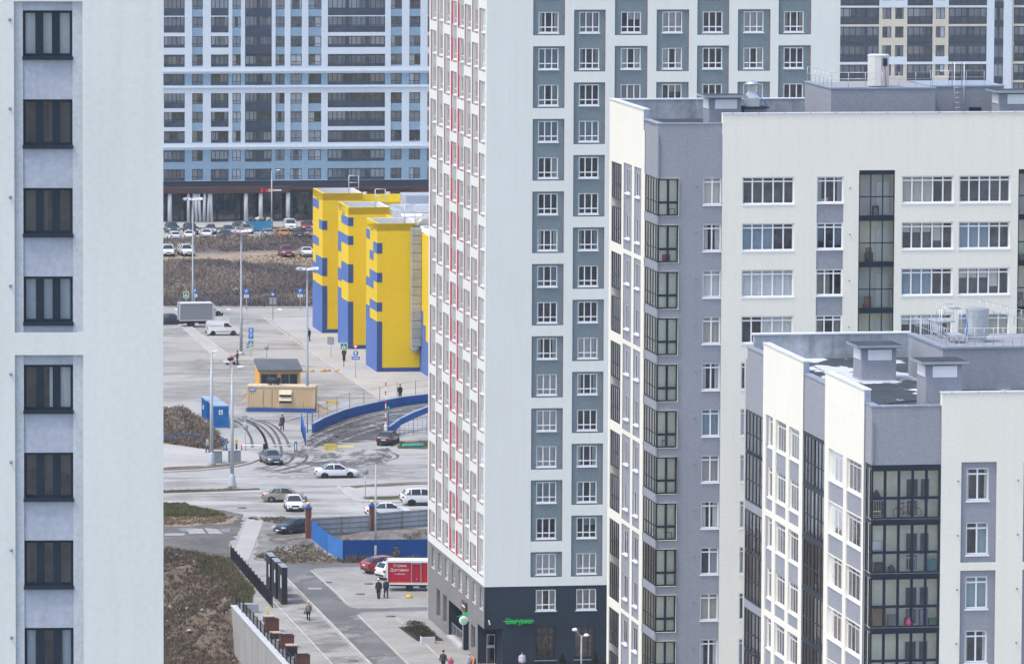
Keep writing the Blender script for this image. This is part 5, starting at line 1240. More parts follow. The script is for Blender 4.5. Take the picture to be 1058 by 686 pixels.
def car_meshes(kind):
    P = PROF[kind]; st = P['st']; b = MB(); g = MB(); rings = []
    for x, zb, zs, zt, w, wt in st:
        zm = zb + (zs - zb) * .55
        half = [(0, zb), (w * .84, zb), (w * .97, zb + .12), (w, zm), (w * .965, zs), (wt, zt - .035 * (zt - zs > .2)), (wt * .6, zt), ]
        ring = [(x, y, z) for y, z in half] + [(x, -y, z) for y, z in half[:0:-1]]
        rings.append(ring)
    n = len(rings[0]); b.v = [p for r in rings for p in r]; g.v = list(b.v)
    sidegl = (4, n - 5); g0, g1 = P['g0'], P['g1']
    for i in range(len(rings) - 1):
        for j in range(n):
            k = (j + 1) % n; f = (i * n + j, i * n + k, (i + 1) * n + k, (i + 1) * n + j)
            glass = False
            if j in (4, n - 5) and g0 <= i < g1: glass = True
            if j in (5, 6, n - 7, n - 6) and (i == g0 or i == g1 - 1): glass = True
            t = g if glass else b
            t.f.append(f); t.m.append(0); t.sm.append(True)
    b.f.append(tuple(range(n))[::-1]); b.m.append(0); b.sm.append(False)
    b.f.append(tuple((len(rings) - 1) * n + j for j in range(n))); b.m.append(0); b.sm.append(False)
    # pillars and roof edge in body colour
    for s in (1, -1):
        for i0 in (g0, g1 - 1):
            a, c = st[i0], st[i0 + 1]
            b.tube([(a[0], s * (a[4] * .965 if a[3] - a[2] < .2 else a[5]), a[2] if a[3] - a[2] < .2 else a[3] - .035), (c[0], s * (c[4] * .965 if c[3] - c[2] < .2 else c[5]), c[2] if c[3] - c[2] < .2 else c[3] - .035)], .045, 6)
        for xx in ((-.35,) if kind != 'suv' else (-.35, -1.35)):
            zs = st[5][2]; b.tube([(xx, s * st[5][4] * .968, zs), (xx, s * st[5][5], st[5][3] - .05)], .05, 6, 0)
    # fenders: black arches
    ar = MB(); wb, r, W = P['wb'], P['r'], P['W']
    for x in (-wb, wb):
        for s in (1, -1):
            ar.lathe([(.02, -.12), (r + .06, -.12), (r + .06, .006), (.02, .006)], 18, 0, T(x, s * W * .985, r) @ RX(-math.pi / 2 * s))
    lo = MB(); lo.box(-wb + r + .1, wb - r - .1, -W * .985, W * .985, st[5][1] - .02, st[5][1] + .1)
    xb = st[0][0]; xf = st[-1][0]
    for (x0, x1, zb) in ((xb - .02, xb + .1, st[0][1] - .08), (xf - .14, xf + .02, st[-1][1] - .1)): lo.bbox(x0, x1, -W * .78, W * .78, zb, zb + .2, .03)
    ar.add(lo)
    wh = MB(); wh.lathe([(r * .62, -.1), (r * .93, -.1), (r, -.07), (r, .06), (r * .93, .09), (r * .62, .09)], 20)
    rim = MB(); rim.lathe([(r * .64, .05), (r * .6, .085), (r * .3, .06), (.02, .07)], 20)
    for i in range(5): a = 2 * math.pi * i / 5; rim.box(r * .1, r * .6, -.035, .035, .06, .09, 0, RZ(a))
    mi = MB(); mi.bbox(-.1, .1, -.09, .09, -.06, .08, .03)
    f = st[-3]; hl = MB(); zh = st[-2][2] + .06; hl.bbox(-.22, .16, -.17, .17, -.075, .06, .03)
    rr = st[1]; tl = MB(); tl.bbox(-.06, .12, -.16, .16, -.1, .1, .03)
    gr = MB(); gr.bbox(-.05, .03, -.36, .36, -.09, .09, .02)
    pl = MB(); pl.box(-.015, .015, -.26, .26, -.055, .055)
    return dict(P=P, body=b.mesh('body', SILVER_P), window=g.mesh('window', CAR_GLASS), trim=ar.mesh('wheel_arches', PLASTIC), tyre=wh.mesh('wheel', RUBBER), rim=rim.mesh('rim', RIM), rimd=rim.mesh('rim', RIM_D), mirror=mi.mesh('mirror', PLASTIC), head=hl.mesh('headlight', LAMP), tail=tl.mesh('tail_light', TAIL), grille=gr.mesh('grille', PLASTIC), plate=pl.mesh('number_plate', PLATE))
CARM = {}
def car(kind, p, ang, pt, label, group=None, name='parked_car', cat='car', dark_rim=False, sc=1.0):
    if kind not in CARM: CARM[kind] = car_meshes(kind)
    C = CARM[kind]; P = C['P']; st = P['st']
    root = empty(name, (p.x, p.y, 0), ang, label, cat, group); root.matrix_basis = root.matrix_basis @ Matrix.Scale(sc, 4)
    b = link('body', C['body'], root); b.material_slots[0].link = 'OBJECT'; b.material_slots[0].material = pt
    link('window', C['window'], root); link('wheel_arches', C['trim'], root)
    for x in (-P['wb'], P['wb']):
        for s in (1, -1):
            w = link('wheel', C['tyre'], root, T(x, s * (P['W'] - .075), P['r']) @ RX(-math.pi / 2 * s)); link('rim', C['rimd'] if dark_rim else C['rim'], w)
    W = P['W']
    for s in (1, -1):
        f = st[-3]; link('headlight', C['head'], root, T(f[0] + .02, s * f[4] * .80, f[2] - .04) @ RZ(-s * .35))
        r = st[1]; link('tail_light', C['tail'], root, T(r[0] - .0, s * r[4] * .86, r[2] - .10) @ RZ(s * .25))
        a = st[P['g1'] - 1]; m = link('mirror', C['mirror'], root, T(st[P['g1']][0] - .25, s * (W + .07), a[2] + .06)); m.material_slots[0].link = 'OBJECT'; m.material_slots[0].material = pt
    f, r = st[-1], st[0]
    link('grille', C['grille'], root, T(f[0] - .01, 0, st[-2][2] - .04)); link('number_plate', C['plate'], root, T(f[0] + .035, 0, f[1] + .05)); link('number_plate', C['plate'], root, T(r[0] - .03, 0, r[2] - .02))
    return root
A0 = ROT; toward = ROT - math.pi / 2; away = ROT + math.pi / 2
mid = lambda x0, x1, yb, lift=0.9: GP((x0 + x1) / 2, yb) + Vector((0, lift, 0))
car('sedan', GP(347.5, 493.2), A0, WHITE_P, 'white sedan driving along the road past the muddy ramp', name='moving_car', dark_rim=True)
car('sedan', GP(280.2, 478.5), toward + .12, GREY_P, 'dirty grey sedan waiting at the white barrier boom', name='moving_car')
car('sedan', GP(401.0, 458.5), away - .38, BLACK_P, 'black sedan seen from behind at the foot of the muddy ramp')
car('sedan', GP(293.5, 518.0), A0 - .08, BEIGE_P, 'beige sedan behind the white hatchback near the brick pillar')
car('hatch', GP(303.5, 526.5), toward - .05, WHITE_P, 'white hatchback facing the camera in front of the beige sedan')
car('sedan', GP(305.5, 550.0), A0 + math.pi + .55, BLACK_P, 'black sedan half hidden behind the left brick pillar')
car('suv', GP(437.0, 521.5), A0 + .05, WHITE_P, 'white estate car by the verge at the corner of the white tower', dark_rim=True)
car('sedan', GP(401.0, 533.8), A0 + .03, WHITE_P, 'white car whose roof just shows above the grey fence')
car('coupe_suv', GP(398.0, 591.5), A0 + .33, RED_P, 'dark red coupe SUV beside the white SUV in the paved yard')
car('suv', GP(413.0, 598.0), A0 + .42, WHITE_P, 'white SUV between the dark red SUV and the red van box')
GRP = 'cars parked in the far lot before the blue block'
far = [('suv', 177.8, 241.2, -1, TEAL_P, 'dark green off-roader at the left end of the far parked row', 1), ('suv', 197.0, 242.0, -1, BLACK_P, 'black SUV in the far row behind the white saloon', 1), ('hatch', 217.8, 241.5, -1, SILVER_P, 'silver hatchback in the far row facing the camera', 1), ('sedan', 235.5, 242.3, -1, GREY_P, 'grey saloon in the far row with dark bonnet', 1), ('hatch', 246.5, 239.5, -1, GREY_P, 'small grey car left of the pale saloon by the skip', 1), ('sedan', 254.5, 241.0, -1, SILVER_P, 'pale saloon in the far row beside the blue skip', 1), ('jeep', 299.5, 238.6, -1, WHITE_P, 'boxy white off-roader in the far row', 1), ('suv', 317.5, 239.0, -1, DKRED_P, 'dark red SUV in the far row by the yellow building', 1),
       ('hatch', 180.0, 248.5, 1, WHITE_P, 'white hatchback seen from behind at the left of the nearer far row', 0), ('sedan', 195.8, 247.5, 1, WHITE_P, 'off-white saloon in the nearer far row behind the floodlight mast', 0), ('sedan', 212.8, 246.2, 1, WHITE_P, 'bright white saloon in the nearer far row', 0), ('sedan', 232.5, 247.3, 1, DKBLUE_P, 'dark blue saloon in the nearer far row', 0), ('hatch', 248.8, 246.3, 1, DKRED_P, 'dark red hatchback in the nearer far row', 0), ('hatch', 276.5, 245.8, 1, SILVER_P, 'pale silver hatchback right of the blue skip', 0), ('hatch', 291.0, 245.6, 1, ORANGE_P, 'orange taxi hatchback at the edge of the brush', 0), ('sedan', 307.5, 246.3, 1, BLACK_P, 'black saloon right of the orange taxi', 0), ('hatch', 321.0, 246.0, 1, GREY_P, 'grey hatchback beside the black saloon near the yellow building', 0),
       ('suv', 173.5, 264.5, -1, WHITE_P, 'white SUV at the left edge on the sandy track', 0), ('suv', 192.2, 264.3, -1, WHITE_P, 'white SUV on the sandy track left of the tall mast', 0), ('suv', 295.7, 265.3, -1, DKRED_P, 'dark red SUV on the sandy track facing the camera', 0), ('sedan', 316.5, 265.0, 1, WHITE_P, 'white saloon on the sandy track beside the yellow building', 0)]
for kind, px, py, d, pt, lab, far_ in far:
    car(kind, GP(px, py), (away if d > 0 else toward) + rnd.uniform(-.12, .12), pt, lab, GRP)
car('sedan', GP(176.5, 335.0), A0, DKBLUE_P, 'dark navy sedan behind the grey box truck')

def wheel(root, x, y, r, s, w=.26):
    t = MB(); t.lathe([(r * .6, -w / 2), (r * .93, -w / 2), (r, -w / 2 + .04), (r, w / 2 - .04), (r * .93, w / 2), (r * .6, w / 2)], 20)
    o = t.build('wheel', RUBBER, root, T(x, y, r) @ RX(-math.pi / 2 * s)); q = MB(); q.lathe([(r * .62, w * .3), (r * .5, w * .42), (r * .2, w * .3), (.02, w * .36)], 16); q.build('rim', RIM, o); return o
def box_truck():
    p = GP(209, 337.6); root = empty('box_truck', (p.x, p.y, 0), A0 + .03, 'white cabbed box truck with a grey cargo box in the car park', 'truck')
    b = MB(); b.bbox(-3.1, 1.25, -1.05, 1.05, .95, 3.15, .03); b.build('cargo_box', mat('grey_cargo_panel', (.235, .245, .27), .6, .06), root)
    e = MB()
    for x in (-3.1, 1.25):
        for y in (-1.05, 1.05): e.box(x - .05, x + .05, y - .05, y + .05, .93, 3.2)
    for y in (-1.05, 1.05): e.box(-3.15, 1.3, y - .05, y + .05, 3.1, 3.2); e.box(-3.15, 1.3, y - .05, y + .05, .88, .98)
    e.box(-3.0, 1.2, -1.0, 1.0, 3.155, 3.2); e.build('box_frame', mat('pale_truck_trim', (.6, .61, .62), .5), root)
    pr = [(1.35, .55), (1.35, 2.15), (1.75, 2.35), (2.2, 2.3), (2.75, 1.55), (3.35, 1.25), (3.45, .95), (3.45, .5)]
    c = MB(); rings = [[(x, y * (1 - .12 * (z > 1.6)), z) for x, z in pr] for y in (-.98, -.9, .9, .98)]
    c.loft(rings); c.build('cab', WHITE_P, root)
    d = MB(); d.loft([[(1.3, -.95, 2.4), (1.3, .95, 2.4), (1.3, .95, 3.1), (1.3, -.95, 3.1)], [(2.0, -.8, 2.35), (2.0, .8, 2.35), (2.0, .8, 2.42), (2.0, -.8, 2.42)]]); d.build('wind_deflector', WHITE_P, root)
    g = MB()
    for s in (-1, 1): g.prism([(1.6, 1.45), (1.6, 2.1), (2.15, 2.15), (2.62, 1.5)], s * .985, s * .99)
    g.poly([(2.25, -.8, 2.27), (2.25, .8, 2.27), (2.79, .85, 1.56), (2.79, -.85, 1.56)]); g.build('window', CAR_GLASS, root)
    u = MB(); u.box(-3.0, 3.0, -.45, .45, .55, .8); u.box(-.6, .5, -.95, -.5, .45, .85); u.bbox(3.35, 3.52, -.95, .95, .38, .7, .04); u.build('chassis', PLASTIC, root)
    for s in (1, -1):
        wheel(root, 2.55, s * .88, .38, s); wheel(root, -1.5, s * .86, .38, s, .3)
        h = MB(); h.bbox(-.1, .06, -.16, .16, -.1, .1, .03); h.build('headlight', LAMP, root, T(3.42, s * .72, 1.0))
        m = MB(); m.bbox(-.06, .06, -.1, .1, -.2, .2, .03); m.build('mirror', PLASTIC, root, T(2.5, s * 1.15, 1.75))
box_truck()
def panel_van():
    p = GP(230, 346.2); root = empty('panel_van', (p.x, p.y, 0), A0 - .02, 'white panel van parked in front of the grey box truck', 'van')
    b = MB(); pr = [(-2.1, .3), (-2.15, 1.0), (-2.05, 1.72), (-1.7, 1.82), (.3, 1.84), (.75, 1.72), (1.3, 1.15), (1.95, .98), (2.12, .75), (2.12, .32)]
    b.loft([[(x, y * (1 if z < 1.2 else f), z) for x, z in pr] for y, f in ((-.86, .88), (-.84, .84), (.84, .84), (.86, .88))]); b.build('body', WHITE_P, root)
    g = MB()
    for s in (-1, 1): g.prism([(.1, 1.12), (.1, 1.62), (.62, 1.62), (1.1, 1.12)], s * .845, s * .862)
    g.poly([(.78, -.66, 1.70), (.78, .66, 1.70), (1.31, .72, 1.17), (1.31, -.72, 1.17)]); g.poly([(-2.1, -.6, 1.1), (-2.1, .6, 1.1), (-2.06, .58, 1.6), (-2.06, -.58, 1.6)]); g.build('window', CAR_GLASS, root)
    t = MB()
    for x in (-1.32, 1.3):
        for s in (1, -1): t.lathe([(.02, -.1), (.36, -.1), (.36, .005), (.02, .005)], 16, 0, T(x, s * .86, .31) @ RX(-math.pi / 2 * s))
    t.bbox(2.02, 2.2, -.82, .82, .28, .55, .04); t.bbox(-2.22, -2.05, -.82, .82, .28, .52, .04)
    for s in (1, -1): t.box(-.9, .95, s * .865 - .01, s * .865 + .01, .5, .58)
    t.build('trim', PLASTIC, root)
    for s in (1, -1):
        wheel(root, -1.32, s * .79, .31, s, .2); wheel(root, 1.3, s * .79, .31, s, .2)
        h = MB(); h.bbox(-.14, .06, -.15, .15, -.1, .1, .03); h.build('headlight', LAMP, root, T(2.05, s * .66, .85))
        h = MB(); h.bbox(-.03, .06, -.08, .08, -.2, .2, .02); h.build('tail_light', TAIL, root, T(-2.12, s * .78, 1.0))
        m = MB(); m.bbox(-.06, .06, -.08, .08, -.08, .1, .03); m.build('mirror', PLASTIC, root, T(1.0, s * .96, 1.2))
        l = MB(); l.box(-1.9, -.2, s * .862 - .004, s * .862 + .004, 1.27, 1.31); l.build('side_rail', PLASTIC, root)
panel_van()
def red_box_van():
    a = A0 - .18; p = GP(424, 611.5) + UY * 1.2
    root = empty('delivery_van', (p.x, p.y, 0), a, 'delivery van with a red lettered cargo box and white frame', 'van')
    red = mat('red_cargo_panel', (.42, .012, .035), .5, .05)
    b = MB(); b.box(-1.9, 1.9, -1.0, 1.0, .72, 2.75); b.build('cargo_box', red, root)
    f = MB()
    for x in (-1.9, 1.9):
        for y in (-1.0, 1.0): f.box(x - .09, x + .09, y - .09, y + .09, .68, 2.82)
    for y in (-1.0, 1.0): f.box(-1.81, 1.81, y - .07, y + .07, 2.66, 2.82); f.box(-1.81, 1.81, y - .07, y + .07, .66, .80)
    f.box(-1.81, 1.81, -.92, .92, 2.76, 2.83); f.box(-1.97, -1.915, -.9, .9, .72, 2.7); f.build('box_frame', mat('white_truck_trim', (.72, .73, .74), .5), root)
    d = MB(); d.box(.28, .36, -1.06, -1.0, .82, 2.62); d.box(1.12, 1.2, -1.06, -1.0, .82, 2.62); d.box(.36, 1.12, -1.06, -1.0, 2.54, 2.62); d.box(.36, 1.12, -1.05, -1.0, .82, .88); d.box(.74, .84, -1.07, -1.0, 1.1, 1.25); d.build('side_door', mat('grey_door_trim', (.3, .3, .32), .5), root)
    o = MB(); o.box(-1.8, 1.8, -1.012, -1.003, .83, .89); o.build('orange_stripe', mat('orange_stripe', (.75, .25, .03), .5), root)
    lettering('Сервис', .34, PLATE, root, T(-.72, -1.012, 2.38), .006); lettering('Доставки', .36, PLATE, root, T(-.78, -1.012, 1.98), .006); lettering('с заботой', .2, PLATE, root, T(-.72, -1.012, 1.62), .005)
    c = MB(); c.box(-1.7, 3.4, -.5, .5, .45, .62); c.bbox(1.0, 1.6, -.9, -.5, .35, .66, .03); c.build('chassis', PLASTIC, root)
    cab = MB(); pr = [(2.1, .5), (2.1, 2.2), (2.9, 2.2), (3.6, 1.4), (4.0, 1.2), (4.05, .5)]
    cab.prism(pr, -.95, .95); cab.build('cab', DKBLUE_P, root)
    g = MB(); g.prism([(2.5, 1.4), (2.5, 2.05), (2.85, 2.05), (3.4, 1.4)], -.962, -.955); g.poly([(2.95, -.8, 2.17), (2.95, .8, 2.17), (3.6, .85, 1.43), (3.6, -.85, 1.43)]); g.build('window', CAR_GLASS, root)
    for s in (1, -1):
        wheel(root, .1, s * .86, .34, s, .24); wheel(root, 3.1, s * .86, .34, s, .24)
        t = MB(); t.bbox(-.03, .03, -.12, .12, -.06, .06, .02); t.build('tail_light', TAIL, root, T(-2.0, s * .75, .6))
red_box_van()
def half_ball(px, py, r=.28, lab=None, m=None):
    p = GP(px, py); b = MB(); b.lathe([(r, 0), (r * .97, r * .3), (r * .75, r * .68), (r * .4, r * .92), (.01, r)], 16)
    o = b.build('parking_hemisphere', m or mat('yellow_concrete_paint', (.60, .40, .04), .7, .12), None, T(p.x, p.y, .04)); return tag(o, lab, 'bollard')
half_ball(422.8, 617.8, .33, 'yellow hemisphere bollard by the wheel of the red delivery van'); half_ball(444.2, 617.0, .33, 'yellow hemisphere bollard near the rear corner of the grey tower base')
OCH = mat('ochre_concrete', (.52, .33, .12), .8, .15)
for i, (px, py) in enumerate(((310.5, 384.2), (314.7, 384.2), (322.3, 384.1), (333.8, 383.9), (339.0, 383.6), (348.3, 383.9))):
    o = half_ball(px, py, .32, 'ochre hemisphere bollard in the line across the mall drive', OCH); o['group'] = 'ochre hemisphere bollards across the mall drive'
# ================================================================ SMALLER BUILDINGS AND STREET FURNITURE
YEL = mat('yellow_mall_panel', (.73, .51, .010), .75, .05, .15, 3, .04)
BLU = mat('blue_mall_panel', (.085, .155, .40), .75, .06, .2, 3, .05)
BLU_D = mat('shade_blue_and_navy', (.035, .075, .24), .75, .06, .2, 3, .05)  # BLU with shade painted in for the fin fronts; plain navy elsewhere
WROOF = mat('white_roof_membrane', (.78, .79, .80), .8, .06, .1, 2, .05)
def mall():
    c = GP(389.4, 384.6); loc = Vector((c.x, c.y, 0)); rm = rootM_of(loc, ROT)
    root = empty('shopping_mall', loc, ROT, 'yellow and blue shopping mall with three tall fins and a white roof', 'building')
    inv = rm.inverted()
    fins = []; FW, FD = 5.25, 9.1
    offs = [Vector((0, 0, 0)), inv @ Vector((GP(359.7, 361).x, GP(359.7, 361).y, 0)), inv @ Vector((GP(333, 344.5).x, GP(333, 344.5).y, 0))]
    # blue patches on the narrow face: (col 0..2 of 3 from the far edge, width in cols, z fractions from the top)
    pats = [[(0, 1, .068, .13), (2, 1, .13, .20), (1, 1, .20, .26), (1, 2, .33, .394), (0, 2, .392, .45), (1, 2, .53, .59)],
            [(1, 2, .07, .13), (0, 3, .20, .263), (0, .9, .262, .34), (1, 2, .40, .53), (0, 1, .46, .55)],
            [(0, 1.87, .065, .125), (2, 1, .195, .26), (0, 1.87, .33, .39), (1, 2, .46, .59), (0, 1, .52, .60)]]
    solid = [(.583, .658, 1), (.60, .663, 1), (.655, .66, 1)]      # where the solid blue base begins: far third, the rest
    hs = [(0, 231.3, 389.6), (1, 214.6, 359.7), (2, 200, 333)]
    for i, o in enumerate(offs):
        py, px = hs[i][1], hs[i][2]
        n = UY; wp = rm @ o; z = plane_hit(px, py, wp, -n).z
        b = MB(); x0, y0 = o.x, o.y; cell = FD / 3
        # walls
        b.poly([(x0, y0, 0), (x0 + FW, y0, 0), (x0 + FW, y0, z), (x0, y0, z)], 0); b.poly([(x0 + FW, y0, 0), (x0 + FW, y0 + FD, 0), (x0 + FW, y0 + FD, z), (x0 + FW, y0, z)], 0); b.poly([(x0, y0 + FD, 0), (x0 + FW, y0 + FD, 0), (x0 + FW, y0 + FD, z), (x0, y0 + FD, z)], 0)
        b.poly([(x0, y0, 0), (x0, y0 + FD, 0), (x0, y0 + FD, z), (x0, y0, z)], 0)
        b.poly([(x0, y0, z - .9), (x0 + FW, y0, z - .9), (x0 + FW, y0 + FD, z - .9), (x0, y0 + FD, z - .9)], 3)
        t = .3     # parapet inner faces and top
        b.box(x0, x0 + FW, y0, y0 + t, z - .9, z + .02, 0, None, 'b'); b.box(x0, x0 + FW, y0 + FD - t, y0 + FD, z - .9, z + .02, 4, None, 'b'); b.box(x0, x0 + t, y0 + t + .002, y0 + FD - t - .002, z - .9, z + .018, 0, None, 'b'); b.box(x0 + FW - t, x0 + FW, y0 + t + .002, y0 + FD - t - .002, z - .9, z + .018, 4, None, 'b')
        fo = b.build('fin_tower', [YEL, BLU, BLU_D, ROOF, WROOF], root); fins.append(fo)
        p = MB(); e = .035; k = .62        # strip wrapped round the corner
        zl = z * .405
        for c0, wd, t0, t1 in pats[i]:
            ya = y0 + FD - c0 * cell; yb = max(y0, y0 + FD - (c0 + wd) * cell); za, zb = z * (1 - t0), z * (1 - t1)
            p.box(x0 - e, x0 - .002, yb - (e if yb <= y0 + .01 else 0), ya, zb, za, 0)
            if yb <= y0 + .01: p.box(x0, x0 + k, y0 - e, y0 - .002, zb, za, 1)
        sf, sn, _ = solid[i]; yt = y0 + FD * .667
        p.box(x0 - e, x0 - .002, y0 - e, yt, 0, z * (1 - sn), 0); p.box(x0 - e, x0 - .002, yt + .002, y0 + FD, 0, z * (1 - sf), 0)
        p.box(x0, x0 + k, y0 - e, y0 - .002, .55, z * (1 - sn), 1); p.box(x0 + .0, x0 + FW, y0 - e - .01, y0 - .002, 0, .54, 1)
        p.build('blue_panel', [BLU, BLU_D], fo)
        l = MB()
        lx = x0 + FW - .7; zz = z
        for q in (0, 1.3): l.tube([(lx + q, y0 + FD - 1.2, z - .9), (lx + q, y0 + FD - 1.2, z + 1.7)], .05, 6)
        for h in (1.7, .8, .1): l.tube([(lx, y0 + FD - 1.2, z + h), (lx + 1.3, y0 + FD - 1.2, z + h)], .05, 6)
        l.build('access_frame', METAL, fo)
        q = MB(); q.box(x0 - .06, x0 - .005, y0 + FD * .38, y0 + FD * .55, z - 1.05, z - .95); q.build('rain_spout', DARK_PVC, fo)
    # main hall behind the fins: its left face runs along the fins' inner ends
    zr = plane_hit(437.5, 243.2, rm @ Vector((FW + .3, 0, 0)), UX).z
    b = MB(); X0 = FW + .02; Y0, X1 = -26.0, 75.0; Y1 = (inv @ (CAM + ray(415, 202) * ((zr + .8 - CAM_H) / ray(415, 202).z))).y
    b.poly([(X0, Y0, 4.2), (X0, Y1, 4.2), (X0, Y1, zr), (X0, Y0, zr)], 0); b.poly([(X0, Y0, 0), (X0, Y1, 0), (X0, Y1, 4.2), (X0, Y0, 4.2)], 1)
    b.poly([(X0, Y0, 4.2), (X1, Y0, 4.2), (X1, Y0, zr), (X0, Y0, zr)], 0); b.poly([(X0, Y0, 0), (X1, Y0, 0), (X1, Y0, 4.2), (X0, Y0, 4.2)], 1)
    b.poly([(X1, Y0, 0), (X1, Y1, 0), (X1, Y1, zr), (X1, Y0, zr)], 0); b.poly([(X0, Y1, 0), (X1, Y1, 0), (X1, Y1, zr), (X0, Y1, zr)], 0)
    b.poly([(X0, Y0, zr - .5), (X1, Y0, zr - .5), (X1, Y1, zr - .5), (X0, Y1, zr - .5)], 2)
    b.box(X0 - .02, X0 + .4, Y0, Y1, zr - .02, zr + .25, 0); b.box(X0 + .41, X1, Y1 - .4, Y1, zr - .02, zr + 1.0, 0); b.build('hall', [YEL, BLU, WROOF], root)
    bl = MB()
    for yb in (-2.6, -4.6): bl.box(X0 - .035, X0 - .004, yb, yb + 1.7, 4.2 if yb < -3 else 4.2, 6.0 if yb < -3 else 7.6)
    bl.build('blue_panel', BLU, root)
    # roof ducts and units
    m = MB()
    def duct(pts, w): 
        for p, q in zip(pts[:-1], pts[1:]):
            x0, x1 = min(p[0], q[0]) - w / 2, max(p[0], q[0]) + w / 2; y0, y1 = min(p[1], q[1]) - w / 2, max(p[1], q[1]) + w / 2; z0, z1 = min(p[2], q[2]) - w / 2, max(p[2], q[2]) + w / 2; m.bbox(x0, x1, y0, y1, z0, z1, .12)
    duct([(X0 + 1, 34, zr + .6), (X0 + 14, 34, zr + .6)], 1.1); duct([(X0 + 1, 34, zr + .6), (X0 + 1, 26, zr + .6)], 1.1); duct([(X0 + 9, 34, zr + .6), (X0 + 9, 22, zr + .6)], 1.0)
    m.bbox(X0 + 4, X0 + 10.5, 40, 43, zr - .5, zr + 2.0, .1); m.bbox(X0 + 3.0, X0 + 6.5, 16, 18, zr - .5, zr + 1.2, .1); m.build('roof_unit', METAL, root)
    m = MB(); m.box(X0 + 4.4, X0 + 10, 39.95, 39.99, zr + .3, zr + 1.7); m.build('unit_grille', COPING_G, root)
    # quilted vertical duct between the third fin and the hall wall
    d = MB(); yd = -.7; xd0, xd1 = FW + .12 - 1.3, FW + .0
    zt = zr + 1.0; n = 14
    for i in range(n): d.bbox(FW + .04 - 1.25, FW + .0, -1.32, -.04, 3.2 + (zt - 3.2) * i / n + .015, 3.2 + (zt - 3.2) * (i + 1) / n - .015, .05)
    d.tube([(FW - .6, -.68, zt - .1), (FW - .5, -.68, zt + .5), (FW + .2, -.68, zt + .8), (FW + 6, -.68, zt + .8)], .6, 12); d.lathe([(.15, 0), (.62, .5), (.62, .9)], 10, 0, T(FW - .62, -.68, 2.3)); d.build('air_duct', mat('duct_cladding', (.40, .40, .36), .5, .15, .5, 3, .1, metal=.3), root)
    gr = MB(); gr.box(-.05, -.038, FD * .5, FD * .75, 2.6, 3.2)
    return root
mall()
mb = MB(); p = GP(438.8, 365.0)

def kiosk():
    Y = 722.0; p = GP(254.5, 420) ; a = A0 - R(4)
    q0 = at_depth(268.0, 400, 713.5); loc = Vector((q0.x, q0.y, 0)); root = empty('orange_kiosk', loc, a, 'orange kiosk with a sloping dark roof behind the beige generator container', 'kiosk')
    W, D, H0, H1 = 4.75, 9.0, 3.9, 4.5
    z_e = at_depth(268, 383.8, 713.5).z
    org = mat('orange_cladding', (.74, .36, .045), .7, .06)
    b = MB(); b.box(0, W, 0, D, 0, z_e); b.build('wall', org, root)
    r = MB(); r.loft([[(-.15, -.35, z_e + .02), (W + .25, -.35, z_e + .02), (W + .25, -.35, z_e + .2), (-.15, -.35, z_e + .2)], [(-.15, D + .2, z_e + .35), (W + .25, D + .2, z_e + .35), (W + .25, D + .2, z_e + .55), (-.15, D + .2, z_e + .55)]]); r.build('roof', mat('dark_sheet_roof', (.10, .11, .125), .7, .15, .4, 3, .1), root)
    for x in (.1, 2.45):
        m, g = window_mbs(2.0, 1.5, 2, None, .09, .09, .08, sill=False); o = m.build('window', mat('grey_kiosk_frame', (.2, .22, .26), .5), root, T(x, -.1, z_e - 1.75)); g.build('pane', CAR_GLASS, o)
    return root
kiosk()
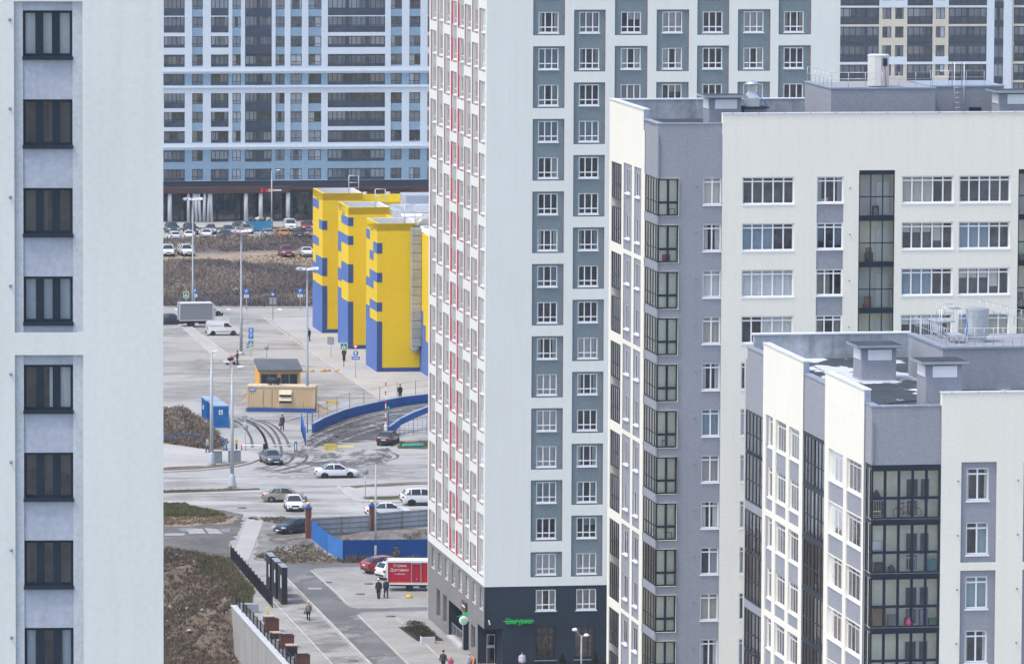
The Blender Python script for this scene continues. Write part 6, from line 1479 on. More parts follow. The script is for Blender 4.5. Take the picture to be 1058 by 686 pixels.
def generator():
    a = A0 - R(8.5); p0, p1 = GP(255.5, 425.2), GP(325.2, 426.2); a = math.atan2(p1.y - p0.y, p1.x - p0.x); W = (p1 - p0).length; D = 2.5
    root = empty('generator_container', p0, a, 'beige ribbed generator container with hooded vents on a blue skid', 'container')
    be = mat('beige_container_paint', (.60, .45, .265), .65, .07, .4, 3, .05); z1 = at_depth(290, 398.6, p0.y).z
    b = MB(); z0 = .45; b.box(0, W, .03, D, z0, z1 - .12); n = int(W / .26)
    for i in range(n):
        x = W * (i + .5) / n; b.box(x - .06, x + .06, -.03, .03, z0 + .12, z1 - .22)
    for j in range(9): y = D * (j + .5) / 9; b.box(-.06, 0, y - .06, y + .06, z0 + .12, z1 - .22)
    for x in (0, W - .12): b.box(x, x + .12, -.05, .05, z0, z1 - .1)
    b.box(0, W, -.05, .05, z1 - .22, z1 - .1); b.build('body', be, root)
    r = MB(); r.box(-.05, W + .05, -.08, D + .05, z1 - .1, z1); 
    for i in range(12): x = W * (i + .5) / 12; r.box(x - .08, x + .08, .1, D - .1, z1, z1 + .04)
    r.build('roof', mat('pale_beige_roof', (.62, .52, .38), .7, .08), root)
    k = MB(); k.box(-.1, W + .1, -.12, D + .1, 0, z0 - .01); k.build('skid', mat('blue_skid_paint', (.03, .09, .30), .6, .1), root)
    for x in (W * .12, W * .245):
        d = MB(); d.box(0, W * .115, -.085, -.04, z0 + .1, z1 - .45); d.box(W * .09, W * .1, -.13, -.085, z0 + 1.0, z0 + 1.15); d.build('door', mat('beige_door_paint', (.53, .39, .23), .65, .05), root, T(x, 0, 0))
    for z in (z1 - .95, z1 - 1.65):
        d = MB(); x0, x1 = W * .475, W * .66; d.loft([[(x0, -.03, z), (x0, -.45, z), (x0, -.45, z + .06), (x0, -.03, z + .55)], [(x1, -.03, z), (x1, -.45, z), (x1, -.45, z + .06), (x1, -.03, z + .55)]]); d.build('vent_hood', mat('pale_beige_roof', (.62, .52, .38)), root)
        d = MB(); d.box(x0 + .05, x1 - .05, -.12, -.035, z - .25, z - .02); d.build('vent_opening', PLASTIC, root)
    for z in (z1 - .8, z1 - 1.75):
        d = MB(); d.loft([[(-.03, .3, z), (-.75, .3, z - .28), (-.75, .3, z - .2), (-.03, .3, z + .5)], [(-.03, D - .3, z), (-.75, D - .3, z - .28), (-.75, D - .3, z - .2), (-.03, D - .3, z + .5)]]); d.build('vent_hood', mat('pale_beige_roof', (.62, .52, .38)), root)
    s = MB(); s.box(.25, 1.0, -.1, -.06, z1 - .62, z1 - .3); so = s.build('name_plate', mat('blue_name_plate', (.03, .13, .42), .5), root)
    w = MB(); w.box(.3, .95, -.108, -.102, z1 - .44, z1 - .38); w.box(.3, .75, -.108, -.102, z1 - .54, z1 - .49); w.build('pale_line', WHITE_PVC, so)
    m = MB(); mx = W * .38; m.tube([(mx - .95, 1.2, z1 + .5), (mx - .75, 1.2, z1 + .5)], .2, 10); m.tube([(mx - .8, 1.2, z1 + .5), (mx + .7, 1.2, z1 + .5)], .38, 14); m.tube([(mx - .4, 1.2, z1), (mx - .4, 1.2, z1 + .3)], .1, 8); m.tube([(mx + .4, 1.2, z1), (mx + .4, 1.2, z1 + .3)], .1, 8); m.build('exhaust_silencer', PLASTIC, root)
    rp = MB(); rp.loft([[(W + .11, .2, 0), (W + 1.5, .2, 0), (W + 1.5, .2, .05), (W + .11, .2, .8)], [(W + .11, D, 0), (W + 1.5, D, 0), (W + 1.5, D, .05), (W + .11, D, .8)]]); rp.build('side_ramp', be, root)
generator()
def dumpster(p, a, label, emblem=True):
    W, L, H = 1.65, 5.2, 2.5; bl = mat('blue_bin_paint', (.015, .15, .40), .55, .12, .5, 3, .08)
    root = empty('waste_container', (p.x, p.y, 0), a, label, 'container', 'blue waste containers by the grass mound')
    b = MB(); b.box(.04, W - .04, .04, L - .04, .18, H - .12)
    for i in range(7): y = L * (i + .5) / 7; b.box(-.02, .04, y - .07, y + .07, .2, H - .1); b.box(W - .04, W + .02, y - .07, y + .07, .2, H - .1)
    for x in (0, W - .1): b.box(x, x + .1, -.02, .08, .1, H)
    b.box(.1, W - .1, -.02, .04, .1, .25); b.box(.1, W - .1, -.02, .04, H - .25, H - .05); b.build('body', bl, root)
    t = MB(); t.box(0, W, 0, L, H - .118, H); t.box(.06, W - .06, .06, L - .06, H, H + .03); t.build('lid', mat('pale_blue_lid', (.28, .38, .48), .6, .15, .6, 3, .1), root)
    k = MB(); k.box(.05, W - .05, .0, L, 0, .09); k.build('skid', mat('pale_skid', (.5, .52, .55), .6), root)
    if emblem:
        e = MB(); e.box(W * .32, W * .58, -.04, -.021, H - .95, H - .45); eo = e.build('white_plate', WHITE_PVC, root); q = MB(); q.box(W * .42, W * .48, -.046, -.041, H - .9, H - .55); q.box(W * .37, W * .53, -.046, -.041, H - .75, H - .68); q.build('plate_mark', BLU_D, eo)
        e = MB(); e.box(W * .3, W * .7, -.03, -.021, .6, .66); e.box(W * .3, W * .7, -.03, -.021, .8, .86); e.box(W * .72, W * .88, -.04, -.021, H - .6, H - .42); e.build('dark_bars', BLU_D, root)
    e = MB(); e.box(-.045, -.025, L * .55, L * .68, 1.2, 1.7); e.build('white_plate', WHITE_PVC, root)
pd = GP(221.2, 442.6); dumpster(pd, A0, 'blue waste container in front, white plate on its end'); dumpster(pd + UY * 5.5 - UX * .15, A0, 'blue waste container standing behind the front one', False)

# ---------------------------------------------------------------- masts, lamps and signs
POLE = mat('pale_lamp_pole', (.42, .44, .47), .55, .08, metal=.2)
MAST = mat('grey_mast_metal', (.28, .30, .33), .5, .1, metal=.3)
POLE_G = mat('grey_blue_mast', (.25, .29, .34), .5, .1, metal=.3)
def zpx(py, px, Y): return at_depth(px, py, Y).z
def flood_mast(px, pyb, pyt, label, rb=.2, base=None):
    p = GP(px, pyb); h = zpx(pyt, px, p.y); root = empty('floodlight_mast', (p.x, p.y, 0), .2, label, 'light mast')
    m = MB(); m.tube([(0, 0, 0), (0, 0, h * .3), (0, 0, h * .301), (0, 0, h)], [rb, rb * .9, rb * .75, rb * .5], 12); m.build('pole', POLE_G if base else MAST, root)
    c = MB(); c.tube([(-1.15, 0, h - .15), (1.15, 0, h - .15)], .05, 6); c.tube([(0, -.8, h - .15), (0, .8, h - .15)], .05, 6); c.build('crossbar', POLE, root)
    for x, y, a in ((-1.1, 0, .5), (-.5, -.3, .2), (.5, -.3, -.2), (1.1, 0, -.5), (0, -.8, 0), (-.8, .3, 2.6), (.8, .3, -2.6)):
        f = MB(); f.loft([[(-.25, -.1, -.2), (.25, -.1, -.2), (.25, -.1, .15), (-.25, -.1, .15)], [(-.14, .2, -.08), (.14, .2, -.08), (.14, .2, .12), (-.14, .2, .12)]]); fo = f.build('floodlight', POLE, root, T(x, y, h + .05) @ RZ(a) @ RX(-.4)); g = MB(); g.poly([(-.22, -.105, -.17), (.22, -.105, -.17), (.22, -.105, .12), (-.22, -.105, .12)]); g.build('lens', LAMP, fo)
    k = MB()
    if base: k.box(-.5, .5, -.45, .45, 0, 1.3); k.build('base_box', mat('blue_skid_paint', (.03, .09, .30)), root)
    else: k.lathe([(rb * 2.2, 0), (rb * 2.0, .3), (rb * 1.2, .5)], 12); k.build('base', POLE, root)
flood_mast(199.3, 331, 206, 'tall floodlight mast behind the grey box truck', .17)
flood_mast(249.2, 367, 239, 'tall floodlight mast beside the blue parking signs', .19)
flood_mast(317.3, 425.5, 278, 'dark floodlight mast on a blue box beside the generator', .19, True)
def street_lamp(px, pyb, pyt, label, heads, rb=.17, step=.35, rbase=.45):
    p = GP(px, pyb); h = zpx(pyt, px, p.y); root = empty('street_lamp', (p.x, p.y, 0), 0, label, 'street lamp')
    m = MB(); m.tube([(0, 0, 0), (0, 0, h * .86), (0, 0, h * .861), (0, 0, h)], [rb, rb * .72, rb * .5, rb * .4], 12); m.build('pole', POLE, root)
    b = MB(); b.lathe([(rbase, 0), (rbase, .35), (rbase * .8, .6), (rb * 1.5, 1.3), (rb, 1.45)], 14); b.build('base', POLE, root)
    for dx, dz in heads:
        a = MB(); a.tube([(0, 0, h - .5), (dx * .6, 0, h - .1 + dz), (dx, 0, h + dz)], .045, 6); ao = a.build('arm', POLE, root)
        l = MB(); l.bbox(-.2, .42, -.16, .16, -.07, .07, .05, 0, T(dx, 0, h + dz) @ (RY(-.15) if dx > 0 else RZ(math.pi) @ RY(-.15))); lo_ = l.build('lamp_head', WHITE_PVC, ao)
street_lamp(218.6, 481.2, 363, 'white street lamp with a wide base by the grey cabinets', [(.25, 0)], .2)
street_lamp(239.8, 504, 380, 'white double headed street lamp on the road verge', [(-.5, .6), (.75, .1)], .2)
street_lamp(388, 578.5, 479, 'thin grey lamp pole rising in front of the blue fence', [], .11, rbase=.2)
street_lamp(280.7, 236, 176, 'thin street lamp before the far shop fronts', [(.9, 0)], .13, rbase=.25)
def front_lamp():
    p = GP(600.5, 705); h = zpx(656, 601, p.y); root = empty('street_lamp', (p.x, p.y, 0), 0, 'small double headed lamp before the charcoal shop windows', 'street lamp')
    m = MB(); m.tube([(0, 0, 0), (0, 0, h)], .07, 8); m.build('pole', POLE, root)
    for dx, dz in ((-.55, .5), (.4, .05)):
        a = MB(); a.tube([(0, 0, h - .15), (dx, -.2, h + dz)], .04, 6); ao = a.build('arm', POLE, root); l = MB(); l.lathe([(.02, -.12), (.2, -.1), (.24, 0), (.15, .1), (.02, .14)], 12, 0, T(dx, -.2, h + dz)); l.build('lamp_head', WHITE_PVC, ao)
front_lamp()
SB_, SW_, SG_, SY_, SR_ = (mat('sign_blue', (.015, .16, .55), .5, .03), mat('sign_white', (.78, .79, .8), .5, .03), mat('sign_back_grey', (.30, .32, .34), .5, .08), mat('sign_fluorescent_yellow', (.62, .72, .03), .5, .03), mat('sign_red', (.6, .03, .03), .5, .03))
def arrow(m, s, z, up=True, y=-.04):
    m.prism([(-.1 * s, z - .35 * s), (.1 * s, z - .35 * s), (.1 * s, z + .05 * s), (.28 * s, z + .05 * s), (0, z + .38 * s), (-.28 * s, z + .05 * s), (-.1 * s, z + .05 * s)], y, y + .008)
def sign_post(px, pyb, label, plates, rz=0.0, name='road_sign', cat='road sign', extra=None):
    """plates: (kind, px, py centre, width px, height px)"""
    p = GP(px, pyb); Y = p.y; k = Y / F_PX; root = empty(name, (p.x, p.y, 0), rz, label, cat)
    ztop = max(zpx(q[2], q[1], Y) + q[4] * k / 2 for q in plates); m = MB(); m.tube([(0, 0, 0), (0, 0, ztop)], .045, 8); m.build('post', extra or METAL, root)
    for kind, qx, qy, w, h in plates:
        c = at_depth(qx, qy, Y); x, z = c.x - p.x, c.z; w *= k; h *= k; b = MB(); M = T(x, -.06, z); f = MB()
        if kind in ('round_back', 'round_blue', 'round_left'):
            b.lathe([(.02, -.012), (w / 2, -.012), (w / 2, .012), (.02, .012)], 24, 0, RX(math.pi / 2)); o = b.build('sign_plate', SG_ if kind == 'round_back' else SB_, root, M)
            if kind == 'round_blue': arrow(f, w * .9, 0)
            if kind == 'round_left': arrow(f, w * .9, 0); 
            if f.v: q = f.build('symbol', SW_, o); q.matrix_basis = RY(-math.pi / 2) if kind == 'round_left' else Matrix.Identity(4)
        elif kind == 'tri_back' or kind == 'yield':
            s = w / 2; b.prism([(-s, h / 2), (s, h / 2), (0, -h / 2)], -.012, .012); o = b.build('sign_plate', SG_ if kind == 'tri_back' else SR_, root, M)
            if kind == 'yield': f.prism([(-s * .6, h * .34), (s * .6, h * .34), (0, -h * .26)], -.022, -.014); f.build('symbol', SW_, o)
        else:
            b.bbox(-w / 2, w / 2, -.012, .012, -h / 2, h / 2, .01); mat_ = {'P': SB_, 'up': SB_, 'rect_blue': SB_, 'cross': SY_, 'white': SW_, 'board': SG_}[kind]; o = b.build('sign_plate', mat_, root, M)
            if kind == 'P': lettering('P', h * .85, SW_, o, T(0, -.02, h * .02), .006, 'symbol')
            elif kind == 'up': arrow(f, h * .9, 0, y=-.03); f.build('symbol', SW_, o)
            elif kind == 'rect_blue':
                f.box(-w * .35, w * .35, -.03, -.02, -h * .12, h * .12); f.build('symbol', SW_, o)
            elif kind == 'cross':
                q = MB(); q.box(-w * .38, w * .38, -.02, -.013, -h * .38, h * .38); qo = q.build('blue_panel', SB_, o)
                f.prism([(-w * .3, -h * .28), (w * .3, -h * .28), (0, h * .3)], -.03, -.022); f.build('symbol', SW_, o); 
                g = MB(); g.tube([(0, -.035, h * .1), (0, -.035, -.02)], w * .035, 6); g.tube([(0, -.035, -.02), (-w * .09, -.035, -h * .24)], w * .03, 6); g.tube([(0, -.035, -.02), (w * .09, -.035, -h * .24)], w * .03, 6); g.lathe([(.005, -.03), (w * .045, 0), (.005, .03)], 8, 0, T(0, -.035, h * .16)); g.build('walking_figure', DARK_PVC, o)
            elif kind == 'white':
                f.box(-w * .3, w * .3, -.02, -.013, -h * .12, h * .12); f.build('symbol', DARK_PVC, o)
    return root
sign_post(192.3, 322, 'fluorescent crossing sign left of the tall mast', [('cross', 192.3, 304.5, 6.2, 7)])
sign_post(201.3, 322, 'blue parking sign half behind the tall mast', [('P', 201.3, 301, 5, 5.6), ('white', 201.3, 305.5, 5, 3)])
sign_post(254.6, 321, 'blue parking sign with white plate left of the blue arrow sign', [('P', 254.6, 301.6, 5.2, 5.8), ('white', 254.6, 306, 5, 2.8)])
sign_post(282.0, 331, 'round blue arrow sign above two grey boards', [('round_left', 282, 304.3, 5, 5), ('board', 280, 311, 3.2, 7), ('board', 284, 311, 3.2, 7)], extra=mat('rusty_post', (.25, .17, .12), .7))
sign_post(310.2, 321, 'blue parking sign at the right end beside the dark mast', [('P', 310.2, 301, 5.4, 6), ('white', 310.2, 305.6, 5, 2.8)])
sign_post(259.3, 370, 'stacked blue arrow, parking and crossing signs beside the mast', [('up', 259.3, 341.5, 5.2, 5.4), ('P', 259.3, 347.5, 5.2, 5.4), ('cross', 259.3, 355, 7, 8), ('rect_blue', 256, 357, 2.6, 5)])
sign_post(275.4, 369.5, 'grey back of a round sign near the stroller', [('round_back', 275.4, 359, 5.2, 6)])
sign_post(342, 369, 'grey board sign on the mall pavement', [('board', 341.7, 352, 7, 8)])
sign_post(355.3, 379.5, 'fluorescent crossing sign before the second yellow fin', [('cross', 355.2, 358, 8, 8)], extra=DARK_PVC)
sign_post(367.5, 390.5, 'yield triangle over a round blue arrow sign', [('yield', 367.3, 358.5, 6.6, 5), ('round_blue', 367.5, 365, 5.4, 6), ('rect_blue', 367.5, 370, 8.5, 3.2)])
sign_post(253.4, 466, 'grey backs of a triangle and a round sign at the barrier', [('tri_back', 253.0, 432.3, 7, 5.5), ('round_back', 253.5, 441, 6.2, 6.6)])
sign_post(377.5, 514, 'grey back of a round sign on the road island', [('round_back', 377.4, 487, 6.6, 7.4)])
sign_post(300.6, 458, 'thin grey marker post by the blue gate', [('white', 300.6, 440, 1.6, 6)]) if False else None

# ---------------------------------------------------------------- barriers, walls and fences
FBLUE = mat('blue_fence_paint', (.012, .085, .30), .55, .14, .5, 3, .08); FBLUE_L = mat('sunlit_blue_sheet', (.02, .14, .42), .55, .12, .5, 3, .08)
def wall_along(px, z0s, z1s, m, name, label, cat, thick=.15, cap=None, parts=None):
    pts = [GP(*p) for p in px]; o0 = pts[0]; root = empty(name, o0, 0, label, cat); mb = MB(); n = len(pts)
    L_ = []
    for i, p in enumerate(pts):
        d = (pts[min(i + 1, n - 1)] - pts[max(i - 1, 0)]).normalized(); nn = Vector((-d.y, d.x, 0)) * thick / 2; q = p - o0
        L_.append([(q - nn) + Vector((0, 0, z0s[i])), (q + nn) + Vector((0, 0, z0s[i])), (q + nn) + Vector((0, 0, z1s[i])), (q - nn) + Vector((0, 0, z1s[i]))])
    mb.loft(L_); mb.build('panel', m, root)
    c = MB(); c.loft([[r[3] + Vector((0, 0, .002)) - (r[2] - r[3]) * .2, r[2] + Vector((0, 0, .002)) + (r[2] - r[3]) * .2, r[2] + Vector((0, 0, .09)) + (r[2] - r[3]) * .2, r[3] + Vector((0, 0, .09)) - (r[2] - r[3]) * .2] for r in L_]); c.build('cap', cap or mat('pale_blue_cap', (.30, .38, .5), .6, .2), root)
    return root
bp = [(323.3, 447.2), (333, 441.8), (343.7, 437.2), (354, 433.3), (365.6, 430), (377, 427.3), (387.5, 425.1), (398, 422.6), (409.3, 420.4), (425, 418), (441.4, 416.2), (460, 414)]
wall_along(bp, [0] * 12, [1.0] * 12, FBLUE, 'ramp_wall', 'blue curved wall along the far side of the muddy ramp', 'wall', .2)
bp2 = [(402.5, 452.0), (413, 447.5), (427, 444), (441.4, 441), (456, 438)]
w2_ = wall_along(bp2, [.0, .9, 1.25, 1.6, 1.9], [1.2, 1.6, 1.95, 2.25, 2.5], FBLUE, 'ramp_wall', 'blue sloping ramp wall above a mesh fence by the black sedan', 'wall', .2)
def mesh_fence(px, h, label, m, posts=True, bars=4, name='mesh_fence', r=.035, spacing=None):
    pts = [GP(*p) for p in px]; root = empty(name, pts[0], 0, label, 'fence'); o0 = pts[0]
    for p in pts:
        q = p - o0; b = MB(); b.tube([(q.x, q.y, 0), (q.x, q.y, h)], r, 6); b.build('post', m, root)
    w = MB()
    for a, c in zip(pts[:-1], pts[1:]):
        a_, c_ = a - o0, c - o0
        for i in range(bars): z = h * (.12 + .8 * i / max(1, bars - 1)); w.tube([a_ + Vector((0, 0, z)), c_ + Vector((0, 0, z))], .012 if bars > 2 else .035, 5, caps=False)
        if spacing:
            k = max(1, int((c_ - a_).length / spacing))
            for i in range(k): q = a_.lerp(c_, i / k); w.tube([q + Vector((0, 0, .05)), q + Vector((0, 0, h * .95))], .012, 5)
    w.build('wires', m, root); return root
DPOST = mat('rust_brown_post', (.10, .065, .055), .8, .15)
mesh_fence([(329.3, 433.2), (338, 429.5), (348.2, 425.3), (361.3, 421), (376, 417.6), (392.4, 415), (410.3, 410.5), (429.4, 408), (450, 405.5)], 1.75, 'thin rusty wire fence behind the curved blue wall', DPOST, bars=3)
mesh_fence([(403, 452.5), (413.2, 449.5), (427, 449.3), (441, 449.2), (452, 449)], 2.1, 'blue mesh fence below the sloping ramp wall', FBLUE, bars=7, spacing=.4)
mesh_fence([(311.3, 446), (313.2, 452), (315.5, 460)], 2.0, 'blue pipe gate leaf at the ramp entrance', FBLUE, bars=3, spacing=.25, name='gate_leaf', r=.06)
mesh_fence([(317.6, 447.3), (322.6, 446.8)], 2.4, 'short blue gate frame beside the curved wall', FBLUE, bars=2, name='blue_gate', r=.06)
mesh_fence([(160, 457), (169.5, 457.4), (178, 456.9), (190.5, 456.2), (203.5, 455.6)], .85, 'low blue pipe fence along the grass mound', FBLUE_L, bars=2, name='pipe_fence', r=.06)
mesh_fence([(229.5, 461), (234, 465.5)], .95, 'short blue pipe fence at the corner of the grass mound', FBLUE_L, bars=2, name='pipe_fence', r=.08)
mesh_fence([(60, 317.2)] + [(183 + 15 * i, 317.0) for i in range(0, 10)] + [(333, 316.6)], 1.1, 'long low blue fence between the car park and the brush', BLU_D, bars=3, name='car_park_fence', r=.08)
def boom():
    p0, p1 = GP(249.6, 466.2), GP(305.6, 466.2); root = empty('barrier_boom', p0, 0, 'white closed barrier boom with a teal post end', 'barrier'); d = p1 - p0
    z = zpx(459.8, 260, p0.y); m = MB(); m.tube([(0, 0, z), tuple(d + Vector((0, 0, z)))], .06, 6); m.build('boom', WHITE_PVC, root)
    c = MB(); c.bbox(d.x - .16, d.x + .16, d.y - .15, d.y + .15, 0, 1.05, .03); co_ = c.build('cabinet', mat('dark_teal_paint', (.04, .12, .15), .5), root); w = MB(); w.box(d.x - .06, d.x + .06, d.y - .17, d.y - .152, .15, .85); w.build('white_stripe', WHITE_PVC, co_)
    q = MB(); q.tube([(0, 0, 0), (0, 0, .75)], .06, 8); q.build('post', SR_, root)
boom()
def boom_up():
    p = GP(398.4, 449.5); h = zpx(390, 398.4, p.y); root = empty('barrier_boom', p, 0, 'red and white barrier boom raised upright at the ramp', 'barrier'); n = 11
    for j, mm in ((0, WHITE_PVC), (1, SR_)):
        m = MB()
        for i in range(n):
            if i % 2 == j: m.box(-.06, .06, -.04, .04, 1.0 + (h - 1.0) * i / n, 1.0 + (h - 1.0) * (i + 1) / n)
        m.build('boom' if j == 0 else 'red_stripes', mm, root)
    c = MB(); c.bbox(-.17, .17, -.17, .17, 0, 1.15, .03); c.build('cabinet', SW_, root); b = MB(); b.tube([(.32, 0, 0), (.32, 0, 2.9)], .07, 6); b.build('post', FBLUE, root); g = MB(); g.bbox(.2, .44, -.1, .1, 2.9, 3.15, .03); g.build('signal_lamp', mat('green_lamp', (.03, .5, .15), .4), root)
boom_up()
def cabinet(px, py, wpx, hpx, label):
    p = GP(px, py); k = p.y / F_PX; w, h = wpx * k, hpx * k; root = empty('utility_cabinet', p, A0 - .12, label, 'cabinet', 'grey utility cabinets on the corner pavement')
    b = MB(); b.bbox(-w / 2, w / 2, 0, .7, .12, h, .03); b.build('body', mat('grey_cabinet_paint', (.20, .225, .25), .6, .1), root); d = MB(); d.box(-w / 2 + .06, -.01, -.02, .003, .2, h - .1); d.box(.01, w / 2 - .06, -.02, .003, .2, h - .1); d.build('door', mat('grey_cabinet_door', (.23, .255, .28), .6, .1), root)
    t = MB(); t.box(-w / 2 - .05, w / 2 + .05, -.06, .76, h, h + .05); t.build('lid', mat('pale_cabinet_lid', (.42, .44, .46), .6), root); k_ = MB(); k_.box(-w / 2, w / 2, .0, .7, 0, .13); k_.build('base', CONC, root); hd = MB(); hd.box(-.1, -.05, -.04, -.02, h * .5, h * .62); hd.build('handle', DARK_PVC, root)
cabinet(225, 479.5, 9, 13.5, 'grey utility cabinet beside the wide lamp base'); cabinet(242.3, 478.5, 13, 13, 'wider grey utility cabinet to the right behind the tall lamp')
# yellow ramp blockers
def blocker(px, w, d, h, rz, label, m, end=None):
    p = GP(*px); b = MB(); b.loft([[(-w / 2, -d / 2, 0), (w / 2, -d / 2, 0), (w / 2, d / 2, 0), (-w / 2, d / 2, 0)], [(-w / 2 + .05, -d / 4, h), (w / 2 - .05, -d / 4, h), (w / 2 - .05, d / 4, h), (-w / 2 + .05, d / 4, h)]])
    root = empty('road_block', p, rz, label, 'barrier block'); b.build('block', m, root)
    if end:
        e = MB(); e.loft([[(w / 2 + .02, -d / 2, 0), (w / 2 + 1.4, -d / 2, 0), (w / 2 + 1.4, d / 2, 0), (w / 2 + .02, d / 2, 0)], [(w / 2 + .05, -d / 4, h * .9), (w / 2 + 1.3, -d / 4, h * .6), (w / 2 + 1.3, d / 4, h * .6), (w / 2 + .05, d / 4, h * .9)]]); e.build('end_block', end, root)
YB = mat('worn_yellow_block', (.50, .38, .08), .8, .2, .8, 4, .15)
blocker((341.5, 464.5), 1.4, .7, .65, A0 + .15, 'worn yellow road block at the ramp entrance', YB); blocker((358, 462.2), 1.7, .5, .3, A0 - .12, 'low pale yellow road block right of the taller one', mat('pale_yellow_block', (.55, .48, .25), .8, .2))
blocker((343, 417.2), 1.5, .5, .35, A0, 'yellow and pale blue block behind the wire fence', YB, mat('pale_blue_block', (.40, .48, .60), .7, .15))
def tarp():
    p = GP(427, 461.5); root = empty('covered_boat', p, A0, 'turquoise tarpaulin covered heap on the grass by the black sedan', 'tarpaulin')
    b = MB(); rs = random.Random(2); rings = []
    for i in range(9):
        x = -1.25 + 2.5 * i / 8; s = math.sin(math.pi * (i + .6) / 9.2) ** .5; rings.append([(x, .55 * s * math.cos(a), .05 + (.42 * s + rs.uniform(-.03, .05)) * max(0, math.sin(a)) ** .8) for a in [math.pi * k / 8 for k in range(9)]])
    b.loft(rings, smooth=True, closed=True); b.build('tarpaulin', mat('turquoise_tarp', (.05, .28, .27), .6, .15, .8, 4, .1), root); c = MB(); c.bbox(-.75, .35, -.3, .3, .42, .68, .05); c.build('tan_crate', mat('storage_tan', (.35, .22, .12)), root)
tarp()
sheet('lawn', [(412, 456), (445, 455), (460, 462), (440, 463.5), (413, 463)], GRASS_G, .03, .3)
# small yellow barrier drive left of the boom
p = GP(244.3, 464.8); root = empty('barrier_drive', p, 0, 'small yellow and black barrier post left of the white boom', 'barrier'); b = MB(); b.bbox(-.1, .1, -.1, .1, 0, .7, .02); b.build('post', DARK_PVC, root); b = MB(); b.bbox(-.13, .13, -.13, .13, .7, 1.15, .02); b.build('head', mat('yellow_concrete_paint', (.60, .40, .04)), root)

# ---------------------------------------------------------------- building plot fences
BRICKP = brick_mat('red_brick', (.20, .065, .05), (.15, .05, .042), (.22, .2, .19), 4.0, .5, .25, 0, .2)
CORR = mat('grey_corrugated_sheet', (.42, .46, .52), .5, .14, .4, 3, .08, metal=.25, streak=.2)
def brick_pillar(px, pyb, pyt, label):
    p = GP(px, pyb); h = zpx(pyt + 5, px, p.y); root = empty('brick_pillar', p, A0, label, 'pillar')
    b = MB(); b.box(-.27, .27, -.27, .27, 0, h); b.build('shaft', BRICKP, root); c = MB(); c.loft([[(s * .34, t * .34, h) for s, t in ((-1, -1), (1, -1), (1, 1), (-1, 1))], [(s * .34, t * .34, h + .08) for s, t in ((-1, -1), (1, -1), (1, 1), (-1, 1))], [(s * .12, t * .12, h + .3) for s, t in ((-1, -1), (1, -1), (1, 1), (-1, 1))]]); c.build('cap', FBLUE, root)
    l = MB(); l.lathe([(.08, h + .28), (.2, h + .38), (.22, h + .48), (.16, h + .6), (.01, h + .66)], 12); l.build('globe_lamp', mat('cream_globe', (.72, .55, .25), .4), root)
brick_pillar(318.6, 556, 520, 'red brick pillar with blue cap at the left end of the grey fence'); brick_pillar(384.5, 550.5, 518, 'red brick pillar with blue cap in the middle of the grey fence')
def sheet_fence(p0, p1, h0, h1, label, m, rails=3, name='corrugated_fence', pitch=.22, amp=.03, z_jit=.0, rail_m=None, side=-1, panels=0):
    d = p1 - p0; L = d.length; a = math.atan2(d.y, d.x); root = empty(name, p0, a, label, 'fence'); rs = random.Random(int(L * 100))
    n = int(L / pitch); b = MB(); per = max(1, n // panels) if panels else n
    for i in range(n):
        x0, x1 = L * i / n, L * (i + 1) / n; hj = 0
        h = h0 + (h1 - h0) * i / n + (rs.uniform(-z_jit, z_jit) if i % 5 == 0 else 0); w = x1 - x0
        b.loft([[(x0, 0, 0), (x0 + w * .25, amp, 0), (x0 + w * .6, amp, 0), (x0 + w * .85, 0, 0), (x1, 0, 0), (x1, .012, 0), (x0, .012, 0)], [(x0, 0, h), (x0 + w * .25, amp, h), (x0 + w * .6, amp, h), (x0 + w * .85, 0, h), (x1, 0, h), (x1, .012, h), (x0, .012, h)]], caps=True)
    b.build('sheet', m, root); r = MB()
    for i in range(rails): z = (h0 * (.12 + .78 * i / max(1, rails - 1))); r.box(0, L, side * .09 - .03, side * .09 + .03, z - .04, z + .04, 0)
    r.build('rail', rail_m or mat('timber_rail', (.20, .17, .15), .85, .2), root)
    q = MB(); k = max(2, int(L / 2.6))
    for i in range(k + 1): x = L * i / k; q.box(x - .04, x + .04, side * .16 - .04, side * .16 + .04, 0, h0)
    q.build('post', rail_m or mat('timber_rail', (.20, .17, .15)), root); return root
sheet_fence(GP(322.5, 554.5), GP(382, 551.0), 1.85, 1.75, 'grey corrugated fence between the two brick pillars', CORR, 4)
sheet_fence(GP(387, 548.5), GP(470, 541.5), 1.75, 1.7, 'grey corrugated fence right of the middle brick pillar', CORR, 4)
sheet_fence(GP(322, 557), GP(338, 570), 1.9, 1.75, 'bright blue sheet fence running down from the left brick pillar', FBLUE_L, 2, 'sheet_fence', .18, side=1, rail_m=FBLUE)
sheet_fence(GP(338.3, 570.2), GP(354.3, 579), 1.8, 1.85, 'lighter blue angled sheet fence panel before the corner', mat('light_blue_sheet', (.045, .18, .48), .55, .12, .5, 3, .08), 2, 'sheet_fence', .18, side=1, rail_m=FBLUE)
sheet_fence(GP(354.6, 579.2), GP(470, 577.4), 1.95, 1.9, 'long deep blue sheet fence facing the paved yard', mat('deep_blue_sheet', (.006, .06, .235), .55, .1, .5, 3, .08), 2, 'sheet_fence', .2, side=1, rail_m=FBLUE)

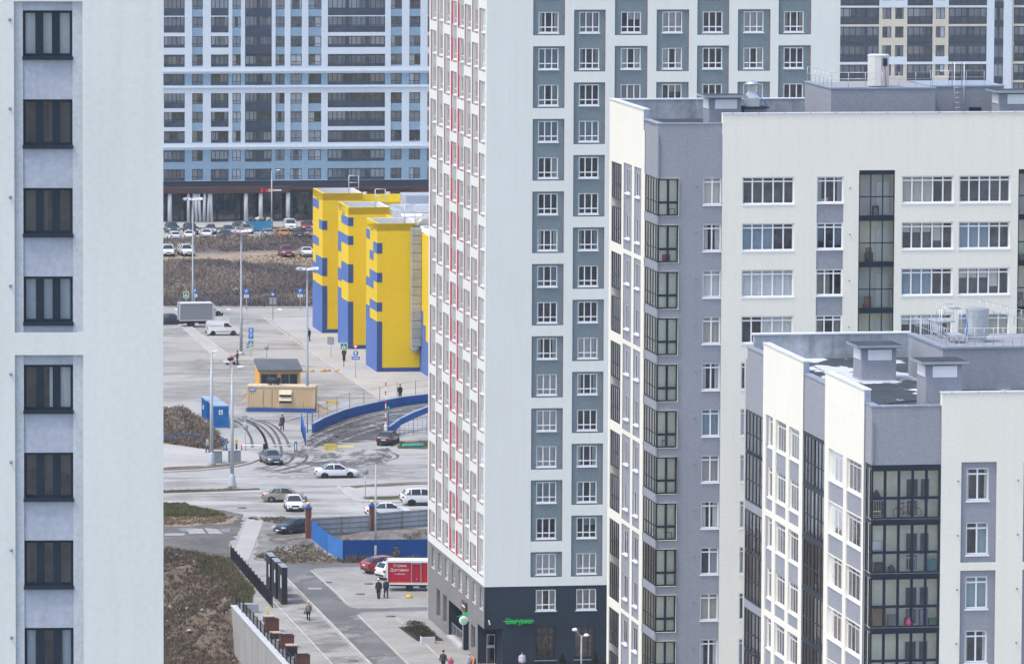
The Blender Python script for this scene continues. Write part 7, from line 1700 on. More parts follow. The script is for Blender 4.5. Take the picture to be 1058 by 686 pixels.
# ---------------------------------------------------------------- bank railing, pylons, retaining wall, planters
IRON = mat('black_iron', (.022, .023, .027), .55, .1)
def iron_railing(p0, p1, h, label, step=.14, z=0.0, post=2.2):
    d = p1 - p0; L = d.length; a = math.atan2(d.y, d.x); root = empty('iron_railing', p0 + Vector((0, 0, z)), a, label, 'railing')
    n = int(L / step); b = MB()
    for i in range(n + 1): x = L * i / n; b.box(x - .012, x + .012, -.012, .012, .08, h - .02)
    b.box(0, L, -.02, .02, h - .08, h - .04); b.box(0, L, -.02, .02, .1, .14); b.build('bars', IRON, root); k = max(1, int(L / post)); q = MB(); q.box(-.045, .045, -.045, .045, 0, h + .12); pm = q.mesh('post', IRON)
    for i in range(k + 1): link('post', pm, root, T(L * i / k, 0, 0))
iron_railing(GP(238.6, 578.5), GP(281.3, 628.2), 1.35, 'black iron railing along the top of the grassy bank', .22)
wz = .12
rw_ = empty('retaining_wall', WALL0, math.atan2((WALL1 - WALL0).y, (WALL1 - WALL0).x), 'pale concrete retaining wall dropping to the brown bank', 'wall')
L = (WALL1 - WALL0).length; b = MB(); b.box(0, L, -.35, .05, -5.2, .02)
b.build('wall', brick_mat('board_marked_concrete', (.42, .41, .39), (.40, .39, .37), (.30, .295, .285), 1.0, 2.4, 5.0, 0, .12) if False else mat('board_marked_concrete', (.40, .39, .37), .9, .08, .5, 3, .06, .2, streak=.25), rw_)
b = MB(); b.box(-.05, L, -.42, .14, .022, wz); b.build('coping', mat('pale_wall_coping', (.50, .52, .55), .8, .08), rw_)
b = MB()
for i in range(1, int(L / 1.2)): x = 1.2 * i; b.box(x - .015, x + .015, -.358, -.351, -5.2, .0)
b.build('joint', mat('wall_joint', (.2, .195, .19), .9), rw_)
iron_railing(WALL0 + UX * .1, WALL1 + UX * .1, 0.9, 'black iron railing standing on the concrete retaining wall', .4, wz, 2.4)
p = GP(258, 633); b = MB(); b.bbox(-.75, .75, -.45, .45, 0, .85, .04); tag(b.build('concrete_block', mat('blue_grey_block', (.27, .30, .34), .8, .1), None, T(p.x, p.y, 0) @ RZ(A0 - .1)), 'grey concrete block behind the end of the retaining wall', 'concrete block')
def pylon(px, py, label):
    p = GP(px, py); root = empty('entrance_pylon', p, A0, label, 'pylon', 'black pylons beside the paved walk'); W, D, H = .5, 2.7, 3.35; m = MB(); s0, s1 = .35, .65
    m.box(0, W, 0, D * .12, 0, H); m.box(0, W, D * .46, D, 0, H); m.box(0, W, D * .12, D * .46, 0, H * .42); m.box(0, W, D * .12, D * .46, H * .78, H); m.build('slab', mat('black_perforated_panel', (.02, .022, .026), .5, .2, 2, 12, .3), root)
    c = MB(); c.box(-.03, W + .03, -.03, D + .03, H + .001, H + .05); c.build('cap', mat('grey_cap', (.28, .30, .33), .6), root)
    l = MB(); l.box(.03, W - .03, D * .125, D * .455, H * .425, H * .775); l.build('white_inset', WHITE_PVC, root)
    g = MB()
    for i in range(16): z = H * (i + .5) / 16; g.box(-.012, -.002, .02, D * .2, z - .012, z + .012); g.box(.02, W - .02, -.012, -.002, z - .012, z + .012)
    g.build('panel_joint', mat('dark_panel_joint', (.06, .062, .068), .6), root)
pylon(291.2, 625, 'nearest black slotted pylon beside the paved walk'); pylon(284.8, 619.2, 'middle one of the three black slotted pylons'); pylon(279.0, 613.2, 'farthest black slotted pylon, next to the railing')
RUST = mat('rust_brown_planter', (.13, .055, .035), .7, .2, 1.2, 5, .1); WOODT = mat('pale_bench_wood', (.50, .36, .27), .7, .12, 1, 6, .1)
def planter(px, py, label, s=1.15, h=1.05):
    p = GP(px, py); root = empty('planter', p + Vector((0, 0, .05)), A0, label, 'planter', 'rust brown planters along the retaining wall'); b = MB()
    b.box(-s / 2, s / 2, 0, .06, 0, h); b.box(-s / 2, s / 2, s - .06, s, 0, h); b.box(-s / 2, -s / 2 + .06, .061, s - .061, 0, h); b.box(s / 2 - .06, s / 2, .061, s - .061, 0, h)
    for i in range(5): z = h * (i + 1) / 6; b.box(-s / 2 - .006, s / 2 + .006, -.006, .0, z - .008, z + .008)
    b.build('box', RUST, root); e = MB(); e.box(-s / 2 - .03, s / 2 + .03, -.03, .05, h, h + .05); e.box(-s / 2 - .03, s / 2 + .03, s - .05, s + .03, h, h + .05); e.box(-s / 2 - .03, -s / 2 + .05, .051, s - .051, h, h + .05); e.box(s / 2 - .05, s / 2 + .03, .051, s - .051, h, h + .05); e.build('rim', IRON, root)
    q = MB(); q.box(-s / 2 + .06, s / 2 - .06, .06, s - .06, h - .25, h - .12); q.build('soil', mat('dark_soil', (.05, .042, .035), .95, .3), root)
planter(281.5, 653.6, 'farthest rust brown planter, by the yellow marker post'); planter(297, 670.5, 'middle one of the three rust brown planters'); planter(313.3, 691, 'nearest rust brown planter at the bottom edge')
def bench(px, py, label, w=.9, d=1.0, h=.55):
    p = GP(px, py); root = empty('bench', p + Vector((0, 0, .05)), A0, label, 'bench', 'black benches between the planters'); b = MB(); b.box(-w / 2, w / 2, 0, d, 0, h - .08); b.build('base', IRON, root); t = MB()
    for i in range(6): y = d * i / 6; t.box(-w / 2 - .04, w / 2 + .04, y + .008, y + d / 6 - .008, h - .078, h)
    t.build('seat', WOODT, root)
bench(278.5, 643.5, 'black bench with pale slats behind the farthest planter'); bench(285.5, 660.5, 'black bench with pale slats between the farthest and middle planters'); bench(301.8, 678.5, 'black bench with pale slats between the middle and nearest planters', h=.95)
p = GP(276.3, 636.5); root = empty('marker_post', p, 0, 'yellow marker post leaning beside the farthest planter', 'marker post'); b = MB(); b.tube([(0, 0, 0), (.02, 0, .8)], .05, 8); b.build('post', mat('yellow_concrete_paint', (.60, .40, .04)), root); b = MB(); b.bbox(-.1, .14, -.03, .03, .6, .85, .02); b.build('plate', mat('sign_fluorescent_yellow', (.6, .7, .03)), root)
# skip with rubbish in the far lot
p = GP(267.5, 239); root = empty('rubbish_skip', p, A0, 'light blue rubbish skip heaped with bags in the far lot', 'skip'); b = MB(); b.loft([[(-1.7, -.9, .15), (1.7, -.9, .15), (1.7, .9, .15), (-1.7, .9, .15)], [(-2.0, -1.0, 1.6), (2.0, -1.0, 1.6), (2.0, 1.0, 1.6), (-2.0, 1.0, 1.6)]], caps=True)
b.build('body', mat('sky_blue_skip', (.05, .25, .42), .6, .15), root); b = MB(); rs = random.Random(8)
for i in range(14): b.lathe([(.08, -.2), (.32, 0), (.28, .25), (.05, .38)], 7, 0, T(rs.uniform(-1.6, 1.6), rs.uniform(-.7, .7), 1.65 + rs.uniform(0, .25)))
b.build('rubbish', ramp_mat('rubbish_bags', [(.5, .5, .5), (.3, .28, .25), (.1, .1, .1), (.55, .5, .4)], use='island'), root)
# white planter trough and bench by the tower entrance
p = GP(443, 664.5); root = empty('planter', p, A0, 'white concrete planter trough at the end of the dark shrubs', 'planter'); b = MB(); b.bbox(-.7, .5, -.35, .35, 0, .6, .03); b.build('trough', mat('white_concrete', (.55, .56, .57), .85, .1), root); b = MB(); b.box(-.62, .42, -.28, .28, .6, .62); b.build('soil', mat('dark_soil', (.05, .042, .035)), root)
# orange shop display boards at the corner
p = GP(488.5, 694); root = empty('advertising_board', p, A0 - math.pi / 2, 'orange folding advertising board at the tower corner', 'board'); b = MB(); b.loft([[(-.9, -.3, 0), (.9, -.3, 0), (.9, -.27, 0), (-.9, -.27, 0)], [(-.9, 0, 1.35), (.9, 0, 1.35), (.9, .03, 1.35), (-.9, .03, 1.35)]]); b.build('panel', mat('orange_board', (.62, .27, .09), .6, .15, 2, 6, .1), root); b = MB(); b.loft([[(-.9, .3, 0), (.9, .3, 0), (.9, .27, 0), (-.9, .27, 0)], [(-.9, .06, 1.35), (.9, .06, 1.35), (.9, .035, 1.35), (-.9, .035, 1.35)]]); b.build('leg', DARK_PVC, root)
# ================================================================ PEOPLE
SKIN = mat('skin', (.48, .29, .21), .6, .05)
HAIRD = mat('dark_hair', (.03, .022, .018), .7)
def cloth(n, c): return mat('cloth_' + n, c, .9, .12, 2, 12, .1)
def person(px, py, rz, label, h=1.72, coat=(.03, .03, .035), legs=(.03, .032, .04), hat=None, pose='walk', long_=False, holds=None, z=0.02):
    p = GP(px, py); root = empty('person', p + Vector((0, 0, z)), rz, label, 'person'); k = h / 1.72
    sw = .17 if pose == 'walk' else .05; V = Vector
    # one continuous body: skin modifier over a skeleton, faces towards local -y
    pts, rad, ed = [], [], []
    def j(x, y, zz, r, par=None):
        pts.append((x * k, y * k, zz * k)); rad.append(r * k)
        if par is not None: ed.append((par, len(pts) - 1))
        return len(pts) - 1
    pel = j(0, 0, .93, .14); sp = j(0, .01, 1.13, .13, pel); ch = j(0, .0, 1.33, .15, sp); nk = j(0, -.01, 1.47, .062, ch); hd = j(0, -.03, 1.57, .08, nk); h2 = j(0, -.03, 1.65, .085, hd); tp = j(0, -.015, 1.715, .05, h2)
    for s in (1, -1):
        f = -s * sw
        hip = j(s * .095, 0, .87, .095, pel); kn = j(s * .1, f * .7 - .03, .49, .062, hip); an = j(s * .1, f + (.10 if f > 0 else 0), .09 + (.05 if f > .1 else 0), .042, kn); to = j(s * .115, f - .16 + (.10 if f > 0 else 0), .035, .035, an)
        sh = j(s * .19, 0, 1.40, .06, ch)
        if pose == 'push': el = j(s * .22, -.12, 1.16, .045, sh); wr = j(s * .17, -.38, 1.06, .03, el)
        elif pose == 'carry' and s == 1: el = j(s * .23, .05, 1.13, .045, sh); wr = j(s * .19, -.2, 1.08, .03, el)
        else: el = j(s * .24, f * -.5 + .03, 1.13, .045, sh); wr = j(s * .25, f * -.9 - .04, .89, .03, el)
        d = (V(pts[wr]) - V(pts[el])).normalized() / k
        hb = j(*[c / k for c in (V(pts[wr]) + d * .05 * k * k)], .03, wr)
        base = V(pts[hb])
        for i, ox in enumerate((-.024, -.008, .008, .024)):
            a = base + V((0, ox, 0)) * k + d * k * .05 * k; b_ = a + d * k * .035 * k + V((-s * .012, 0, 0)) * k
            q = j(*[c / k for c in a], .009, hb); j(*[c / k for c in b_], .008, q)
        th = base + V((-s * .01, -.035, .0)) * k + d * k * .015; j(*[c / k for c in th], .01, hb)
    me = bpy.data.meshes.new('body'); me.from_pydata(pts, ed, []); o = link('body', me, root)
    md = o.modifiers.new('skin', 'SKIN'); md.use_smooth_shade = True
    if not me.skin_vertices: 
        import bmesh as _b
        bm = _b.new(); bm.from_mesh(me); bm.verts.layers.skin.verify(); bm.to_mesh(me); bm.free()
    for i, r in enumerate(rad): me.skin_vertices[0].data[i].radius = (r, r); me.skin_vertices[0].data[i].use_root = (i == 0)
    o.modifiers.new('smooth', 'SUBSURF').levels = 1; o.modifiers['smooth'].render_levels = 1
    me.materials.append(SKIN)
    C = MB(); lo = .55 if long_ else .80
    def ring(z, rx, ry, cx=0, cy=0, n=14): return [((cx + rx * math.cos(2 * math.pi * i / n)) * k, (cy + ry * math.sin(2 * math.pi * i / n)) * k, z * k) for i in range(n)]
    C.loft([ring(lo, .205, .165), ring(.98, .195, .155), ring(1.15, .185, .145), ring(1.34, .215, .15), ring(1.43, .17, .12), ring(1.485, .085, .085)], smooth=True)
    def limb(a, b, c, r0, r1, r2): C.tube([a, (V(a) + V(b)) / 2, b, (V(b) + V(c)) / 2, c], [r0, r0 * .95, r1, r1 * .95, r2], 10)
    idx = {}
    for s in (1, -1):
        f = -s * sw
        if pose == 'push': el, wr = (s * .22, -.12, 1.16), (s * .17, -.38, 1.06)
        elif pose == 'carry' and s == 1: el, wr = (s * .23, .05, 1.13), (s * .19, -.2, 1.08)
        else: el, wr = (s * .24, f * -.5 + .03, 1.13), (s * .25, f * -.9 - .04, .89)
        limb(V((s * .18, 0, 1.40)) * k, V(el) * k, V(wr) * k, .078 * k, .064 * k, .05 * k)
    C.build('coat', cloth('coat_%d_%d_%d' % tuple(int(c * 999) for c in coat), coat), root)
    Lg = MB()
    for s in (1, -1):
        f = -s * sw; kn = V((s * .1, f * .7 - .03, .49)) * k; an = V((s * .1, f + (.10 if f > 0 else 0), .10 + (.05 if f > .1 else 0))) * k; hp = V((s * .095, 0, .90)) * k
        Lg.tube([hp, (hp + kn) / 2, kn, (kn + an) / 2, an], [.115 * k, .1 * k, .078 * k, .075 * k, .06 * k], 10)
    Lg.build('trousers', cloth('legs_%d_%d_%d' % tuple(int(c * 999) for c in legs), legs), root)
    S_ = MB()
    for s in (1, -1):
        f = -s * sw; an = V((s * .1, f + (.10 if f > 0 else 0), (.05 if f > .1 else 0))) * k
        S_.loft([[(an.x + dx * k, an.y + dy * k, an.z + zz * k) for dx, dy in ((-.05, .09), (.05, .09), (.06, -.1), (.03, -.2), (-.03, -.2), (-.06, -.1))] for zz in (0.0, .09)])
    S_.build('shoes', cloth('shoes', (.03, .028, .028)), root)
    Hh = MB(); M = T(0, -.02 * k, 1.66 * k)
    if hat: Hh.lathe([(.112 * k, -.02 * k), (.118 * k, .03 * k), (.1 * k, .09 * k), (.05 * k, .125 * k), (.005, .13 * k)], 14, 0, M); Hh.build('hat', cloth('hat_%d_%d_%d' % tuple(int(c * 999) for c in hat), hat), root)
    else: Hh.lathe([(.1 * k, -.05 * k), (.112 * k, .02 * k), (.09 * k, .075 * k), (.005, .1 * k)], 14, 0, T(0, .01 * k, 1.66 * k)); Hh.build('hair', HAIRD, root)
    F_ = MB(); F_.lathe([(.006, -.03), (.018, -.02), (.006, .02)], 8, 0, T(0, -.125 * k, 1.60 * k)); 
    F_.build('nose', SKIN, root); E = MB()
    for s in (1, -1): E.lathe([(.004, -.01), (.011, 0), (.004, .01)], 8, 0, T(s * .034 * k, -.108 * k, 1.635 * k))
    E.box(-.025 * k, .025 * k, -.112 * k, -.098 * k, 1.545 * k, 1.555 * k); E.build('eyes_and_mouth', HAIRD, root)
    return root, k
def held_bag(px, py, x, y, zc, col, label, w=.3, h=.35, name='bag'):
    p = GP(px, py); b = MB(); b.loft([[(-w / 2, -.06, 0), (w / 2, -.06, 0), (w / 2, .06, 0), (-w / 2, .06, 0)], [(-w * .45, -.08, h * .5), (w * .45, -.08, h * .5), (w * .45, .08, h * .5), (-w * .45, .08, h * .5)], [(-w * .3, -.03, h), (w * .3, -.03, h), (w * .3, .03, h), (-w * .3, .03, h)]])
    root = empty(name, (p.x + x, p.y + y, zc), 0, label, 'bag'); b.build('bag_body', cloth(name + '_%d' % int(col[0] * 900), col), root); t = MB(); t.tube([(-w * .2, 0, h), (-w * .1, 0, h + .14), (w * .1, 0, h + .14), (w * .2, 0, h)], .01, 6); t.build('strap', DARK_PVC, root)
person(318.7, 640.8, math.pi, 'person in beige jacket walking away along the paved walk', 1.66, (.27, .22, .20), (.03, .03, .035), hat=(.62, .58, .52))
held_bag(316.3, 640.8, -.1, .05, .55, (.05, .28, .18), 'green shopping bag held by the person in the beige jacket', .26, .32)
person(391.2, 618.6, -.3, 'person with white cap and black backpack beside the red van box', 1.78, (.025, .03, .03), (.04, .05, .065), hat=(.6, .6, .6), pose='stand', long_=True)
b_ = GP(391.2, 618.6); mb = MB(); mb.bbox(-.16, .16, 0, .18, 0, .46, .05); tag(mb.build('backpack', cloth('backpack', (.015, .016, .018)), None, T(b_.x - .08, b_.y, 1.02) @ RZ(-.3 - .9) @ T(0, .13, 0)), 'black backpack worn by the person in the white cap', 'backpack')
person(398.8, 617.9, .25, 'person in dark blue jacket and brown trousers at the red van box', 1.76, (.04, .055, .085), (.085, .05, .045), hat=(.02, .02, .025))
person(458.0, 693.5, math.pi - .4, 'person in dark brown coat walking near the tower entrance', 1.72, (.055, .045, .045), (.03, .03, .03), hat=(.03, .028, .03))
person(465.8, 693.5, math.pi - .3, 'small person in pink coat and yellow hat by the tower entrance', 1.25, (.50, .07, .19), (.12, .05, .1), hat=(.62, .56, .06))
person(485.0, 694.5, .9, 'person in lilac jacket at the orange board', 1.6, (.40, .40, .58), (.1, .1, .12), hat=(.4, .38, .5), pose='stand')
person(539.3, 694.5, .3, 'person in white jacket with dark hair before the charcoal wall', 1.72, (.58, .55, .62), (.05, .05, .06), pose='stand')
person(291.6, 444.6, .2, 'person in a long grey coat crossing below the generator container', 1.75, (.07, .065, .07), (.03, .03, .035), hat=(.09, .08, .08), long_=True)
held_bag(289.5, 444.6, -.05, -.1, .5, (.22, .03, .08), 'dark red bag carried by the person in the long grey coat', .3, .36)
person(274.2, 472.5, math.pi + .4, 'person in black jacket and blue jeans behind the grey sedan', 1.76, (.022, .022, .025), (.07, .13, .24))
person(214.3, 468.3, -1.3, 'person in beige coat and blue jeans walking past the low blue fence', 1.7, (.34, .29, .25), (.06, .09, .17), hat=(.06, .09, .16))
person(413.3, 413.0, .3, 'person in black seen above the curved blue wall', 1.75, (.02, .021, .024), (.02, .02, .022), hat=(.02, .02, .02), pose='stand')
person(318.9, 353.0, .2, 'person in black walking on the mall pavement behind the dark mast', 1.72, (.03, .032, .037), (.03, .03, .035))
person(355.4, 373.2, .1, 'dark person standing behind the fluorescent crossing sign', 1.7, (.05, .055, .065), (.03, .03, .035), pose='stand')
person(245.3, 377.0, -math.pi / 2 + .2, 'person in rust red jacket pushing a pink stroller', 1.75, (.17, .065, .045), (.05, .09, .19), pose='push')
def stroller():
    p = GP(238.2, 377); root = empty('stroller', (p.x, p.y, .02), ROT + math.pi, 'black stroller with pink hood pushed across the car park', 'stroller')
    b = MB(); b.loft([[(-.28, -.22, .55), (.32, -.22, .55), (.32, .22, .55), (-.28, .22, .55)], [(-.36, -.24, .85), (.4, -.24, .85), (.4, .24, .85), (-.36, .24, .85)]]); b.build('cot', cloth('stroller_black', (.03, .028, .035)), root)
    h = MB(); h.loft([[(x, .24 * math.cos(a), .85 + .34 * math.sin(a) * f) for a in [math.pi * i / 8 for i in range(9)]] for x, f in ((-.36, .75), (-.1, 1.0), (.1, .85))], smooth=True); h.build('hood', cloth('stroller_pink', (.42, .15, .22)), root)
    f = MB()
    for s in (.24, -.24): f.tube([(-.45, s, .18), (.1, s, .55)], .018, 6); f.tube([(.4, s, .16), (0, s, .55)], .018, 6); f.tube([(-.2, s, .55), (-.72, s, 1.05)], .018, 6)
    f.tube([(-.72, -.24, 1.05), (-.72, .24, 1.05)], .022, 6); f.build('frame', IRON, root)
    for x, r in ((-.45, .18), (.4, .15)):
        for s in (.27, -.27): w = MB(); w.lathe([(r * .7, -.03), (r, -.025), (r, .025), (r * .7, .03)], 16, 0, T(x, s, r) @ RX(math.pi / 2)); w.build('wheel', RUBBER, root)
stroller()

# ================================================================ PLANTS
BR = ramp_mat('dry_brush_twigs', [(.18, .155, .145), (.14, .12, .118), (.22, .185, .16), (.115, .10, .10), (.29, .24, .20), (.16, .135, .125)], .95, 'island')
GRB = ramp_mat('faded_grass_blades', [(.115, .135, .05), (.155, .15, .07), (.085, .105, .042), (.20, .17, .09), (.14, .14, .06)], .95, 'island')
TANB = ramp_mat('dry_grass_blades', [(.24, .18, .11), (.19, .14, .09), (.29, .225, .14), (.14, .10, .07)], .95, 'island')
BANKB = ramp_mat('bank_weeds', [(.16, .115, .085), (.20, .155, .12), (.12, .10, .085), (.11, .11, .07), (.27, .22, .17), (.10, .085, .075)], .95, 'island')
def inside(p, poly):
    c = False; n = len(poly); j = n - 1
    for i in range(n):
        a, b = poly[i], poly[j]
        if (a.y > p.y) != (b.y > p.y) and p.x < (b.x - a.x) * (p.y - a.y) / (b.y - a.y) + a.x: c = not c
        j = i
    return c
def tufts(name, px, n, h0, h1, m, blades=6, spread=.35, wid=.035, seed=1, dens=None, zf=None, world=None):
    """loose tufts of thin bent blades or twigs spread over an area"""
    poly = world or [GP(*p) for p in px]; xs = [p.x for p in poly]; ys = [p.y for p in poly]; rs = random.Random(seed); mb = MB(); k = 0; tries = 0
    while k < n and tries < n * 20:
        tries += 1; x, y = rs.uniform(min(xs), max(xs)), rs.uniform(min(ys), max(ys))
        if not inside(Vector((x, y, 0)), poly): continue
        d = .5 + .5 * math.sin(x * .31 + 1.3 * math.sin(y * .13)) * math.sin(y * .17 + seed + math.sin(x * .2))
        if rs.random() > .45 + .55 * d: continue
        k += 1; z = (zf(x, y) if zf else 0.0) + .01; s = rs.uniform(h0, h1) * (.55 + .6 * d)
        for _ in range(blades):
            a = rs.uniform(0, 6.283); r = rs.uniform(0, spread) * s; bx, by = x + r * .5 * math.cos(a), y + r * .5 * math.sin(a); hh = s * rs.uniform(.5, 1); lx, ly = bx + math.cos(a) * r, by + math.sin(a) * r; t = rs.uniform(0, 3.14); wx, wy = wid * math.cos(t), wid * math.sin(t)
            mb.raw([(bx - wx, by - wy, z - .05), (bx + wx, by + wy, z - .05), (bx * .5 + lx * .5 + wx * .9, by * .5 + ly * .5 + wy * .9, z + hh * .6), (lx, ly, z + hh), (bx * .5 + lx * .5 - wx * .9, by * .5 + ly * .5 - wy * .9, z + hh * .6)], [(0, 1, 2, 3, 4)])
    o = mb.build(name, m); tag(o, kind='stuff'); return o
def bushes(name, px, n, r0, r1, h0, h1, mats, quads=55, leaf=.16, seed=1, zf=None, world=None):
    """a thicket of low twiggy bushes, each a dome of small loose twigs of one tone"""
    poly = world or [GP(*p) for p in px]; xs = [p.x for p in poly]; ys = [p.y for p in poly]; rs = random.Random(seed); mb = MB(); k = 0; tries = 0
    while k < n and tries < n * 30:
        tries += 1; x, y = rs.uniform(min(xs), max(xs)), rs.uniform(min(ys), max(ys))
        if not inside(Vector((x, y, 0)), poly): continue
        k += 1; z = zf(x, y) if zf else 0.0; r, h = rs.uniform(r0, r1), rs.uniform(h0, h1); f = .5 + .5 * math.sin(x * .23 + 2 * math.sin(y * .09 + seed)); mi = min(len(mats) - 1, max(0, int((f * .7 + rs.random() * .45) * len(mats)))); h *= .6 + .7 * f
        for _ in range(quads):
            a = rs.uniform(0, 6.283); q = math.sqrt(rs.random()); u = rs.random(); zz = h * u * (1 - .6 * q * q); bx, by = x + r * q * math.cos(a), y + r * q * math.sin(a)
            d = Vector((math.cos(a) * q * .8 + rs.uniform(-.5, .5), math.sin(a) * q * .8 + rs.uniform(-.5, .5), rs.uniform(.3, 1.2))).normalized(); e = d.cross(Vector((rs.uniform(-1, 1), rs.uniform(-1, 1), .2))).normalized(); l = leaf * rs.uniform(.6, 1.7); c = Vector((bx, by, z + zz))
            mb.raw([c - e * l * .22, c + e * l * .22, c + d * l * 1.5 + e * l * .05, c + d * l * 1.5 - e * l * .05], [(0, 1, 2, 3)], mi)
    o = mb.build(name, mats); tag(o, kind='stuff'); return o
def tones(base, cols): return [mat('%s_%d' % (base, i), tuple(q * 1.12 for q in c), .95, .25, .8, 4, .15, island=.25) for i, c in enumerate(cols)]
BRT = tones('brush_tone', [(.105, .09, .088), (.14, .118, .112), (.175, .15, .138), (.21, .175, .15), (.155, .12, .10), (.27, .225, .18)])
bushes('brush', [(140, 250), (345, 247.5), (345, 259), (300, 259), (200, 261), (140, 262)], 560, .5, 1.2, .4, 1.1, BRT, 50, .18, 1)
bushes('brush', [(140, 273.5), (205, 270), (240, 273.5), (290, 275.5), (325, 279.5), (335, 279.5), (335, 315.6), (140, 315.6)], 2000, .45, 1.3, .5, 1.3, BRT, 50, .16, 2)
tufts('brush', [(140, 273), (205, 269.5), (240, 273), (290, 275), (325, 279), (335, 279), (335, 316.2), (140, 316.2)], 2200, .3, .8, BR, 8, .7, .04, 2)
tufts('brush', [(140, 312.5), (335, 312.5), (335, 316.4), (140, 316.6)], 700, .3, .7, TANB, 8, .6, .03, 3)
tufts('dry_grass', [(205, 268), (322, 261), (335, 275), (290, 272), (240, 271)], 500, .1, .3, TANB, 6, .7, .03, 4)
bushes('mound_weeds', [(150, 425), (171, 425), (188, 424), (203, 434), (218, 446), (227, 456), (229, 462), (212, 464), (190, 460), (160, 456)], 420, .4, 1.0, .3, .8, tones('mound_tone', [(.16, .125, .095), (.21, .165, .12), (.13, .10, .08), (.25, .20, .15)]), 50, .16, 18)
tufts('mound_weeds', [(150, 425), (171, 425), (188, 423.5), (204, 433), (219, 445), (228, 456), (231, 463), (212, 465), (190, 461), (160, 457)], 2200, .25, .75, BANKB, 9, .6, .03, 5)
tufts('grass', [(140, 520), (169, 520.5), (190, 520.5), (204, 525), (222, 528.5), (232, 533), (215, 534), (140, 533)], 1500, .15, .5, GRB, 9, .7, .03, 6)
tufts('grass', [(140, 533), (215, 534.5), (242, 534), (230, 540), (190, 543), (140, 543)], 900, .1, .35, TANB, 8, .7, .025, 7)
tufts('grass', [(140, 507.8), (200, 506.6), (266, 505), (240, 506.6), (200, 508.2), (140, 509.4)], 400, .08, .25, TANB, 7, .7, .02, 8)
tufts('grass', [(378, 514), (417, 513.4), (417, 515.6), (380, 516)], 220, .08, .22, GRB, 7, .7, .02, 9)
tufts('grass', [(413, 457), (445, 456), (445, 462), (414, 462.5)], 260, .08, .25, GRB, 7, .7, .02, 10)
tufts('fence_weeds', [(350, 580), (442, 578.8), (442, 580.4), (350, 581.8)], 160, .2, .9, BANKB, 8, .5, .02, 11)
tufts('plot_weeds', [(345, 560), (442, 552), (442, 574), (356, 576)], 260, .2, .7, BANKB, 8, .6, .025, 12)
tufts('slab_weeds', [(262, 577), (284, 567), (320, 562), (356, 580), (300, 582)], 420, .1, .4, BANKB, 8, .7, .025, 13)
tufts('slab_weeds', [(254, 536), (290, 535), (306, 538), (316, 548), (290, 542)], 160, .1, .35, BANKB, 8, .7, .025, 14)
bank = [GP(120, 566), GP(172, 566.5), GP(212, 572.5), GP(238, 578), GP(249, 597), GP(261, 613), WALL0 - UX * .6, WALL0 - UX * .6 - UY * 34, Vector((-45, 505, 0)), Vector((-45, 560, 0))]
BKT = tones('bank_tone', [(.115, .09, .07), (.15, .115, .085), (.19, .14, .10), (.125, .12, .065), (.25, .19, .13), (.17, .115, .075)])
bushes('bank_weeds', None, 1100, .3, .8, .2, .55, BKT, 45, .13, 17, gzi, bank)
tufts('bank_weeds', None, 15000, .2, .55, BANKB, 10, .8, .025, 15, zf=gzi, world=bank)
nearb = [GP(246, 590), GP(261, 612), WALL0 - UX * .5, WALL0 - UX * .5 - UY * 30, Vector((-38, 512, 0)), Vector((-38, 560, 0))]
bushes('bank_weeds', None, 700, .25, .7, .2, .5, BKT, 45, .12, 19, gzi, nearb)
tufts('bank_weeds', None, 6000, .2, .5, BANKB, 9, .8, .025, 20, zf=gzi, world=nearb)
green = [GP(202, 573), GP(238, 578), GP(249, 597), GP(262, 612), GP(258, 628), GP(248, 622), GP(236, 607), GP(222, 592), GP(210, 582)]
tufts('grass', None, 2600, .15, .5, GRB, 9, .7, .03, 16, zf=gzi, world=green)
def rocks(name, poly, n, seed, m, s0=.12, s1=.55):
    rs = random.Random(seed); mb = MB(); xs = [p.x for p in poly]; ys = [p.y for p in poly]; k = 0
    while k < n:
        x, y = rs.uniform(min(xs), max(xs)), rs.uniform(min(ys), max(ys))
        if not inside(Vector((x, y, 0)), poly): continue
        k += 1; s = rs.uniform(s0, s1) * rs.uniform(.5, 1); z = gzi(x, y); a = rs.uniform(0, 6)
        M = T(x, y, z + s * .15) @ RZ(a); mb.loft([[(s * f * rx * math.cos(2 * math.pi * i / 6 + rs.uniform(-.2, .2)), s * f * math.sin(2 * math.pi * i / 6), s * zz) for i in range(6)] for f, zz, rx in ((.7, -.3, 1.2), (1.0, .05, 1.3), (.7, .4, 1.1), (.15, .55, 1))], 0, M)
    o = mb.build(name, m); tag(o, kind='stuff'); return o
rocks('rubble', [GP(352, 560), GP(445, 574), GP(445, 553), GP(380, 552)], 150, 27, ramp_mat('plot_rubble_stones', [(.22, .2, .18), (.3, .29, .27), (.14, .125, .11)], .9, 'island'), .1, .5)
rocks('rubble', bank, 520, 21, ramp_mat('pale_stones', [(.28, .26, .235), (.21, .195, .175), (.36, .34, .31), (.16, .145, .13)], .9, 'island'), .08, .42)
rocks('rubble', [GP(170, 500 + 160), GP(262, 680), GP(262, 686), GP(170, 686)], 120, 22, MATS.get('none') or ramp_mat('grey_stones', [(.3, .3, .3), (.22, .22, .22), (.38, .38, .37)], .9, 'island'), .08, .35)
rocks('litter', [GP(200, 290), GP(265, 285), GP(268, 300), GP(205, 302)], 60, 23, ramp_mat('scattered_litter', [(.5, .5, .5), (.6, .6, .6), (.3, .3, .32)], .8, 'island'), .2, .6)
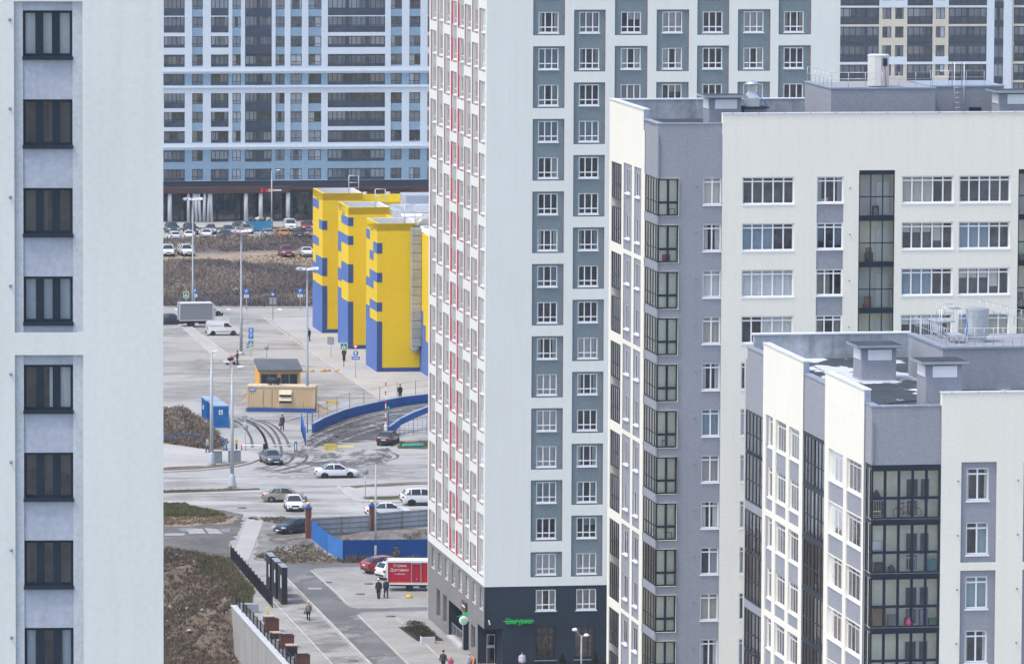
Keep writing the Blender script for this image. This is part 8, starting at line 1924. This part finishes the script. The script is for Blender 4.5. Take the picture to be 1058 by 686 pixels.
def shrub(name, p, rx, ry, h, n, m, label, cat, rz=0.0, cone=False, leaf=.07, seed=1, stem=.04):
    rs = random.Random(seed); root = empty(name, p, rz, label, cat); mb = MB()
    for _ in range(n):
        u = rs.random() ** .8; a = rs.uniform(0, 6.283)
        if cone: zz = h * u; r = (1 - u) * rs.uniform(.45, 1.05) + .03
        else: zz = h * rs.uniform(.08, 1); r = math.sqrt(max(0, 1 - (zz / h - .3) ** 2 * 1.6)) * rs.random() ** .45
        r *= 1 + .2 * math.sin(a * 3 + seed) * math.sin(zz * 5)
        x, y = rx * r * math.cos(a), ry * r * math.sin(a); d = Vector((rs.uniform(-1, 1), rs.uniform(-1, 1), rs.uniform(-.4, 1))).normalized(); e = d.cross(Vector((rs.uniform(-1, 1), rs.uniform(-1, 1), rs.uniform(-1, 1)))).normalized(); l = leaf * rs.uniform(.6, 1.4); c = Vector((x, y, zz))
        mb.raw([c - e * l * .4, c + d * l, c + e * l * .4, c - d * l * .5], [(0, 1, 2, 3)])
    mb.build('foliage', m, root); s = MB()
    for i in range(1 if cone else 5): a = i * 1.3; s.tube([(0, 0, 0), (0 if cone else rx * .4 * math.cos(a), 0 if cone else ry * .4 * math.sin(a), h * .75)], [stem, stem * .3], 6)
    s.build('stem', mat('bark', (.09, .065, .05), .9, .2), root); return root
CONI = ramp_mat('dark_conifer_leaves', [(.022, .040, .022), (.035, .055, .03), (.015, .028, .017), (.045, .06, .03)], .9, 'island')
DKSH = ramp_mat('dark_shrub_leaves', [(.05, .048, .03), (.07, .06, .04), (.035, .04, .025), (.09, .07, .045)], .9, 'island')
pc = GP(581, 704); shrub('conifer_bush', pc, .85, .85, zpx(674.5, 581, pc.y), 2600, CONI, 'small dark conifer before the left charcoal shop window', 'conifer', cone=True, seed=3)
pc = GP(615, 704); shrub('conifer_bush', pc, .95, .95, zpx(674, 615, pc.y), 2600, CONI, 'small dark conifer right of the double headed lamp', 'conifer', cone=True, seed=5)
sA, sB = GP(425.5, 650), GP(442, 661.5)
for i in range(5):
    q = sA.lerp(sB, (i + .5) / 5); shrub('hedge_shrub', q, .95, .75, .85 + .12 * (i % 2), 900, DKSH, ['dark shrub at the far end of the entrance bed', 'second dark shrub from the far end of the entrance bed', 'middle dark shrub of the entrance bed', 'dark shrub just before the one at the white trough', 'dark shrub beside the white planter trough'][i], 'shrub', seed=30 + i)
sheet('planting_bed', None, mat('dark_soil', (.05, .042, .035)), .075, world=[sA - UX * 1.0 + UY * 1.2, sA + UX * 1.3 + UY * 1.2, sB + UX * 1.3 - UY * .5, sB - UX * 1.0 - UY * .5])
pc = GP(424.5 + -0.0, 580.2); shrub('dry_weed_bush', GP(408.3, 579.8), .5, .4, 1.35, 260, BANKB, 'tall brown dry weed standing against the deep blue fence', 'dry plant', seed=51, leaf=.1)
pc = GP(316, 231); shrub('conifer_bush', pc, .8, .8, 3.4, 700, CONI, 'small conifer far off before the glazed shop fronts', 'conifer', cone=True, seed=8, leaf=.15)
pc = GP(345, 587)
# ================================================================ LIGHT, CAMERA, VIEW
w = bpy.data.worlds.new('World'); S.world = w; w.use_nodes = True
nt = w.node_tree; bg = nt.nodes['Background']; sky = nt.nodes.new('ShaderNodeTexSky'); sky.sky_type = 'NISHITA'
SUN_EL, SUN_AZ = R(EL), math.atan2(-.5, -.86)      # direction towards the sun, from the left and slightly behind the camera
sky.sun_disc = False; sky.sun_elevation = SUN_EL; sky.sun_rotation = math.pi / 2 - SUN_AZ
sky.air_density = 1.0; sky.dust_density = DUST; sky.ozone_density = 1.0
nt.links.new(sky.outputs[0], bg.inputs['Color']); bg.inputs['Strength'].default_value = SKY
ld = bpy.data.lights.new('sun', 'SUN'); ld.energy = SUN_E; ld.angle = R(11); ld.color = (1, .92, .80)
lo = bpy.data.objects.new('sun', ld); COL.objects.link(lo)
sd_ = Vector((math.cos(SUN_AZ) * math.cos(SUN_EL), math.sin(SUN_AZ) * math.cos(SUN_EL), math.sin(SUN_EL)))
lo.rotation_euler = sd_.to_track_quat('Z', 'Y').to_euler(); lo.location = (-100, 200, 200)
cd = bpy.data.cameras.new('camera'); co = bpy.data.objects.new('camera', cd); COL.objects.link(co)
cd.sensor_fit = 'HORIZONTAL'; cd.sensor_width = 36.0; cd.lens = 36.0 * F_PX / IW; cd.clip_start = 1; cd.clip_end = 8000
m3 = Matrix((cR, cU, -cF)).transposed(); co.matrix_world = Matrix.Translation(CAM) @ m3.to_4x4()
S.camera = co
# air: one box of thin haze round everything
hz = bpy.data.materials.new('pale_air'); hz.use_nodes = True; hn = hz.node_tree; hn.nodes.remove(hn.nodes['Principled BSDF'])
pv = hn.nodes.new('ShaderNodeVolumePrincipled'); pv.inputs['Density'].default_value = HAZE; pv.inputs['Color'].default_value = (.86, .92, 1, 1); pv.inputs['Anisotropy'].default_value = .2
hn.links.new(pv.outputs[0], hn.nodes['Material Output'].inputs['Volume'])
if HAZE > 0:
    hb = MB(); hb.box(-4100, 4100, -3100, 5100, -7, 95); tag(hb.build('haze', hz), kind='stuff')
S.render.engine = 'CYCLES'
S.view_settings.view_transform = 'Standard'; S.view_settings.look = 'None'; S.view_settings.gamma = 1; S.view_settings.exposure = EXPO
S.cycles.max_bounces = 8; S.cycles.transparent_max_bounces = 12; S.cycles.use_denoising = True
